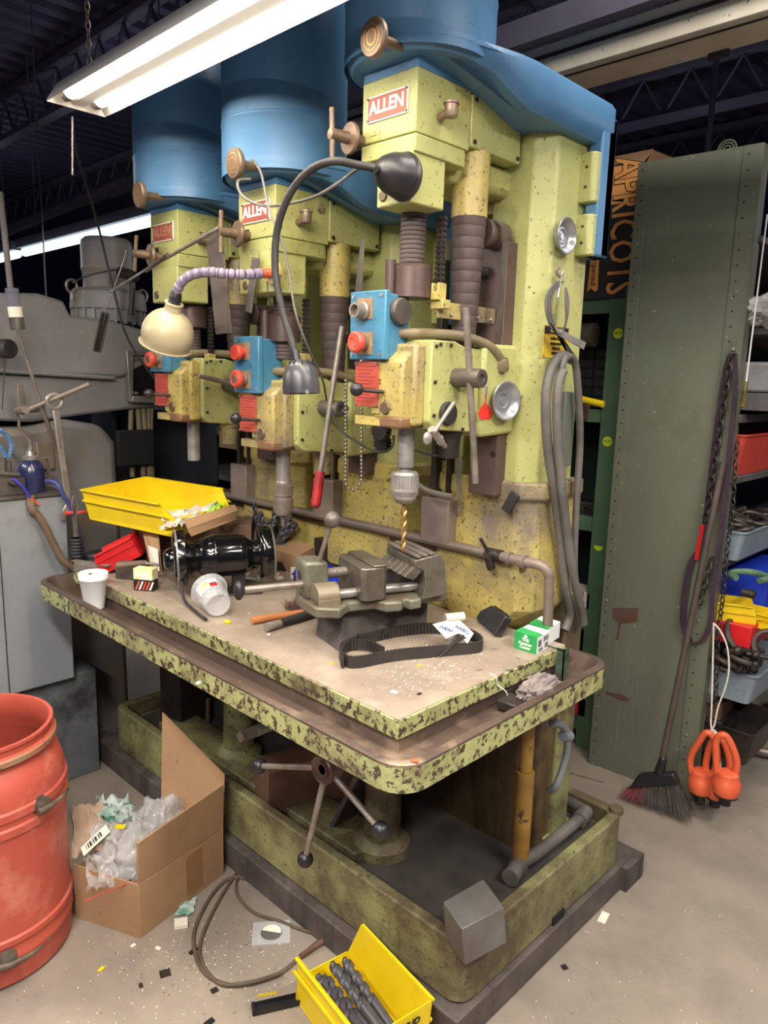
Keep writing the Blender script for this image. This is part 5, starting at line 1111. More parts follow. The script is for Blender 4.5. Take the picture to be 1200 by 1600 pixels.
for i in range(520):
    f = i/520; p = a.lerp(e, f); an = i*.52; q = p+(u_*math.cos(an)+w_*math.sin(an))*.016; b.add([p-d*.0011, p+d*.0011, q+d*.0006, q-d*.0006], [(0, 1, 2, 3)])
part('bristles', b, BLACKM, t, kind='stuff')
def blade(pts, y0, y1, mat, name, label, cat_, th=.003):
    q = [P(a, c, y=y0 if k < 2 else y1) for k, (a, c) in enumerate(pts)]
    return solo(name, quad(q, th), mat, label, cat_, bevel=.0006)
t = thing('flat_steel_bar', 'long dull flat steel bar hanging behind the pick-up tool', 'blade', P(345, 520, y=1.25))
part('blade', quad([P(322, 362, y=1.225), P(347, 358, y=1.225), P(363, 520, y=1.225), P(338, 523, y=1.225)], .003), pm('dull_brown_blade', (104, 92, 84), (86, 76, 70), 9, .45, .4, bump=.2), t, .001)
t = thing('small_hanging_strip', 'narrow steel strip with ring hanging from the second spindle head', 'tool', P(395, 490, y=1.27))
part('strip', quad([P(395, 402, y=1.27), P(407, 404, y=1.27), P(394, 490, y=1.27), P(384, 486, y=1.27)], .003), IRON, t, .001)
b = B().tube([P(398+8*math.cos(2*PI*i/12), 398+8*math.sin(2*PI*i/12), y=1.266) for i in range(12)], .0012, 6, True, 1); part('ring', b, STEEL, t)
# cords around the heads
b = B().tube([P(392, 280, y=1.2), P(372, 283, y=1.17), P(378, 305, y=1.16), P(405, 320, y=1.15), P(440, 320, y=1.14), P(490, 308, y=1.14), P(530, 285, y=1.16), P(560, 263, y=1.18), P(580, 256, y=1.2)], .0035, 8); solo('lamp_cord', b, HOSEG, 'grey lamp cord looping from middle drum knob to black lamp base', 'cord')
b = B().tube([P(395, 250, y=1.2), P(408, 270, y=1.17), P(420, 325, y=1.14), P(440, 375, y=1.12), P(452, 430, y=1.12), P(462, 490, y=1.12), P(482, 545, y=1.16), P(503, 590, y=1.25), P(510, 625, y=1.38)], .003, 8); solo('lamp_cord', b, HOSEG, 'grey cord hanging straight down beside the black gooseneck', 'cord')
b = B().tube([P(518, 640, y=1.42), P(530, 670, y=1.40), P(560, 692, y=1.40), P(590, 706, y=1.38), P(612, 700, y=1.36), P(615, 680, y=1.36)], .003, 8); solo('signal_wire', b, BLACKM, 'black cord drooping from middle lever hub to nearest spindle', 'cord')
b = B().tube([P(640, 700, y=1.42), P(655, 706, y=1.44), P(680, 712, y=1.48), P(705, 708, y=1.5)], .0025, 8); solo('signal_wire', b, BLACKM, 'short black cord behind the nearest quill', 'cord')
# bead chain
t = thing('bead_chain', 'ball bead counterweight chain hanging in a loop between near and middle spindles', 'chain', P(552, 765, y=1.46))
beads = [P(565, 465+6.2*i, y=1.46) for i in range(47)]+[P(562, 757, y=1.46), P(558, 763, y=1.46), P(552, 766, y=1.46), P(546, 763, y=1.46), P(541, 757, y=1.46)]+[P(540.5, 750-6.2*i, y=1.46) for i in range(26)]
me0 = None
for p in beads:
    if me0 is None:
        o = part('bead', B().sph(p, .0052, 8), STEEL, t); me0 = o; p0_ = p
    else:
        o = me0.copy(); COL.objects.link(o); o.location = p-p0_
b = B().cyl(P(565, 465, y=1.46), P(565, 757, y=1.46), .0012, n=5); b.cyl(P(540, 595, y=1.46), P(540.5, 757, y=1.46), .0012, n=5); part('wire', b, STEELB, t)
b = B(); b.hexa([P(554, 458, y=1.46), P(566, 460, y=1.46), P(566, 460, y=1.47), P(554, 458, y=1.47)], [P(564, 372, y=1.46), P(570, 373, y=1.46), P(570, 373, y=1.47), P(564, 372, y=1.47)]); part('top_bar', b, IRON, t, .001)
# bowls
def bowl(name, c, r, ax, mat, label):
    b = B().lathe([(0, .009), (r*.18, .009), (r*.2, .006), (r*.35, .006), (r*.38, .010), (r*.6, .008), (r*.72, .012), (r*.84, .020), (r*.9, .024), (r*.97, .025), (r*1.0, .024), (r*1.0, .021), (r*.93, .018), (r*.80, .004), (r*.6, 0), (0, 0)], c, ax, 44)
    return solo(name, b, mat, label, 'bowl', sharp=50)
BW = pm('polished_steel_bowl', (180, 180, 182), (150, 150, 152), 8, .26, .6, bump=.03)
xs1 = -1.265+.165
bowl('magnetic_bowl', P(874, 370, x=xs1+.002), .046, (1, 0, 0), BW, 'round stainless magnetic bowl stuck high on the column side')
bowl('magnetic_bowl', P(782, 626, x=-1.163), .052, (1, -.15, 0), BW, 'grey steel bowl stuck on the feed box plate beside the dart')
# dart
t = thing('dart', 'red plastic dart stuck point up beside the grey bowl', 'dart', P(758, 650, x=-1.17))
X_ = -1.165
b = B().cyl(P(760, 603, x=X_), P(759, 616, x=X_), .0042, n=10); part('ferrule', b, STEEL, t); b = B().cyl(P(759, 616, x=X_), P(758, 640, x=X_), .0025, n=8); part('shaft', b, REDB, t)
REDD = pm('red_dart_flight', (222, 58, 50), None, rough=.4, bump=0)
pf = [(758, 628), (764, 636), (769, 645), (766, 655), (758, 656), (750, 655), (747, 645), (752, 636)]
b = B(); b.prism([(P(a, c, x=X_).y, P(a, c, x=X_).z) for a, c in pf], 'x', X_, X_+.001); q = P(758, 645, x=X_); b.hexa([(X_, q.y-.0005, q.z-.012), (X_+.012, q.y-.0005, q.z-.010), (X_+.012, q.y+.0005, q.z-.010), (X_, q.y+.0005, q.z-.012)], [(X_, q.y-.0005, q.z+.014), (X_+.008, q.y-.0005, q.z+.006), (X_+.008, q.y+.0005, q.z+.006), (X_, q.y+.0005, q.z+.014)]); part('flight', b, REDD, t)
# chuck key with magnet holder
t = thing('chuck_key', 'chuck key with bright cross bar stuck on round black magnet under feed box', 'chuck key', P(690, 665, x=-1.16))
c = P(698, 646, x=-1.178); b = B().lathe([(0, .012), (.027, .012), (.029, .008), (.029, 0), (0, 0)], c, (1, 0, 0), 26); part('round_magnet', b, BLACKM, t)
b = B().cyl(P(709, 629, x=-1.145), P(678, 676, x=-1.12), .0052, n=12); part('cross_bar', b, STEEL, t, .001)
b = B().cyl(P(674, 670, x=-1.13), P(690, 692, x=-1.13), .010, .009, 14); b.cyl(P(688, 690, x=-1.13), P(696, 698, x=-1.13), .006, n=10)
for i in range(10):
    a = 2*PI*i/10; q = P(688, 688, x=-1.13); b.sph(q+Vector((0, .010*math.cos(a), .010*math.sin(a))), .003, 6)
part('geared_head', b, STEELB, t); b = B().sph(P(668, 685, x=-1.12), .014, 14, (.5, 1, 1.1)); part('thumb_tab', b, STEEL, t)
# cutter hanging behind (milling cutters)
t = thing('milling_cutter', 'dark toothed milling cutters hanging left of the nearest quill', 'cutter', P(592, 680, y=1.5))
for k, (px, py, r) in enumerate(((592, 672, .034), (594, 692, .030))):
    c = P(px, py, y=1.48+.03*k); b = B(); n = 16; pf = []
    for i in range(n): a = 2*PI*i/n; pf += [(c.x+r*math.cos(a), c.z+r*math.sin(a)), (c.x+r*.78*math.cos(a+.25), c.z+r*.78*math.sin(a+.25))]
    b.prism(pf, 'y', c.y, c.y+.02); part('toothed_disc', b, IROND, t)
# wedge and steel plate by column, drift lying
b = B(); b.hexa([P(716, 800, y=1.655), P(719, 800, y=1.655), P(719, 800, y=1.66), P(716, 800, y=1.66)], [P(711, 718, y=1.655), P(722, 718, y=1.655), P(722, 718, y=1.66), P(711, 718, y=1.66)])
solo('drill_drift', b, STEELB, 'long tapered steel drift hanging point down behind the nearest lever', 'tool', bevel=.001)
b = B().tube([P(640, 742, y=1.6), P(655, 758, y=1.6), P(672, 768, y=1.6), P(695, 774, y=1.6), P(708, 776, y=1.6)], .0085, 10); solo('bent_steel_rod', b, STEELB, 'bent steel rod resting behind the nearest chuck', 'rod')
b = B(); p = P(798, 785, y=1.66); b.M = TR(p, 0, 0, .5); b.box(-.014, .014, -.006, .006, -.03, .03); solo('magnet_block', b, BLACKM, 'small dark block stuck crooked low on the column front', 'block', bevel=.001)
# caution plate
t = thing('caution_plate', 'yellow and black caution plate screwed to the column side', 'sign', P(866, 535, x=xs1+.002))
q = [P(a, c, x=xs1+.002) for a, c in ((849, 558), (886, 560), (888, 512), (851, 511))]
ys = [p.y for p in q]; zs = [p.z for p in q]; y0, y1, z0, z1 = min(ys), max(ys), min(zs), max(zs)
b = B().box(xs1, xs1+.0015, y0, y1, z0, z1); part('plate', b, pm('yellow_caution', (212, 176, 52), (196, 160, 50), 20, .5, chip=(70, 60, 40), camt=.15, csc=60), t)
b = B().box(xs1+.0012, xs1+.002, y0+.002, y1-.002, z1-.022, z1-.002); part('black_header', b, BLACKP, t)
text('lettering', 'CAUTION', .016, (xs1+.0024, (y0+y1)/2, z1-.012), (0, 1, 0), (0, 0, 1), pm('yellow_ink', (214, 190, 80), None, rough=.5, bump=0), t, bold=.0003, sx=.85)
for k, s in enumerate(('DO NOT WORK', 'ON MACHINERY', 'WHILE IT IS', 'IN MOTION')):
    text('lettering', s, .0095, (xs1+.0024, (y0+y1)/2, z1-.034-k*.0125), (0, 1, 0), (0, 0, 1), INK, t, bold=.0002, sx=.8)
for yy in (y0+.004, y1-.004):
    for zz in (z0+.004, z1-.004): b = B().cyl((xs1, yy, zz), (xs1+.003, yy, zz), .0025, n=8); part('screw', b, STEELB, t)
# welding clamp with coil of cable
t = thing('spring_clamp', 'steel spring clamp with looped grey cable hung on the column side', 'clamp', P(875, 430, x=-1.08))
X_ = -1.075
b = B().tube([P(874, 418, x=X_), P(869, 424, x=X_), P(874, 432, x=X_), P(879, 426, x=X_), P(874, 450, x=X_), P(872, 465, x=X_)], .004, 8); part('hook', b, STEEL, t)
b = B()
for dx in (0, 5, 10): b.tube([P(870+dx, 440, x=X_), P(855+dx*.9, 460, x=X_), P(853+dx*.8, 485, x=X_), P(862+dx*.5, 512, x=X_), P(876, 520, x=X_), P(884, 505, x=X_+.01), P(888-dx*.4, 475, x=X_+.01), P(884, 450, x=X_)], .0032, 7, sub=4)
part('cable_loops', b, HOSEG, t)
b = B().hexa([P(866, 510, x=X_+.02), P(872, 524, x=X_+.02), P(872, 524, x=X_+.028), P(866, 510, x=X_+.028)], [P(916, 535, x=X_+.03), P(912, 547, x=X_+.03), P(912, 547, x=X_+.038), P(916, 535, x=X_+.038)]); part('upper_jaw', b, STEEL, t, .002)
b = B().hexa([P(866, 512, x=X_+.01), P(876, 522, x=X_+.01), P(876, 522, x=X_+.018), P(866, 512, x=X_+.018)], [P(900, 556, x=X_+.01), P(890, 562, x=X_+.01), P(890, 562, x=X_+.018), P(900, 556, x=X_+.018)]); part('lower_jaw', b, IRON, t, .002)
b = B().cyl(P(876, 517, x=X_+.005), P(876, 517, x=X_+.035), .006, n=12); part('rivet', b, STEELB, t)
# grey hoses draped over the column side
for k, (pts, r) in enumerate(((((893, 562), (878, 556), (862, 575), (853, 620), (856, 700), (868, 780), (876, 850), (884, 920), (890, 960), (882, 985)), .0135),
    (((876, 600), (880, 565), (892, 558), (900, 575), (905, 640), (906, 700), (900, 800), (898, 900), (912, 972)), .010),
    (((880, 580), (873, 600), (870, 660), (876, 740), (886, 830), (896, 900), (908, 950), (912, 975)), .0125))):
    b = B().tube([P(a, c, x=-1.06+.012*k) for a, c in pts], r, 12); solo('welding_hose', b, HOSEG, ('leftmost', 'rearmost dark', 'right front light grey')[k]+' thick hose draped down the column side', 'hose')
b = B(); b.box(-1.10, -1.07, P(882, 650, x=-1.07).y, P(898, 650, x=-1.07).y, P(890, 728, x=-1.07).z, P(890, 612, x=-1.07).z); solo('switch_plate', b, pm('grey_green_channel', (104, 110, 96), (86, 92, 80), 6, .5), 'grey green channel behind the draped hoses on the column', 'channel', bevel=.003)
# things under the table
def ubox(x0, x1, y0, y1, z0, z1, rz, mat, name, label, cat_, bev=.004):
    c = Vector(((x0+x1)/2, (y0+y1)/2, z0)); b = B(TR(c, rz)).box(-(x1-x0)/2, (x1-x0)/2, -(y1-y0)/2, (y1-y0)/2, 0, z1-z0); return solo(name, b, mat, label, cat_, bevel=bev)
pA = P(427, 1300, y=1.34); pB = P(427, 1215, y=1.34)
ubox(pA.x-.05, pA.x+.06, 1.34, 1.72, .205, pA.z+.06, -.25, WOODR, 'timber_block', 'brown timber block under the table, lower one', 'wood block')
ubox(pA.x-.055, pA.x+.06, 1.32, 1.72, pA.z+.062, pB.z+.03, -.25, WOODR, 'timber_block', 'brown timber block under the table, upper one', 'wood block')
q = [P(497, 1340, y=1.40), P(520, 1335, y=1.55), P(610, 1215, y=1.60), P(560, 1215, y=1.42)]
solo('leaning_board', quad(q, .015), WOODD, 'grey board leaning under the table behind the handwheel', 'board', bevel=.002)
q = P(285, 1100, x=-2.5); ubox(-2.62, -2.5, 1.42, 1.60, .205, .70, .2, IROND, 'dark_casting', 'dark casting standing in deep shade under the table left end', 'casting')
b = B().cyl(P(325, 1092, x=-2.45), P(324, 1146, x=-2.45), .009, n=10); solo('wooden_stick', b, WOODR, 'short wooden handle hanging in the dark under the table', 'handle')
# steel block perched on the pan corner
tz = .365
q = [P(692, 1409, z=tz), P(722, 1452, z=tz-.012), P(788, 1418, z=tz-.012), P(755, 1373, z=tz)]
dn_ = P(709, 1489, z=.272)-q[1]
dn_ = Vector((.01, -.005, -.095))+Vector((-.0, .01, 0))
q2 = [p+dn_ for p in q]
solo('steel_block', B().hexa(q2, q), pm('dull_grey_steel_block', (120, 116, 112), (96, 88, 82), 5, .45, .3, bump=.15), 'heavy square steel block perched on the near corner of the base pan', 'block', bevel=.002)

# ================================================================== FLOOR LEFT: drum, carton, bin
dc_ = Vector((-2.075, .575, 0)); R_ = .222
zr = .665
t = thing('plastic_drum', 'open faded red plastic drum with ribbed sides at the left edge', 'drum', dc_)
pr = [(0, .0), (.90, .0), (.97, .012), (.985, .05), (.985, .075), (1.0, .08), (1.0, .095), (.985, .10), (.985, .125), (1.01, .13), (1.01, .145), (.985, .15), (.985, .16), (.985, .43), (1.015, .435), (1.015, .455), (.99, .46), (.99, .475), (1.015, .48), (1.015, .50), (.99, .505), (.985, .53), (.93, .575), (.86, .595), (.85, .600)]
b = B().lathe([(r*R_, h) for r, h in pr]+[(.85*R_, .61), (.89*R_, .615), (.90*R_, .635), (.86*R_, .64), (.86*R_, .655), (.885*R_, .66), (.885*R_, .668), (.84*R_, .668), (.82*R_, .655), (.82*R_, .60), (.94*R_, .56), (.95*R_, .06), (0, .05)], dc_, n=64); part('drum_body', b, DRUM, t, sharp=45)
b = B().lathe([(.893*R_, .615), (.915*R_, .618), (.917*R_, .632), (.896*R_, .636)], dc_, n=64, close=True); part('rim_band', b, pm('rusty_rim_band', (168, 92, 66), (140, 112, 84), 14, .6, chip=(110, 90, 70), camt=.5, csc=30), t)
for px, py, nm in ((37, 1243, 'lug'), (2, 1480, 'lug')):
    a = P(px, py, x=dc_.x+.15); e = (Vector((a.x, a.y, 0))-dc_); e.z = 0; e.normalize()
    z_ = .485 if py < 1300 else .10
    c = dc_+e*R_*1.0+Vector((0, 0, z_))
    b = B(); b.lathe([(0, 0), (.024, 0), (.022, .018), (.012, .024), (0, .024)], c-e*.004, e, 18); tt = Vector((-e.y, e.x, 0)); b.tube([c+e*.022-tt*.03, c+e*.03, c+e*.024+tt*.05, c+e*.01+tt*.085], .006, 8, rf=lambda t_: .009-.005*t_)
    part('handle_lug', b, pm('scuffed_black_lug', (44, 40, 38), (110, 96, 80), 20, .5), t)
    if py > 1300: break
C_ = P(220, 1467, z=0); Rr = P(350, 1365, z=0); Lf = P(118, 1433, z=0)
C_.z = Rr.z = Lf.z = 0; K_ = Lf+Rr-C_
zt1 = P(218, 1312, x=C_.x).z; 
t = thing('cardboard_carton', 'open brown cardboard carton of plastic bags beside the red drum', 'box', (C_+K_)/2)
def wallq(a, b_, z0a, z1a, z0b, z1b, th=.006, tilt=Vector((0, 0, 0))):
    n_ = Vector((b_.y-a.y, a.x-b_.x, 0)).normalized()*th
    A0, A1, B0, B1 = a+Vector((0, 0, z0a)), a+Vector((0, 0, z1a))+tilt, b_+Vector((0, 0, z0b)), b_+Vector((0, 0, z1b))+tilt
    return B().hexa([A0, B0, B0-n_, A0-n_], [A1, B1, B1-n_, A1-n_])
zR = P(350, 1222, x=Rr.x).z
b = wallq(C_, Rr, 0, zt1*.56, 0, zR*.50); part('side_wall', b, CARD, t, .001)
b = wallq(C_, Rr, zt1*.56+.002, zt1, zR*.50+.002, zR, tilt=Vector((.012, -.005, 0))); part('side_flap', b, CARD, t, .001)
b = wallq(Lf, C_, 0, zt1*.56, 0, zt1*.55); part('front_wall', b, CARD, t, .001)
zk = P(283, 1262, x=K_.x*.6+Rr.x*.4).z
b = wallq(Rr, K_, 0, zR*.55, 0, zR*.62); part('rear_wall', b, CARD, t, .001)
kk0 = P(157, 1152, y=K_.y+.02); b = wallq(Rr, K_, zR*.55, zR+.005, zR*.62, P(157, 1152, x=K_.x).z, tilt=Vector((-.03, .03, 0))); part('rear_flap', b, CARD, t, .001)
b = wallq(K_, Lf, 0, zR*.62, 0, zR*.52); part('left_wall', b, CARD, t, .001)
b = B().add([C_+Vector((0, 0, .004)), Rr+Vector((0, 0, .004)), K_+Vector((0, 0, .004)), Lf+Vector((0, 0, .004))], [(0, 1, 2, 3)]); part('bottom', b, CARD, t)
m0 = C_.lerp(Rr, .52); m1 = C_.lerp(Rr, .72); n_ = Vector((Rr.y-C_.y, C_.x-Rr.x, 0)).normalized()*.001
TAPE = pm('brown_tape', (150, 112, 76), None, rough=.3, bump=0)
b = B().hexa([m0+Vector((0, 0, .02))+n_, m1+Vector((0, 0, .02))+n_, m1+Vector((0, 0, .02)), m0+Vector((0, 0, .02))], [m0+Vector((0, 0, .155))+n_, m1+Vector((0, 0, .155))+n_, m1+Vector((0, 0, .155)), m0+Vector((0, 0, .155))]); part('tape', b, TAPE, t)
# bags
cenb = (C_+K_)/2
def bag(c, r, amp, seed, name, label, flat=.5, sc=3.2):
    b = blob(c, r, amp*.42, 2.6, seed, 56); return solo(name, b, BAG, label, 'plastic bag', sharp=180)
bag(cenb+Vector((-.03, .05, .19)), (.085, .09, .09), 1.2, 1.3, 'plastic_bag', 'clear crumpled plastic bag with green print on the carton pile')
bag(cenb+Vector((-.01, -.03, .15)), (.085, .10, .09), 1.1, 5.1, 'plastic_bag', 'large clear zip bag filling the front of the carton')
bag(cenb+Vector((-.06, -.05, .15)), (.07, .08, .09), 1.2, 8.4, 'plastic_bag', 'clear plastic bag against the red drum side of carton')
b = crumple([P(133, 1400, z=.13), P(222, 1372, z=.15), P(262, 1270, z=.24), P(150, 1290, z=.24)], 40, 34, .035, 5.5, 11); solo('zip_bag', b, BAG, 'clear bag sheet with a red zip edge spilling over the carton front', 'plastic bag', sharp=180)
b = B().tube([P(133, 1408, z=.155), P(160, 1396, z=.16), P(195, 1382, z=.165), P(221, 1373, z=.17)], .0022, 6); o = solo('zip_strip', b, REDP, 'red and white zip strip along the bag edge', 'zip')
q = [P(126, 1325, z=.24), P(165, 1288, z=.25), P(172, 1300, z=.24), P(131, 1338, z=.23)]
t2 = thing('barcode_label', 'white barcode label on the bag nearest the drum', 'label', cen(q)); part('paper', quad(q, .0008), PAPER, t2)
for i in range(9):
    f = .15+.6*i/9; a = q[0].lerp(q[1], f); d_ = q[3].lerp(q[2], f); w_ = (q[1]-q[0])*.02*(1+(i % 3)); up_ = Vector((0, 0, .0012))
    b = B().add([a.lerp(d_, .2)+up_, a.lerp(d_, .2)+w_+up_, a.lerp(d_, .75)+w_+up_, a.lerp(d_, .75)+up_], [(0, 1, 2, 3)]); part('bar', b, INK, t2)
b = crumple([P(150, 1252, z=.27), P(200, 1255, z=.26), P(215, 1290, z=.25), P(165, 1290, z=.25)], 16, 14, .03, 4, 21); solo('printed_bag', b, pm('pale_green_print_film', (216, 222, 218), (60, 140, 110), 9, .2, alpha=.7, bump=0), 'white and green printed wrapper on top of the carton pile', 'wrapper', sharp=180)
q = P(188, 1292, z=.27); rbox(q, .03, .02, .002, .7, YEL, 'yellow_tag', 'tiny yellow tag on the bags in the carton', 'tag', 0)
b = crumple([P(112, 1345, z=.2), P(160, 1330, z=.2), P(160, 1260, z=.27), P(112, 1262, z=.27)], 14, 12, .02, 3, 31); solo('brown_wrap', b, pm('brown_wrap', (150, 124, 104), (170, 144, 122), 6, .7, alpha=.95), 'brown paper wrap beneath the bags beside the drum', 'wrapper', sharp=180)

# yellow bin of drill bits on the floor
a0 = P(555, 1436, z=.155); a1 = P(673, 1562, z=.155); d = a1-a0; d.z = 0; ang = math.atan2(d.y, d.x)
nrm = Vector((-d.y, d.x, 0)).normalized()
e0 = P(448, 1484, z=.14)
side = (e0-a0); side.z = 0
wid = .20
cen0 = (a0+a1)/2; dir_ = -nrm if side.dot(nrm) < 0 else nrm
cc = cen0+dir_*wid/2*.98; cc.z = .002
yb_ = bin_('storage_bin', TR(cc, ang), d.length*1.03, wid, .155, YEL, 'yellow storage bin holding big dark drill bits on the floor', front=.35)
M = TR(cc, ang)
hl = d.length*1.03/2
b = B(M); b.box(hl-.004, hl+.0015, -.05, .06, .06, .11); part('paper_label', b, PAPER, yb_)
xd = Vector((math.cos(ang+PI/2), math.sin(ang+PI/2), 0)); text('lettering', 'CHA-TUD', .026, M @ Vector((hl+.004, 0, .128)), xd, (0, 0, 1), INK, yb_, bold=.0008, shear=.2)
for i in range(6):
    off = -.045+.018*i; z_ = .028+.018*(i % 2)+(.012 if i in (2, 3) else 0)
    s0 = M @ Vector((hl*.55+.01*random.uniform(-1, 1), off*.9, z_)); d_ = M.to_3x3() @ Vector((-1, random.uniform(-.08, .08), .10+.02*i*.3)); rot = Vector((0, 0, 1)).rotation_difference(d_.normalized()).to_matrix().to_4x4()
    b = drillbit(.15, .0145-.0007*(i % 3), 2.0, Matrix.Translation(s0) @ rot, shank=.075, n=16)
    solo('large_drill_bit', b, DRILL, 'large dark twist drill in the yellow floor bin, '+('nearest the low left wall', 'second from the low left wall', 'third from the left wall', 'fourth from the left wall', 'fifth from the left wall', 'nearest the tall right wall')[i], 'drill bit', 'large twist drills in the yellow floor bin', sharp=25)

# floor litter
b = B().tube([P(395, 1375, z=.005), P(360, 1372, z=.005), P(330, 1400, z=.005), P(305, 1450, z=.005), P(305, 1490, z=.005), P(325, 1525, z=.005), P(370, 1540, z=.005), P(430, 1525, z=.005), P(470, 1495, z=.005), P(500, 1470, z=.005), P(530, 1465, z=.006)], .0055, 8)
WIRE = pm('rusty_brown_cable', (104, 88, 70), (78, 66, 54), 12, .6, bump=.2)
solo('cable_loop', b, WIRE, 'outer loop of brown cable lying on the floor right of carton', 'cable')
b = B().tube([P(380, 1350, z=.005), P(355, 1385, z=.006), P(325, 1440, z=.006), P(312, 1490, z=.006), P(340, 1535, z=.006), P(390, 1535, z=.016), P(440, 1520, z=.016)], .005, 8); solo('cable_loop', b, WIRE, 'inner loop of brown cable lying on the floor right of carton', 'cable')
b = B().tube([P(405, 1380, z=.005), P(375, 1370, z=.005), P(370, 1395, z=.005), P(395, 1425, z=.005), P(440, 1440, z=.006), P(470, 1452, z=.006), P(520, 1466, z=.006)], .0045, 8); solo('cable_loop', b, WIRE, 'thin brown cable curving past the flat disc case', 'cable')
q = P(424, 1458, z=.001)
t = thing('disc_case', 'flat clear plastic case with a white disc on the floor', 'case', q); M = TR(q, .9)
b = B(M).box(-.055, .055, -.045, .045, 0, .003); part('film', b, CLEAR, t); b = B(M).lathe([(0, .0045), (.03, .0045), (.031, .003)], (0, 0, 0), n=30); part('disc', b, pm('dark_case_disc', (96, 92, 88), None, rough=.4, bump=0), t)
b = B(M); b.add([(.029*math.cos(a), .029*math.sin(a), .005) for a in [PI*i/14-.3 for i in range(15)]], [tuple(range(15))]); part('white_half', b, PAPER, t)
ll = (((283, 1446), .03, .025, .014, PAPER, 'cream card box on the floor by the carton corner', 'box', .001),
      ((258, 1521), .022, .02, .002, IROND, 'flat dark square scrap on the floor', 'scrap', 0), ((158, 1515), .014, .008, .003, YEL, 'yellow scrap on floor before the drum', 'scrap', 0),
      ((302, 1487), .02, .008, .006, IROND, 'dark wedge scrap right of the cream card box', 'scrap', 0), ((327, 1598), .02, .012, .003, BLACKP, 'black scrap at bottom edge below the cables', 'scrap', 0),
      ((335, 1548), .014, .012, .003, IROND, 'small dark scrap under the cable loop', 'scrap', 0), ((220, 1540), .012, .008, .002, IROND, 'tiny dark scrap left of the flat square', 'scrap', 0),
      ((943, 1434), .018, .04, .002, PAPER, 'torn white paper strip on the floor right of the machine', 'paper', 0), ((882, 1512), .012, .012, .004, IROND, 'dark scrap on floor right of the skid', 'scrap', 0),
      ((247, 1482), .012, .008, .002, PAPER, 'white paper crumb below the carton', 'scrap', 0), ((208, 1478), .01, .007, .003, PAPER, 'white crumb left of the carton corner crumbs', 'scrap', 0))
for (a, c), sx, sy, sz, m_, lab, ct, bv in ll: rbox(P(a, c, z=.0005), sx*1.3, sy*1.3, sz, a*.37, m_, 'paper_scrap' if m_ == PAPER else 'scrap', lab, ct, bv)
b = crumple([P(272, 1432, z=.003), P(300, 1430, z=.003), P(308, 1404, z=.003), P(285, 1412, z=.003)], 8, 8, .008, 3, 51); solo('film_wrapper', b, pm('white_green_film', (210, 220, 216), (90, 160, 130), 18, .3, alpha=.85, bump=0), 'white and green film wrapper under the carton corner', 'wrapper', sharp=180)
b = B(TR(P(436, 1572, z=.001), math.radians(62))); b.box(-.07, .07, -.014, .014, 0, .004); b.box(-.07, .07, -.014, -.011, .004, .016); b.box(-.07, .07, .011, .014, .004, .016); b.box(-.07, -.062, -.014, .014, .004, .018); solo('plastic_holder', b, BLACKP, 'black plastic channel holder on floor left of yellow bin', 'holder')
b = B().cyl(P(470, 1494, z=.01), P(520, 1460, z=.01), .008, n=10); solo('wood_stick', b, WOODR, 'short brown stick on the floor behind the yellow bin', 'stick')
b = B(); q = P(405, 1556, z=.001)
for i in range(7): b.M = TR(q+Vector((.004*i, .006*i, 0)), .4); b.box(-.001, .001, -.006, .006, 0, .002)
b.M = TR(q+Vector((.012, .018, 0)), .98-0); b.box(-.026, .026, -.001, .001, 0, .002); solo('yellow_comb', b, YEL, 'tiny yellow comb shaped scrap between cables and bin', 'scrap')
b = B()
for i in range(900):
    if i < 520: px, py = random.gauss(310, 90), random.gauss(1490, 50)
    else: px, py = random.uniform(20, 1190), random.uniform(1290, 1600)
    p = P(px, py, z=.0006)
    if p.y > 1.2 and p.x < -.9: continue
    if (Vector((p.x, p.y, 0))-cenb).length < .18 or (Vector((p.x, p.y, 0))-dc_).length < .24: continue
    s = random.uniform(.001, .004); a = random.uniform(0, PI); e = Vector((math.cos(a), math.sin(a), 0))*s; f_ = Vector((-math.sin(a), math.cos(a), 0))*s*.6; b.mi = random.choice((0, 0, 1, 2))
    b.add([p, p+e, p+e+f_+Vector((0, 0, s*.4)), p+f_], [(0, 1, 2, 3)])
solo('floor_chips', b, [PAPER, IROND, STEELB], 'small chips and crumbs scattered over the concrete floor', 'chips', kind='stuff')

# ================================================================== RIGHT SIDE: cabinet, racks, broom
PB = Vector((-1.396, 2.763, 0)); PE = PB+(P(1066, 1247, z=0)-PB)*1.08; pe = (PE-PB).normalized(); pn = Vector((pe.y, -pe.x, 0))  # pn points to the camera
PW = (PE-PB).length
def PN(px, py, off=0.0):
    r = P(px, py, y=1.0)-Vector((0, 0, HC)); o = Vector((0, 0, HC)); k = ((PB+pn*off)-o).dot(pn)/r.dot(pn); return o+r*k
HT = 2.43
Mp = Matrix((( pe.x, -pn.x, 0, PB.x), (pe.y, -pn.y, 0, PB.y), (0, 0, 1, 0), (0, 0, 0, 1)))   # x along panel, y into it
oc = thing('steel_cabinet', 'tall olive green riveted steel cabinet, its scratched end panel facing the aisle', 'cabinet', PB)
b = B(Mp).box(0, PW, 0, .004, .0, HT); part('end_panel', b, OLIVE, oc)
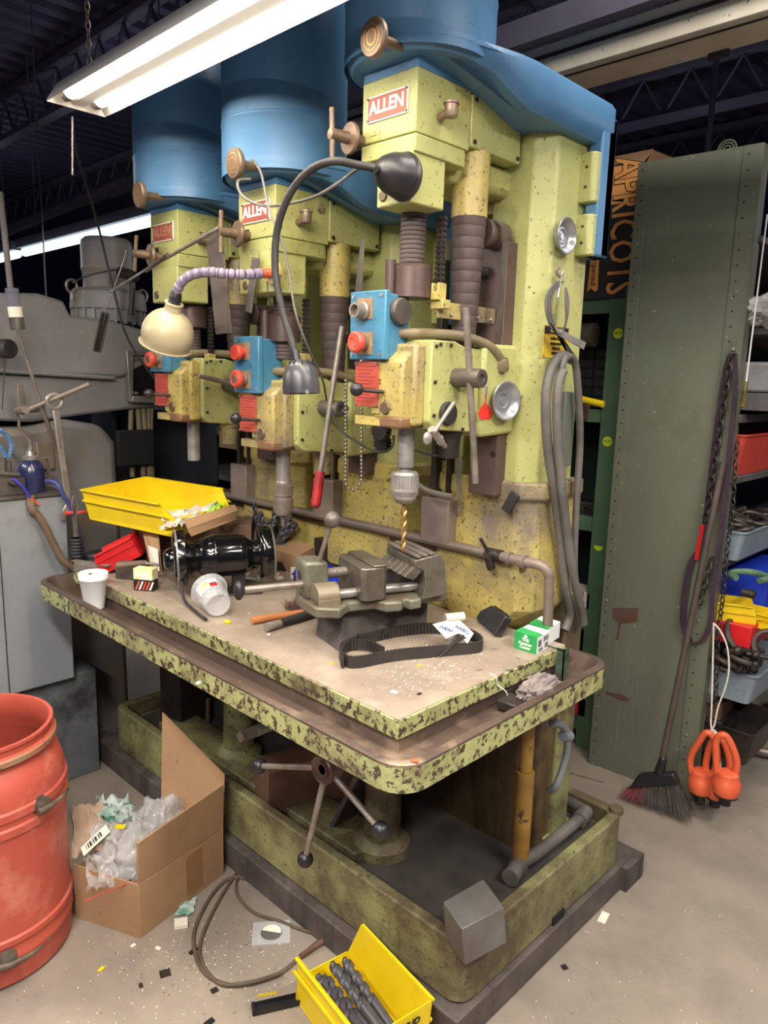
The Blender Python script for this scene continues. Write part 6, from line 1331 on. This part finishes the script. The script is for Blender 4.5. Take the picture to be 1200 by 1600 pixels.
for x0, x1 in ((0, .042), (PW-.062, PW)):
    b = B(Mp).box(x0, x1, -.004, .0, .0, HT); fl_ = part('edge_strip', b, OLIVE, oc, .001)
    b = B(); xm = x0+.012 if x0 < .1 else x0+.012
    for i in range(46):
        z = .06+i*.052
        if i % 9 == 4: continue
        b.M = Mp; b.cyl((xm+.008, -.0046, z), (xm+.008, -.004, z), .0034, n=8)
    part('punched_holes', b, DARK, fl_, kind='stuff')
    for i in range(4, 46, 9):
        b = B(Mp); z = .06+i*.052; b.sph((xm+.008, -.004, z), .006, 10, (1, .6, 1)); part('rivet', b, STEELB, fl_)
b = B(Mp).box(PW, PW+.004, 0, .06, 0, HT); part('side_return', b, OLIVE, oc)
b = B(Mp).box(PW-.01, PW-.004, .06, .10, 0, HT); part('inner_post', b, OLIVE, oc)
b = B(Mp).box(0, PW, .004, .05, HT-.02, HT); part('roof_sheet', b, OLIVE, oc)
b = B(Mp).box(0, .004, .004, .05, .0, HT); part('back_sheet', b, OLIVE, oc)
b = B(Mp)
for r in (.012, .022, .031): b.tube([(PW*.72+r*math.cos(PI*i/12), .01, HT+.0+r*math.sin(PI*i/12)) for i in range(13)], .003, 6, sub=1)
part('ring_boss', b, OLIVE, oc)
# rust marks are flat sprayed patches on the sheet
for q in (((956, 950), (998, 950), (996, 972), (970, 975), (958, 968)), ((966, 972), (971, 972), (966, 1000), (962, 1000)), ((945, 1080), (975, 1086), (985, 1094), (975, 1096), (948, 1084))):
    v = [PN(a, c, .0012) for a, c in q]; b = B().add(v, [tuple(range(len(v)))]); part('red_brown_stain', b, pm('red_brown_stain', (92, 56, 46), (84, 74, 62), 14, .7, bump=0), oc)
SCR = pm('bare_scratch', (150, 152, 138), (96, 98, 86), 40, .5, bump=0)
for k in range(34):
    if k < 20: x0 = random.uniform(950, 1010); y0 = random.uniform(880, 1150); dx, dy = random.uniform(-14, 2), random.uniform(30, 110)
    elif k < 28: x0 = random.uniform(990, 1110); y0 = random.uniform(560, 900); dx, dy = random.uniform(-3, 10), random.uniform(8, 34)
    else: x0 = random.uniform(1010, 1100); y0 = random.uniform(290, 500); dx, dy = random.uniform(-4, 10), random.uniform(8, 34)
    a, c2 = PN(x0, y0, .001), PN(x0+dx, y0+dy, .001)
    sx = pe*random.uniform(.0006, .0014)
    b = B().add([a-sx, a+sx, c2+sx*.3, c2-sx*.3], [(0, 1, 2, 3)]); 
    part('scratch', b, SCR, oc)
# strap with chain
def PNs(lst, off): return [PN(a, c, off) for a, c in lst]
t = thing('lashing_strap', 'dark purple lashing strap hanging in a long loop on the olive cabinet', 'strap', PN(1145, 1010, .03))
STR = pm('dark_purple_webbing', (62, 42, 54), (50, 32, 44), 30, .8, bump=.5)
pts = cat(PNs(((1145, 552), (1135, 580), (1120, 680), (1108, 780), (1098, 850), (1080, 880), (1070, 930), (1068, 975), (1078, 1002)), .02), 4); b = B().ribbon(pts, .026, .004, pe); part('left_run', b, STR, t)
pts = cat(PNs(((1147, 552), (1149, 600), (1142, 680), (1134, 760), (1124, 850), (1114, 920), (1110, 970), (1098, 1000), (1080, 1006)), .02), 4); b = B().ribbon(pts, .018, .004, pe); part('right_run', b, STR, t)
b = B().ribbon(PNs(((1098, 820), (1092, 850), (1088, 875)), .026), .014, .003, pe); part('red_edge', b, REDBIN, t)
b = B().cyl(PN(1146, 545, 0), PN(1146, 545, .03), .006, n=10); b.tube(PNs(((1146, 545), (1148, 536), (1150, 530)), .02), .003, 6); part('hook', b, STEELB, t)
def chain(name, pts, r, wr, mat, label, group=None):
    t = thing(name, label, 'chain', pts[-1], group); pp = cat([Vector(p) for p in pts], 6); L = [0]
    for i in range(len(pp)-1): L.append(L[-1]+(pp[i+1]-pp[i]).length)
    n = max(2, int(L[-1]/(r*2.3))); s_ = 0
    for k in range(n):
        s = L[-1]*(k+.5)/n; i = max(j for j in range(len(L)-1) if L[j] <= s); p = pp[i].lerp(pp[i+1], (s-L[i])/(L[i+1]-L[i])); d = (pp[i+1]-pp[i]).normalized()
        u_ = d.cross(pn).normalized(); w_ = d.cross(u_); e = (u_+w_*.4).normalized() if k % 2 else (w_-u_*.4).normalized()
        ring = [p+d*math.cos(2*PI*q/10)*r*1.45+e*math.sin(2*PI*q/10)*r*.8 for q in range(10)]
        part('link', B().tube(ring, wr, 6, True, 1), mat, t)
    return t
chain('steel_chain', PNs(((1142, 556), (1136, 600), (1124, 680), (1114, 740), (1106, 790), (1103, 815)), .035), .014, .0042, IROND, 'rusty steel chain hanging inside the purple strap loop')
chain('steel_chain', PNs(((1112, 870), (1106, 900), (1098, 925), (1093, 945)), .035), .012, .0036, IROND, 'short end of rusty chain lower inside the strap loop')
sidep = [P(a, c, y=2.80) for a, c in ((1152, 690), (1148, 740), (1144, 800), (1136, 860), (1131, 920), (1124, 975), (1120, 1040), (1118, 1100))]
chain('steel_chain', sidep, .010, .003, IROND, 'thin steel chain hanging down the right edge of the cabinet')
# screwdriver with long shaft
t = thing('screwdriver', 'long white shafted screwdriver with clear yellow and black handle, cabinet edge', 'screwdriver', P(1160, 635, y=2.76))
b = B().cyl(P(1160, 636, y=2.76), P(1166, 596, y=2.76), .011, .008, 6); part('handle', b, pm('dark_amber_handle', (66, 60, 36), (120, 110, 40), 30, .3), t, .002)
b = B().cyl(P(1166, 596, y=2.76), P(1199, 335, y=2.76), .0028, n=8); part('shaft', b, pm('white_rod', (222, 222, 224), None, rough=.4, bump=0), t)
# broom
t = thing('broom', 'broom with dark red and black bristles leaning on the olive cabinet', 'broom', PN(1025, 1290, .16))
hb_, ht_ = PN(1034, 1190, .16), PN(1130, 722, .045)
b = B().cyl(hb_, ht_, .012, .0115, 14); part('handle', b, pm('dark_brown_handle', (86, 74, 66), (66, 56, 50), 8, .5), t)
b = B().cyl(PN(1030, 1208, .16), PN(1037, 1182, .16), .020, .014, 16); b.sph(PN(1037, 1183, .16), .009, 10)
pA, pB_ = PN(984, 1228, .16), PN(1062, 1222, .16)
b2 = [PN(984, 1230, .16), PN(1062, 1224, .16), PN(1054, 1206, .16), PN(1000, 1208, .16)]
b.hexa([p+pn*.018 for p in b2], [p-pn*.018 for p in b2]); part('head', b, BLACKP, t, .006)
for nm, f0, f1, mt in (('red_bristles', 0, .34, pm('dark_red_bristle', (122, 52, 52), (92, 44, 44), 30, .7, bump=0)), ('black_bristles', .34, 1, pm('dark_grey_bristle', (62, 56, 54), (84, 76, 70), 30, .7, bump=0))):
    b = B()
    for i in range(int(700*(f1-f0))):
        f = random.uniform(f0, f1); a = b2[0].lerp(b2[1], f)+pn*random.uniform(-.014, .014); ex = PN(966, 1292, .16).lerp(PN(1086, 1262, .16), f)+pn*random.uniform(-.05, .05); ex.z = random.uniform(.004, .02); ex += pe*random.gauss(0, .006)
        m_ = a.lerp(ex, .55)+pe*random.gauss(0, .004)
        w_ = pe*.0014; b.add([a-w_, a+w_, m_+w_, m_-w_], [(0, 1, 2, 3)]); b.add([m_-w_, m_+w_, ex], [(0, 1, 2)])
    part(nm, b, mt, t, kind='stuff')
# orange hoist rings on white rope
t = thing('white_rope', 'white rope tied round the orange hoist rings, hanging from the cabinet edge', 'rope', P(1110, 1240, y=2.72))
RX = -.86; RP = pm('white_rope_fibre', (224, 218, 206), (200, 192, 180), 60, .8, bump=.3)
b = B().tube([P(a, c, y=2.72) for a, c in ((1115, 973), (1114, 1020), (1112, 1100), (1111, 1135), (1118, 1150))], .0032, 7); b.tube([P(a, c, y=2.72) for a, c in ((1115, 974), (1125, 985), (1136, 1010), (1139, 1045), (1133, 1075), (1122, 1105), (1117, 1130), (1113, 1142), (1120, 1150), (1124, 1180), (1126, 1205), (1122, 1225), (1110, 1233), (1098, 1242), (1086, 1250))], .0032, 7); part('strands', b, RP, t)
b = B().tube([P(a, c, y=2.72) for a, c in ((1106, 1147), (1112, 1140), (1120, 1146), (1116, 1156), (1108, 1150))], .0034, 7, True); part('knot', b, RP, t)
def hoist(cx_, cy_, dx, x, lab, tilt):
    t = thing('hoist_ring', lab, 'hoist ring', P(cx_, cy_+60, y=2.70+x), 'orange hoist rings on the rope')
    topp = [P(cx_+a, cy_+c, y=2.70+x+k) for a, c, k in ((-15+tilt, 66, 0), (-17+tilt, 42, .0), (-9, 12, .0), (1, 2, .0), (12, 12, .01), (20+tilt*.4, 42, .015), (16+tilt*.6, 66, .02))]
    b = B().tube(topp, .0125, 12, sub=5); part('bail', b, ORANGE, t)
    c0 = P(cx_+tilt, cy_+78, y=2.705+x); b = B().lathe([(0, .05), (.024, .05), (.037, .04), (.042, .014), (.047, .008), (.047, -.030), (.044, -.038), (0, -.038)], c0, (0, 0, 1), 28); part('swivel_body', b, ORANGE, t, sharp=40)
    b = B().cyl(c0-Vector((0, 0, .038)), c0-Vector((0, 0, .046)), .042, n=24); b.cyl(c0-Vector((0, 0, .044)), c0-Vector((0, 0, .082)), .02, n=16); part('threaded_stud', b, BLACKP, t)
hoist(1104, 1143, 0, 0, 'left orange hoist ring on the white rope', -8)
hoist(1120, 1150, 0, .03, 'middle orange hoist ring hidden between the two others', 0)
hoist(1128, 1146, 0, -.05, 'right orange hoist ring with a scuffed black mark', 8)

# right rack behind the cabinet (fronts on the x+ side)
rk = thing('storage_rack', 'dark storage rack full of bins right of the olive cabinet', 'rack', (-1.1, 3.6, 0))
SH = pm('worn_grey_shelf', (92, 86, 82), (70, 64, 62), 8, .6, bump=.2)
RXF = -.955
def rz(px, py): return P(px, py, y=2.86)
shelves = []
for px, py in ((1165, 648), (1140, 985)):
    z = rz(px, py).z; shelves.append(z); b = B().box(-1.37, RXF, 2.84, 5.2, z-.03, z); part('shelf', b, SH, rk, .002)
z = rz(1178, 380).z; b = B().box(-1.37, RXF, 2.84, 5.2, z, z+.02); part('shelf', b, SH, rk)
for yy in (2.85, 3.9, 5.1):
    for xx in (-1.37, -1.03): b = B().box(xx, xx+.04, yy, yy+.03, 0, 2.3); part('post', b, IROND, rk)
b = B().box(-1.385, -1.375, 2.85, 5.2, 0, 2.3); part('back_sheet', b, pm('dark_rack_back', (40, 40, 44), None, rough=.8, bump=0), rk)
def rbin(px0, py0, depth, W, H, mat, name, label, cat_='bin', x1=-.86, th=.003, L=.34):
    """tub with its top near corner (x+, y-) seen at pixel px0,py0"""
    p = P(px0, py0, y=2.86); x1 = p.x; t = thing(name, label, cat_, Vector((x1-L/2, p.y+W/2, p.z-H)))
    o1 = rrect(x1-L, x1, p.y, p.y+W, .02); o0 = rrect(x1-L+.02, x1-.025, p.y+.012, p.y+W-.012, .02); i1 = rrect(x1-L+th, x1-th, p.y+th, p.y+W-th, .018); i0 = rrect(x1-L+.02+th, x1-.025-th, p.y+.012+th, p.y+W-.012-th, .018)
    b = B().loft([ringz(o0, p.z-H), ringz(o1, p.z), ringz(i1, p.z), ringz(i0, p.z-H+th)]); part('tub', b, mat, t, .001)
    o2 = rrect(x1-L-.005, x1+.006, p.y-.006, p.y+W+.006, .024); b = B().loft([ringz(o1, p.z-.008), ringz(o2, p.z-.006), ringz(o2, p.z), ringz(o1, p.z+.001)], cap=False); part('rim', b, mat, t)
    return t, p
_, rp0 = rbin(1166, 680, 0, .5, .155, REDBIN2, 'steel_tub', 'faded red steel tub on the right rack, upper shelf', x1=-.83, L=.40)
_, gp = rbin(1165, 833, 0, .5, .115, GREYBIN, 'steel_tub', 'grey steel tub of rusty chain pieces below the red tub', x1=-.83, L=.30)
_, hp = rbin(1183, 1058, 0, .45, .125, GREYBIN, 'steel_tub', 'lower grey blue tub full of heavy shackles', x1=-.74, L=.36)
for zz in (rp0.z-.155, gp.z-.115, hp.z-.125):
    b = B().box(-1.37, RXF, 2.84, 5.2, zz-.027, zz-.001); part('shelf', b, SH, rk, .002)
RUST = pm('rusty_dark_steel', (84, 72, 66), (60, 52, 48), 14, .45, .4, bump=.3)
for i in range(9):
    c = Vector((gp.x-.13+random.uniform(-.06, .10), gp.y+.06+i*.045, gp.z+.0+random.uniform(-.01, .03))); pts = [c+Vector((.05*math.cos(a), .03*math.sin(a), .018*math.cos(a+i))) for a in [2*PI*q/10 for q in range(10)]]
    solo('chain_piece', B().tube(pts, .009, 8, True, 2), RUST, 'rusty link lying in the grey tub under the red tub', 'chain link', 'rusty links in the upper grey tub')
def shackle(c, s, rz_, tilt, lab, grp=None):
    t = thing('shackle', lab, 'shackle', c, grp); M = Matrix.Translation(c) @ Matrix.Rotation(rz_, 4, 'Z') @ Matrix.Rotation(tilt, 4, 'X')
    b = B(M).tube([(-.03*s, 0, 0), (-.045*s, .04*s, 0), (-.035*s, .085*s, 0), (0, .105*s, 0), (.035*s, .085*s, 0), (.045*s, .04*s, 0), (.03*s, 0, 0)], .010*s, 10); part('bow', b, RUST, t)
    b = B(M).cyl((-.06*s, -.005, 0), (.06*s, -.005, 0), .009*s, n=12); b.sph((-.03*s, -.004, 0), .018*s, 12); b.sph((.03*s, -.004, 0), .018*s, 12); part('pin', b, IROND, t)
for i, (px, py, s, r_, tl) in enumerate(((1165, 1015, 1.2, .9, .9), (1135, 1030, 1.0, .3, .3), (1180, 1035, 1.0, 1.7, .2), (1150, 1040, .9, 2.4, .4), (1195, 1025, 1.0, .2, .8), (1160, 1045, .8, 1.2, .1))):
    c = P(px, py, y=2.86); shackle(c, s, r_, tl, 'heavy dark shackle in the lower grey blue tub' if i else 'largest upright dark shackle on top of the lower tub', 'shackles piled in the lower tub' if i else None)
for i in range(14):
    c = P(1120+random.uniform(0, 80), 1040+random.uniform(-5, 10), x=-.90-.01*i*.3)
    c.z = min(c.z, hp.z-.01)
    b = B().lathe([(0, 0), (.02, 0), (.026, .006), (.026, .02), (.016, .028), (0, .028)], c, (random.uniform(-.6, .6), random.uniform(-.6, .6), 1), 14); solo('steel_fitting', b, RUST, 'round dark steel fitting heaped in the lower grey blue tub', 'fitting', 'steel fittings in the lower tub')
# yellow bins on middle shelf
zs_ = shelves[1]
p = P(1140, 965, y=2.86)
bin_('open_front_bin', TR(Vector((-.96, 2.92, zs_+.012)), math.radians(200)), .22, .12, .09, YEL, 'yellow open front bin of nuts beside the chain', front=.5)
bin_('open_front_bin', TR(Vector((-.86, 2.98, zs_+.012)), math.radians(175)), .16, .10, .06, YEL, 'smaller yellow open front bin at the right edge', front=.6)
for i in range(7):
    c = Vector((-.96+random.uniform(-.05, .05), 2.92+random.uniform(-.03, .03), zs_+.03+random.uniform(0, .03)))
    solo('steel_nut', B().lathe([(.007, 0), (.013, 0), (.013, .01), (.007, .01)], c, (random.uniform(-1, 1), random.uniform(-1, 1), 1), 8, close=True), STEELB, 'steel nut lying in the yellow bin beside the chain', 'nut', 'nuts in the yellow rack bin')
c = P(1170, 900, y=2.86); pts = [c+Vector((.06*math.cos(a), .07*math.sin(a), 0)) for a in [2*PI*q/14-.6 for q in range(12)]]
solo('green_clamp_ring', B().tube(pts, .012, 10), RACKG, 'pale green open steel ring above the yellow rack bins', 'ring')
b = B().box(-1.25, -.86, 3.05, 3.45, zs_+.001, P(1190, 898, y=3.05).z); solo('blue_crate', b, BLUEBIN, 'royal blue crate at the right edge behind the yellow bins', 'crate', bevel=.004)
b = B().cyl(P(1160, 925, y=2.86), P(1180, 930, y=2.86), .016, n=14); solo('black_sleeve', b, IROND, 'dark cylindrical sleeve lying above the yellow bins', 'sleeve')
# upper right shelf items
b = B().box(-1.25, -.86, P(1170, 600, y=2.86).y, P(1170, 600, y=2.86).y+.5, P(1180, 642, y=2.86).z, P(1180, 614, y=2.86).z); solo('flat_box', b, pm('grey_flat_box', (92, 88, 90), (78, 74, 76), 8, .5), 'flat dark grey box on the right rack above the red tub', 'box', bevel=.003)
b = B().box(-1.25, -.88, P(1172, 600, y=2.86).y+.02, P(1172, 600, y=2.86).y+.4, P(1180, 613, y=2.86).z, P(1180, 565, y=2.86).z); solo('plastic_case', b, pm('pale_grey_case', (150, 148, 150), (124, 122, 126), 6, .35), 'pale grey plastic case on top of the flat box', 'case', bevel=.012)
c = P(1192, 485, y=2.86); solo('white_cloth_bag', blob(c+Vector((-.02, .06, .0)), (.10, .11, .055), .5, 2.2, 4.4, 40), pm('white_bag', (224, 222, 220), (190, 188, 190), 6, .8, bump=.3), 'white cloth bag with a red stripe high on the right rack', 'bag')
z = P(1190, 512, y=2.86).z; b = B().box(-1.37, -.9, 2.9, 5, z-.02, z); part('shelf', b, SH, rk)
b = B().tube([P(1178, 500, y=2.86), P(1186, 492, y=2.86), P(1196, 484, y=2.86)], .003, 6); solo('red_stripe_band', b, REDBIN, 'thin red band on the white bag', 'band')
# low right corner items on the floor
zb2 = P(1140, 1134, y=2.9).z; b = B().box(-1.06, -.92, 2.90, 3.06, 0, zb2); solo('dark_crate', b, IROND, 'dark steel crate standing under the brown wooden block', 'crate', bevel=.004)
b = B().box(-1.05, -.93, 2.91, 3.05, zb2+.001, P(1140, 1110, y=2.9).z); solo('wood_block', b, WOODR, 'brown wooden block under the lowest tub', 'wood block', bevel=.003)
p = P(1186, 1133, y=2.86)
tt, _ = rbin(1178, 1150, 0, .3, .14, IROND, 'black_tub', 'low black tub of bright fittings behind the orange hoist rings', x1=-.80, L=.24)
for i in range(8):
    c = P(1140+random.uniform(0, 35), 1158+random.uniform(-6, 4), x=-.86); c.z = .10+random.uniform(0, .03); b = B().cyl(c, c+Vector((random.uniform(-.02, .02), .01, .03)), .009, n=10); solo('bright_fitting', b, STEEL, 'bright steel fitting in the low black tub', 'fitting', 'bright fittings in the low black tub')
bin_('floor_bin', TR(Vector((-1.02, 2.92, .0)), math.radians(180)), .18, .12, .12, YEL, 'yellow bin standing behind the left hoist ring', front=.8)
p = P(1165, 1180, z=0); b = B().cyl((p.x-.03, p.y, .035), (p.x+.03, p.y+.02, .035), .035, n=24); b.cyl((p.x+.03, p.y+.02, .03), (p.x+.10, p.y+.045, .028), .022, n=20); solo('steel_pinion', b, STEELB, 'round steel shaft end lying on floor right of hoist rings', 'shaft', bevel=.003)
b = B().lathe([(0, 0), (.11, 0), (.12, .16), (.0, .16)], P(1215, 1145, z=0)+Vector((0, .25, 0)), n=28); solo('purple_tub', b, pm('dark_purple_plastic', (54, 42, 66), (44, 34, 54), 6, .4), 'dark purple plastic tub at the right edge, floor level', 'tub', bevel=.004)
b = B().box(-1.25, -.84, P(1192, 1010, y=2.86).y, P(1192, 1010, y=2.86).y+.3, P(1192, 1020, y=2.86).z, P(1192, 985, y=2.86).z); solo('red_box', b, REDBIN, 'dark red box at the right edge above the shackles', 'box', bevel=.004)

# left rack (green posts, stickers) behind the column
lr = thing('green_rack', 'green painted steel rack between drill column and olive cabinet', 'rack', (-2.2, 2.9, 0))
YF = 2.86
def gp_(px, py): return P(px, py, y=YF)
a = gp_(975, 470); xp0, xp1 = P(940, 800, y=YF).x-.02, P(962, 800, y=YF).x
xp1 = P(920, 1165, z=0).x-.03; 
b = B().box(-1.52, -1.452, YF, YF+.04, 0, P(960, 470, y=YF).z+.01); po = part('post', b, RACKG, lr, .002)
b = B().box(-1.444, -1.41, YF-.02, YF+.02, 0, 2.0); part('post', b, RACKG, lr, .002)
for (z0, z1) in ((gp_(925, 490).z, gp_(925, 468).z), (gp_(925, 660).z, gp_(925, 640).z), (gp_(915, 830).z, gp_(915, 808).z), (gp_(910, 985).z, gp_(910, 950).z), (gp_(910, 1145).z, gp_(910, 1118).z)):
    b = B().box(-3.4, -1.50, YF+.01, YF+.04, z0, z1); part('beam', b, RACKG, lr, .002)
    b = B().box(-3.4, -1.50, YF+.04, YF+.5, z1-.02, z1-.005); part('shelf', b, SH, lr)
b = B().box(-3.4, -1.45, YF+.5, YF+.52, 0, 2.0); part('back_panel', b, pm('dark_green_back', (40, 58, 48), None, rough=.8, bump=0), lr)
b = B().box(-3.4, -3.36, YF, YF+.04, 0, 2.0); part('post', b, RACKG, lr)
for px, py, s in ((966, 521, '4-74'), (949, 690, '4-73'), (935, 853, '4')):
    c = P(px, py, y=YF-.002); c.x = min(max(c.x, -1.495), -1.47)
    t = thing('round_sticker', {'4-74': 'round fluorescent sticker hand numbered 4-74, top one on the green post', '4-73': 'round fluorescent sticker hand numbered 4-73, middle one on the post', '4': 'half peeled round sticker, lowest on the green post'}[s], 'sticker', c)
    b = B().cyl(c, c-Vector((0, .0012, 0)), .021, n=26) if s != '4' else B().prism([(c.x+.021*math.cos(a), c.z+.021*math.sin(a)) for a in [PI+PI*i/12 for i in range(13)]], 'y', c.y-.001, c.y); part('disc', b, STICK, t)
    if s != '4': text('lettering', s, .017, c-Vector((0, .0016, 0)), (1, 0, 0), (.0, 0, 1), INK, t, ext=.0002)
# apricots crate
tp_ = gp_(960, 240); bt_ = gp_(930, 466)
x0 = gp_(908, 466).x; x1 = gp_(990, 440).x
z0 = gp_(925, 468).z; z1 = gp_(985, 258).z
t = thing('fruit_crate', 'old cardboard fruit crate with orange APRICOTS lettering standing on end', 'crate', Vector(((x0+x1)/2, YF+.1, z0)))
x1 = max(x1, -1.42); 
b = B().box(x0-.12, x1, YF-.01, YF+.28, z0, z1); part('crate_body', b, pm('black_printed_card', (44, 40, 46), (60, 52, 54), 9, .7, chip=(120, 92, 70), camt=.15, csc=20), t, .004)
ORP = pm('orange_print', (244, 172, 96), (236, 156, 84), 18, .7, chip=(120, 92, 70), camt=.1, csc=30, bump=0)
b = B().box(x0-.12, x1-.002, YF-.0115, YF-.0103, z1-.14, z1); part('orange_field', b, ORP, t)
b = B().hexa([(x0-.12, YF-.012, z1), (x1, YF-.012, z1), (x1, YF-.006, z1), (x0-.12, YF-.006, z1)], [(x0-.10, YF+.10, z1+.075), (x1-.02, YF+.10, z1+.075), (x1-.02, YF+.106, z1+.07), (x0-.10, YF+.106, z1+.07)]); part('top_flap', b, CARD, t, .001)
b = B().hexa([(x1, YF-.006, z1-.02), (x1+.004, YF-.006, z1-.02), (x1+.004, YF+.25, z1-.02), (x1, YF+.25, z1-.02)], [(x1-.02, YF+.10, z1+.07), (x1-.016, YF+.10, z1+.07), (x1+.13, YF+.2, z1-.0), (x1+.126, YF+.2, z1-.0)]); part('side_flap', b, CARD, t)
zm = (z0+z1)/2
tx = gp_(975, 360).x
text('lettering_outline', 'APRICOTS', .16, (tx, YF-.0122, zm+.02), (0, 0, -1), (1, 0, 0), INK, t, bold=.006, sx=.70)
text('lettering', 'APRICOTS', .16, (tx, YF-.0135, zm+.02), (0, 0, -1), (1, 0, 0), ORP, t, bold=.002, sx=.70)
rx_ = gp_(930, 430).x
b = B().prism([(rx_-.025, z0+.03), (rx_-.01, z0+.045), (rx_+.01, z0+.03), (rx_+.022, z0+.035), (rx_+.018, z0+.17), (rx_-.018, z0+.17)], 'y', YF-.012, YF-.0105); part('ribbon_print', b, ORP, t)
text('lettering', 'ripened', .034, (rx_, YF-.0124, z0+.105), (0, 0, -1), (1, 0, 0), INK, t)
b = B().box(x0-.0, x0+.012, YF-.012, YF-.0105, z0+.01, z0+.19); part('white_strip', b, PAPER, t)
# things on the left rack shelves
z = gp_(925, 640).z
cabd = thing('drawer_cabinet', 'dark small parts drawer cabinet on the green rack behind the hoses', 'drawer cabinet', (-1.85, 3.1, z))
zt_ = gp_(925, 540).z
b = B().box(-2.3, -1.56, 3.08, 3.3, z, zt_); part('body', b, IROND, cabd)
nr = 6
for r in range(nr):
    for c2 in range(6):
        xx = -2.29+c2*.122; zz = z+.01+(zt_-z-.01)*r/nr
        b = B().box(xx, xx+.112, 3.072, 3.082, zz, zz+(zt_-z)/nr-.010); dd = part('drawer', b, pm('dusty_dark_drawer', (70, 68, 74), (56, 54, 60), 9, .5), cabd, .001)
        b = B().box(xx+.035, xx+.075, 3.062, 3.073, zz+.012, zz+.018); part('pull', b, IRON, dd)
p0, p1 = P(900, 622, y=2.80), P(943, 632, y=2.80); b = B().cyl(p0, p1, .014, n=16); solo('yellow_dowel', b, YEL, 'yellow round handle poking from the green rack', 'handle', bevel=.001)
b = B().box(gp_(905, 650).x, gp_(918, 650).x, YF-.03, YF+.02, gp_(910, 655).z, gp_(910, 632).z); solo('latch_block', b, WOODR, 'small brown wooden block below the yellow handle', 'block', bevel=.002)
z = gp_(915, 808).z
for i in range(22):
    p = Vector((-1.55-random.uniform(.02, .28), YF+random.uniform(-.02, .06), z+random.uniform(.005, .09))); q = p+Vector((random.uniform(-.16, .10), random.uniform(-.03, .08), random.uniform(-.01, .05)))
    solo('bent_rod', B().tube([p, p.lerp(q, .5)+Vector((0, 0, random.uniform(-.01, .02))), q], .005, 7), RUST, 'rusty bent rod in the heap on the green rack shelf', 'rod', 'rusty rods heaped on the green rack')
b = B().lathe([(.0, 0), (.05, 0), (.05, .3), (0, .3)], Vector((-1.9, YF+.02, gp_(925, 530).z+.02)), (1, .1, 0), 20); solo('rolled_sheet', b, pm('tan_roll', (110, 98, 84), (84, 74, 64), 8, .6), 'tan rolled sheet under the fruit crate shelf', 'roll')
b = B(); q = P(908, 935, y=YF); b.box(q.x-.08, q.x+.04, YF+.0, YF+.12, gp_(910, 950).z, q.z+.03); solo('white_box', b, PAPER, 'white carton on the green rack behind the hose ends', 'box', bevel=.002)
b = B().lathe([(0, 0), (.025, 0), (.025, .06), (.012, .08), (.012, .10), (0, .10)], Vector((gp_(902, 905).x-.02, YF-.01, gp_(905, 950).z)), n=16); solo('yellow_spray_can', b, YELL, 'brown bottle with yellow cap on the green rack', 'bottle')
b = B().box(gp_(900, 1100).x-.1, gp_(915, 1100).x, YF, YF+.1, gp_(905, 1118).z, gp_(905, 1090).z); solo('red_box', b, REDBIN, 'small red box low on the green rack behind the trough', 'box', bevel=.002)
b = B().cyl(P(885, 1206, z=.003), P(943, 1222, z=.003), .004, n=8); solo('welding_rod', b, STEELB, 'thin steel rod on the floor between machine and cabinet', 'rod')
b = B(); q = P(968, 1330, z=0); b.box(-1.0, -.895, 2.10, 2.22, 0, .085); solo('timber_offcut', b, WOODD, 'short timber offcut wedged behind the skid end', 'wood block', bevel=.003)
# far bench seen between the spindles
fb_ = thing('far_bench', 'dark bench with shelves seen between the middle and far spindles', 'bench', (-4.3, 3.2, 0))
b = B().box(-5.6, -3.45, 3.2, 3.9, .80, .84); part('top', b, SH, fb_); b = B().box(-5.6, -3.45, 3.25, 3.9, 1.14, 1.17); part('shelf', b, SH, fb_)
for xx in (-5.6, -4.4, -3.5): b = B().box(xx, xx+.05, 3.2, 3.9, 0, 1.6); part('post', b, IROND, fb_)
b = B().box(-5.6, -3.45, 3.9, 3.92, 0, 1.7); part('back', b, pm('dark_bench_back', (36, 38, 52), None, rough=.8, bump=0), fb_)
q = P(370, 712, y=3.3); b = B().box(q.x-.12, q.x+.12, 3.22, 3.45, 1.17, q.z+.06); solo('cream_box', b, CARD, 'cream cardboard box on the far bench shelf', 'box', bevel=.002)
q = P(410, 685, y=3.3); solo('red_tarp', blob(q, (.22, .15, .10), .5, 2, 9.2), pm('dark_red_cloth', (120, 30, 44), (90, 24, 36), 9, .8), 'dark red cloth heap on the far bench', 'cloth')
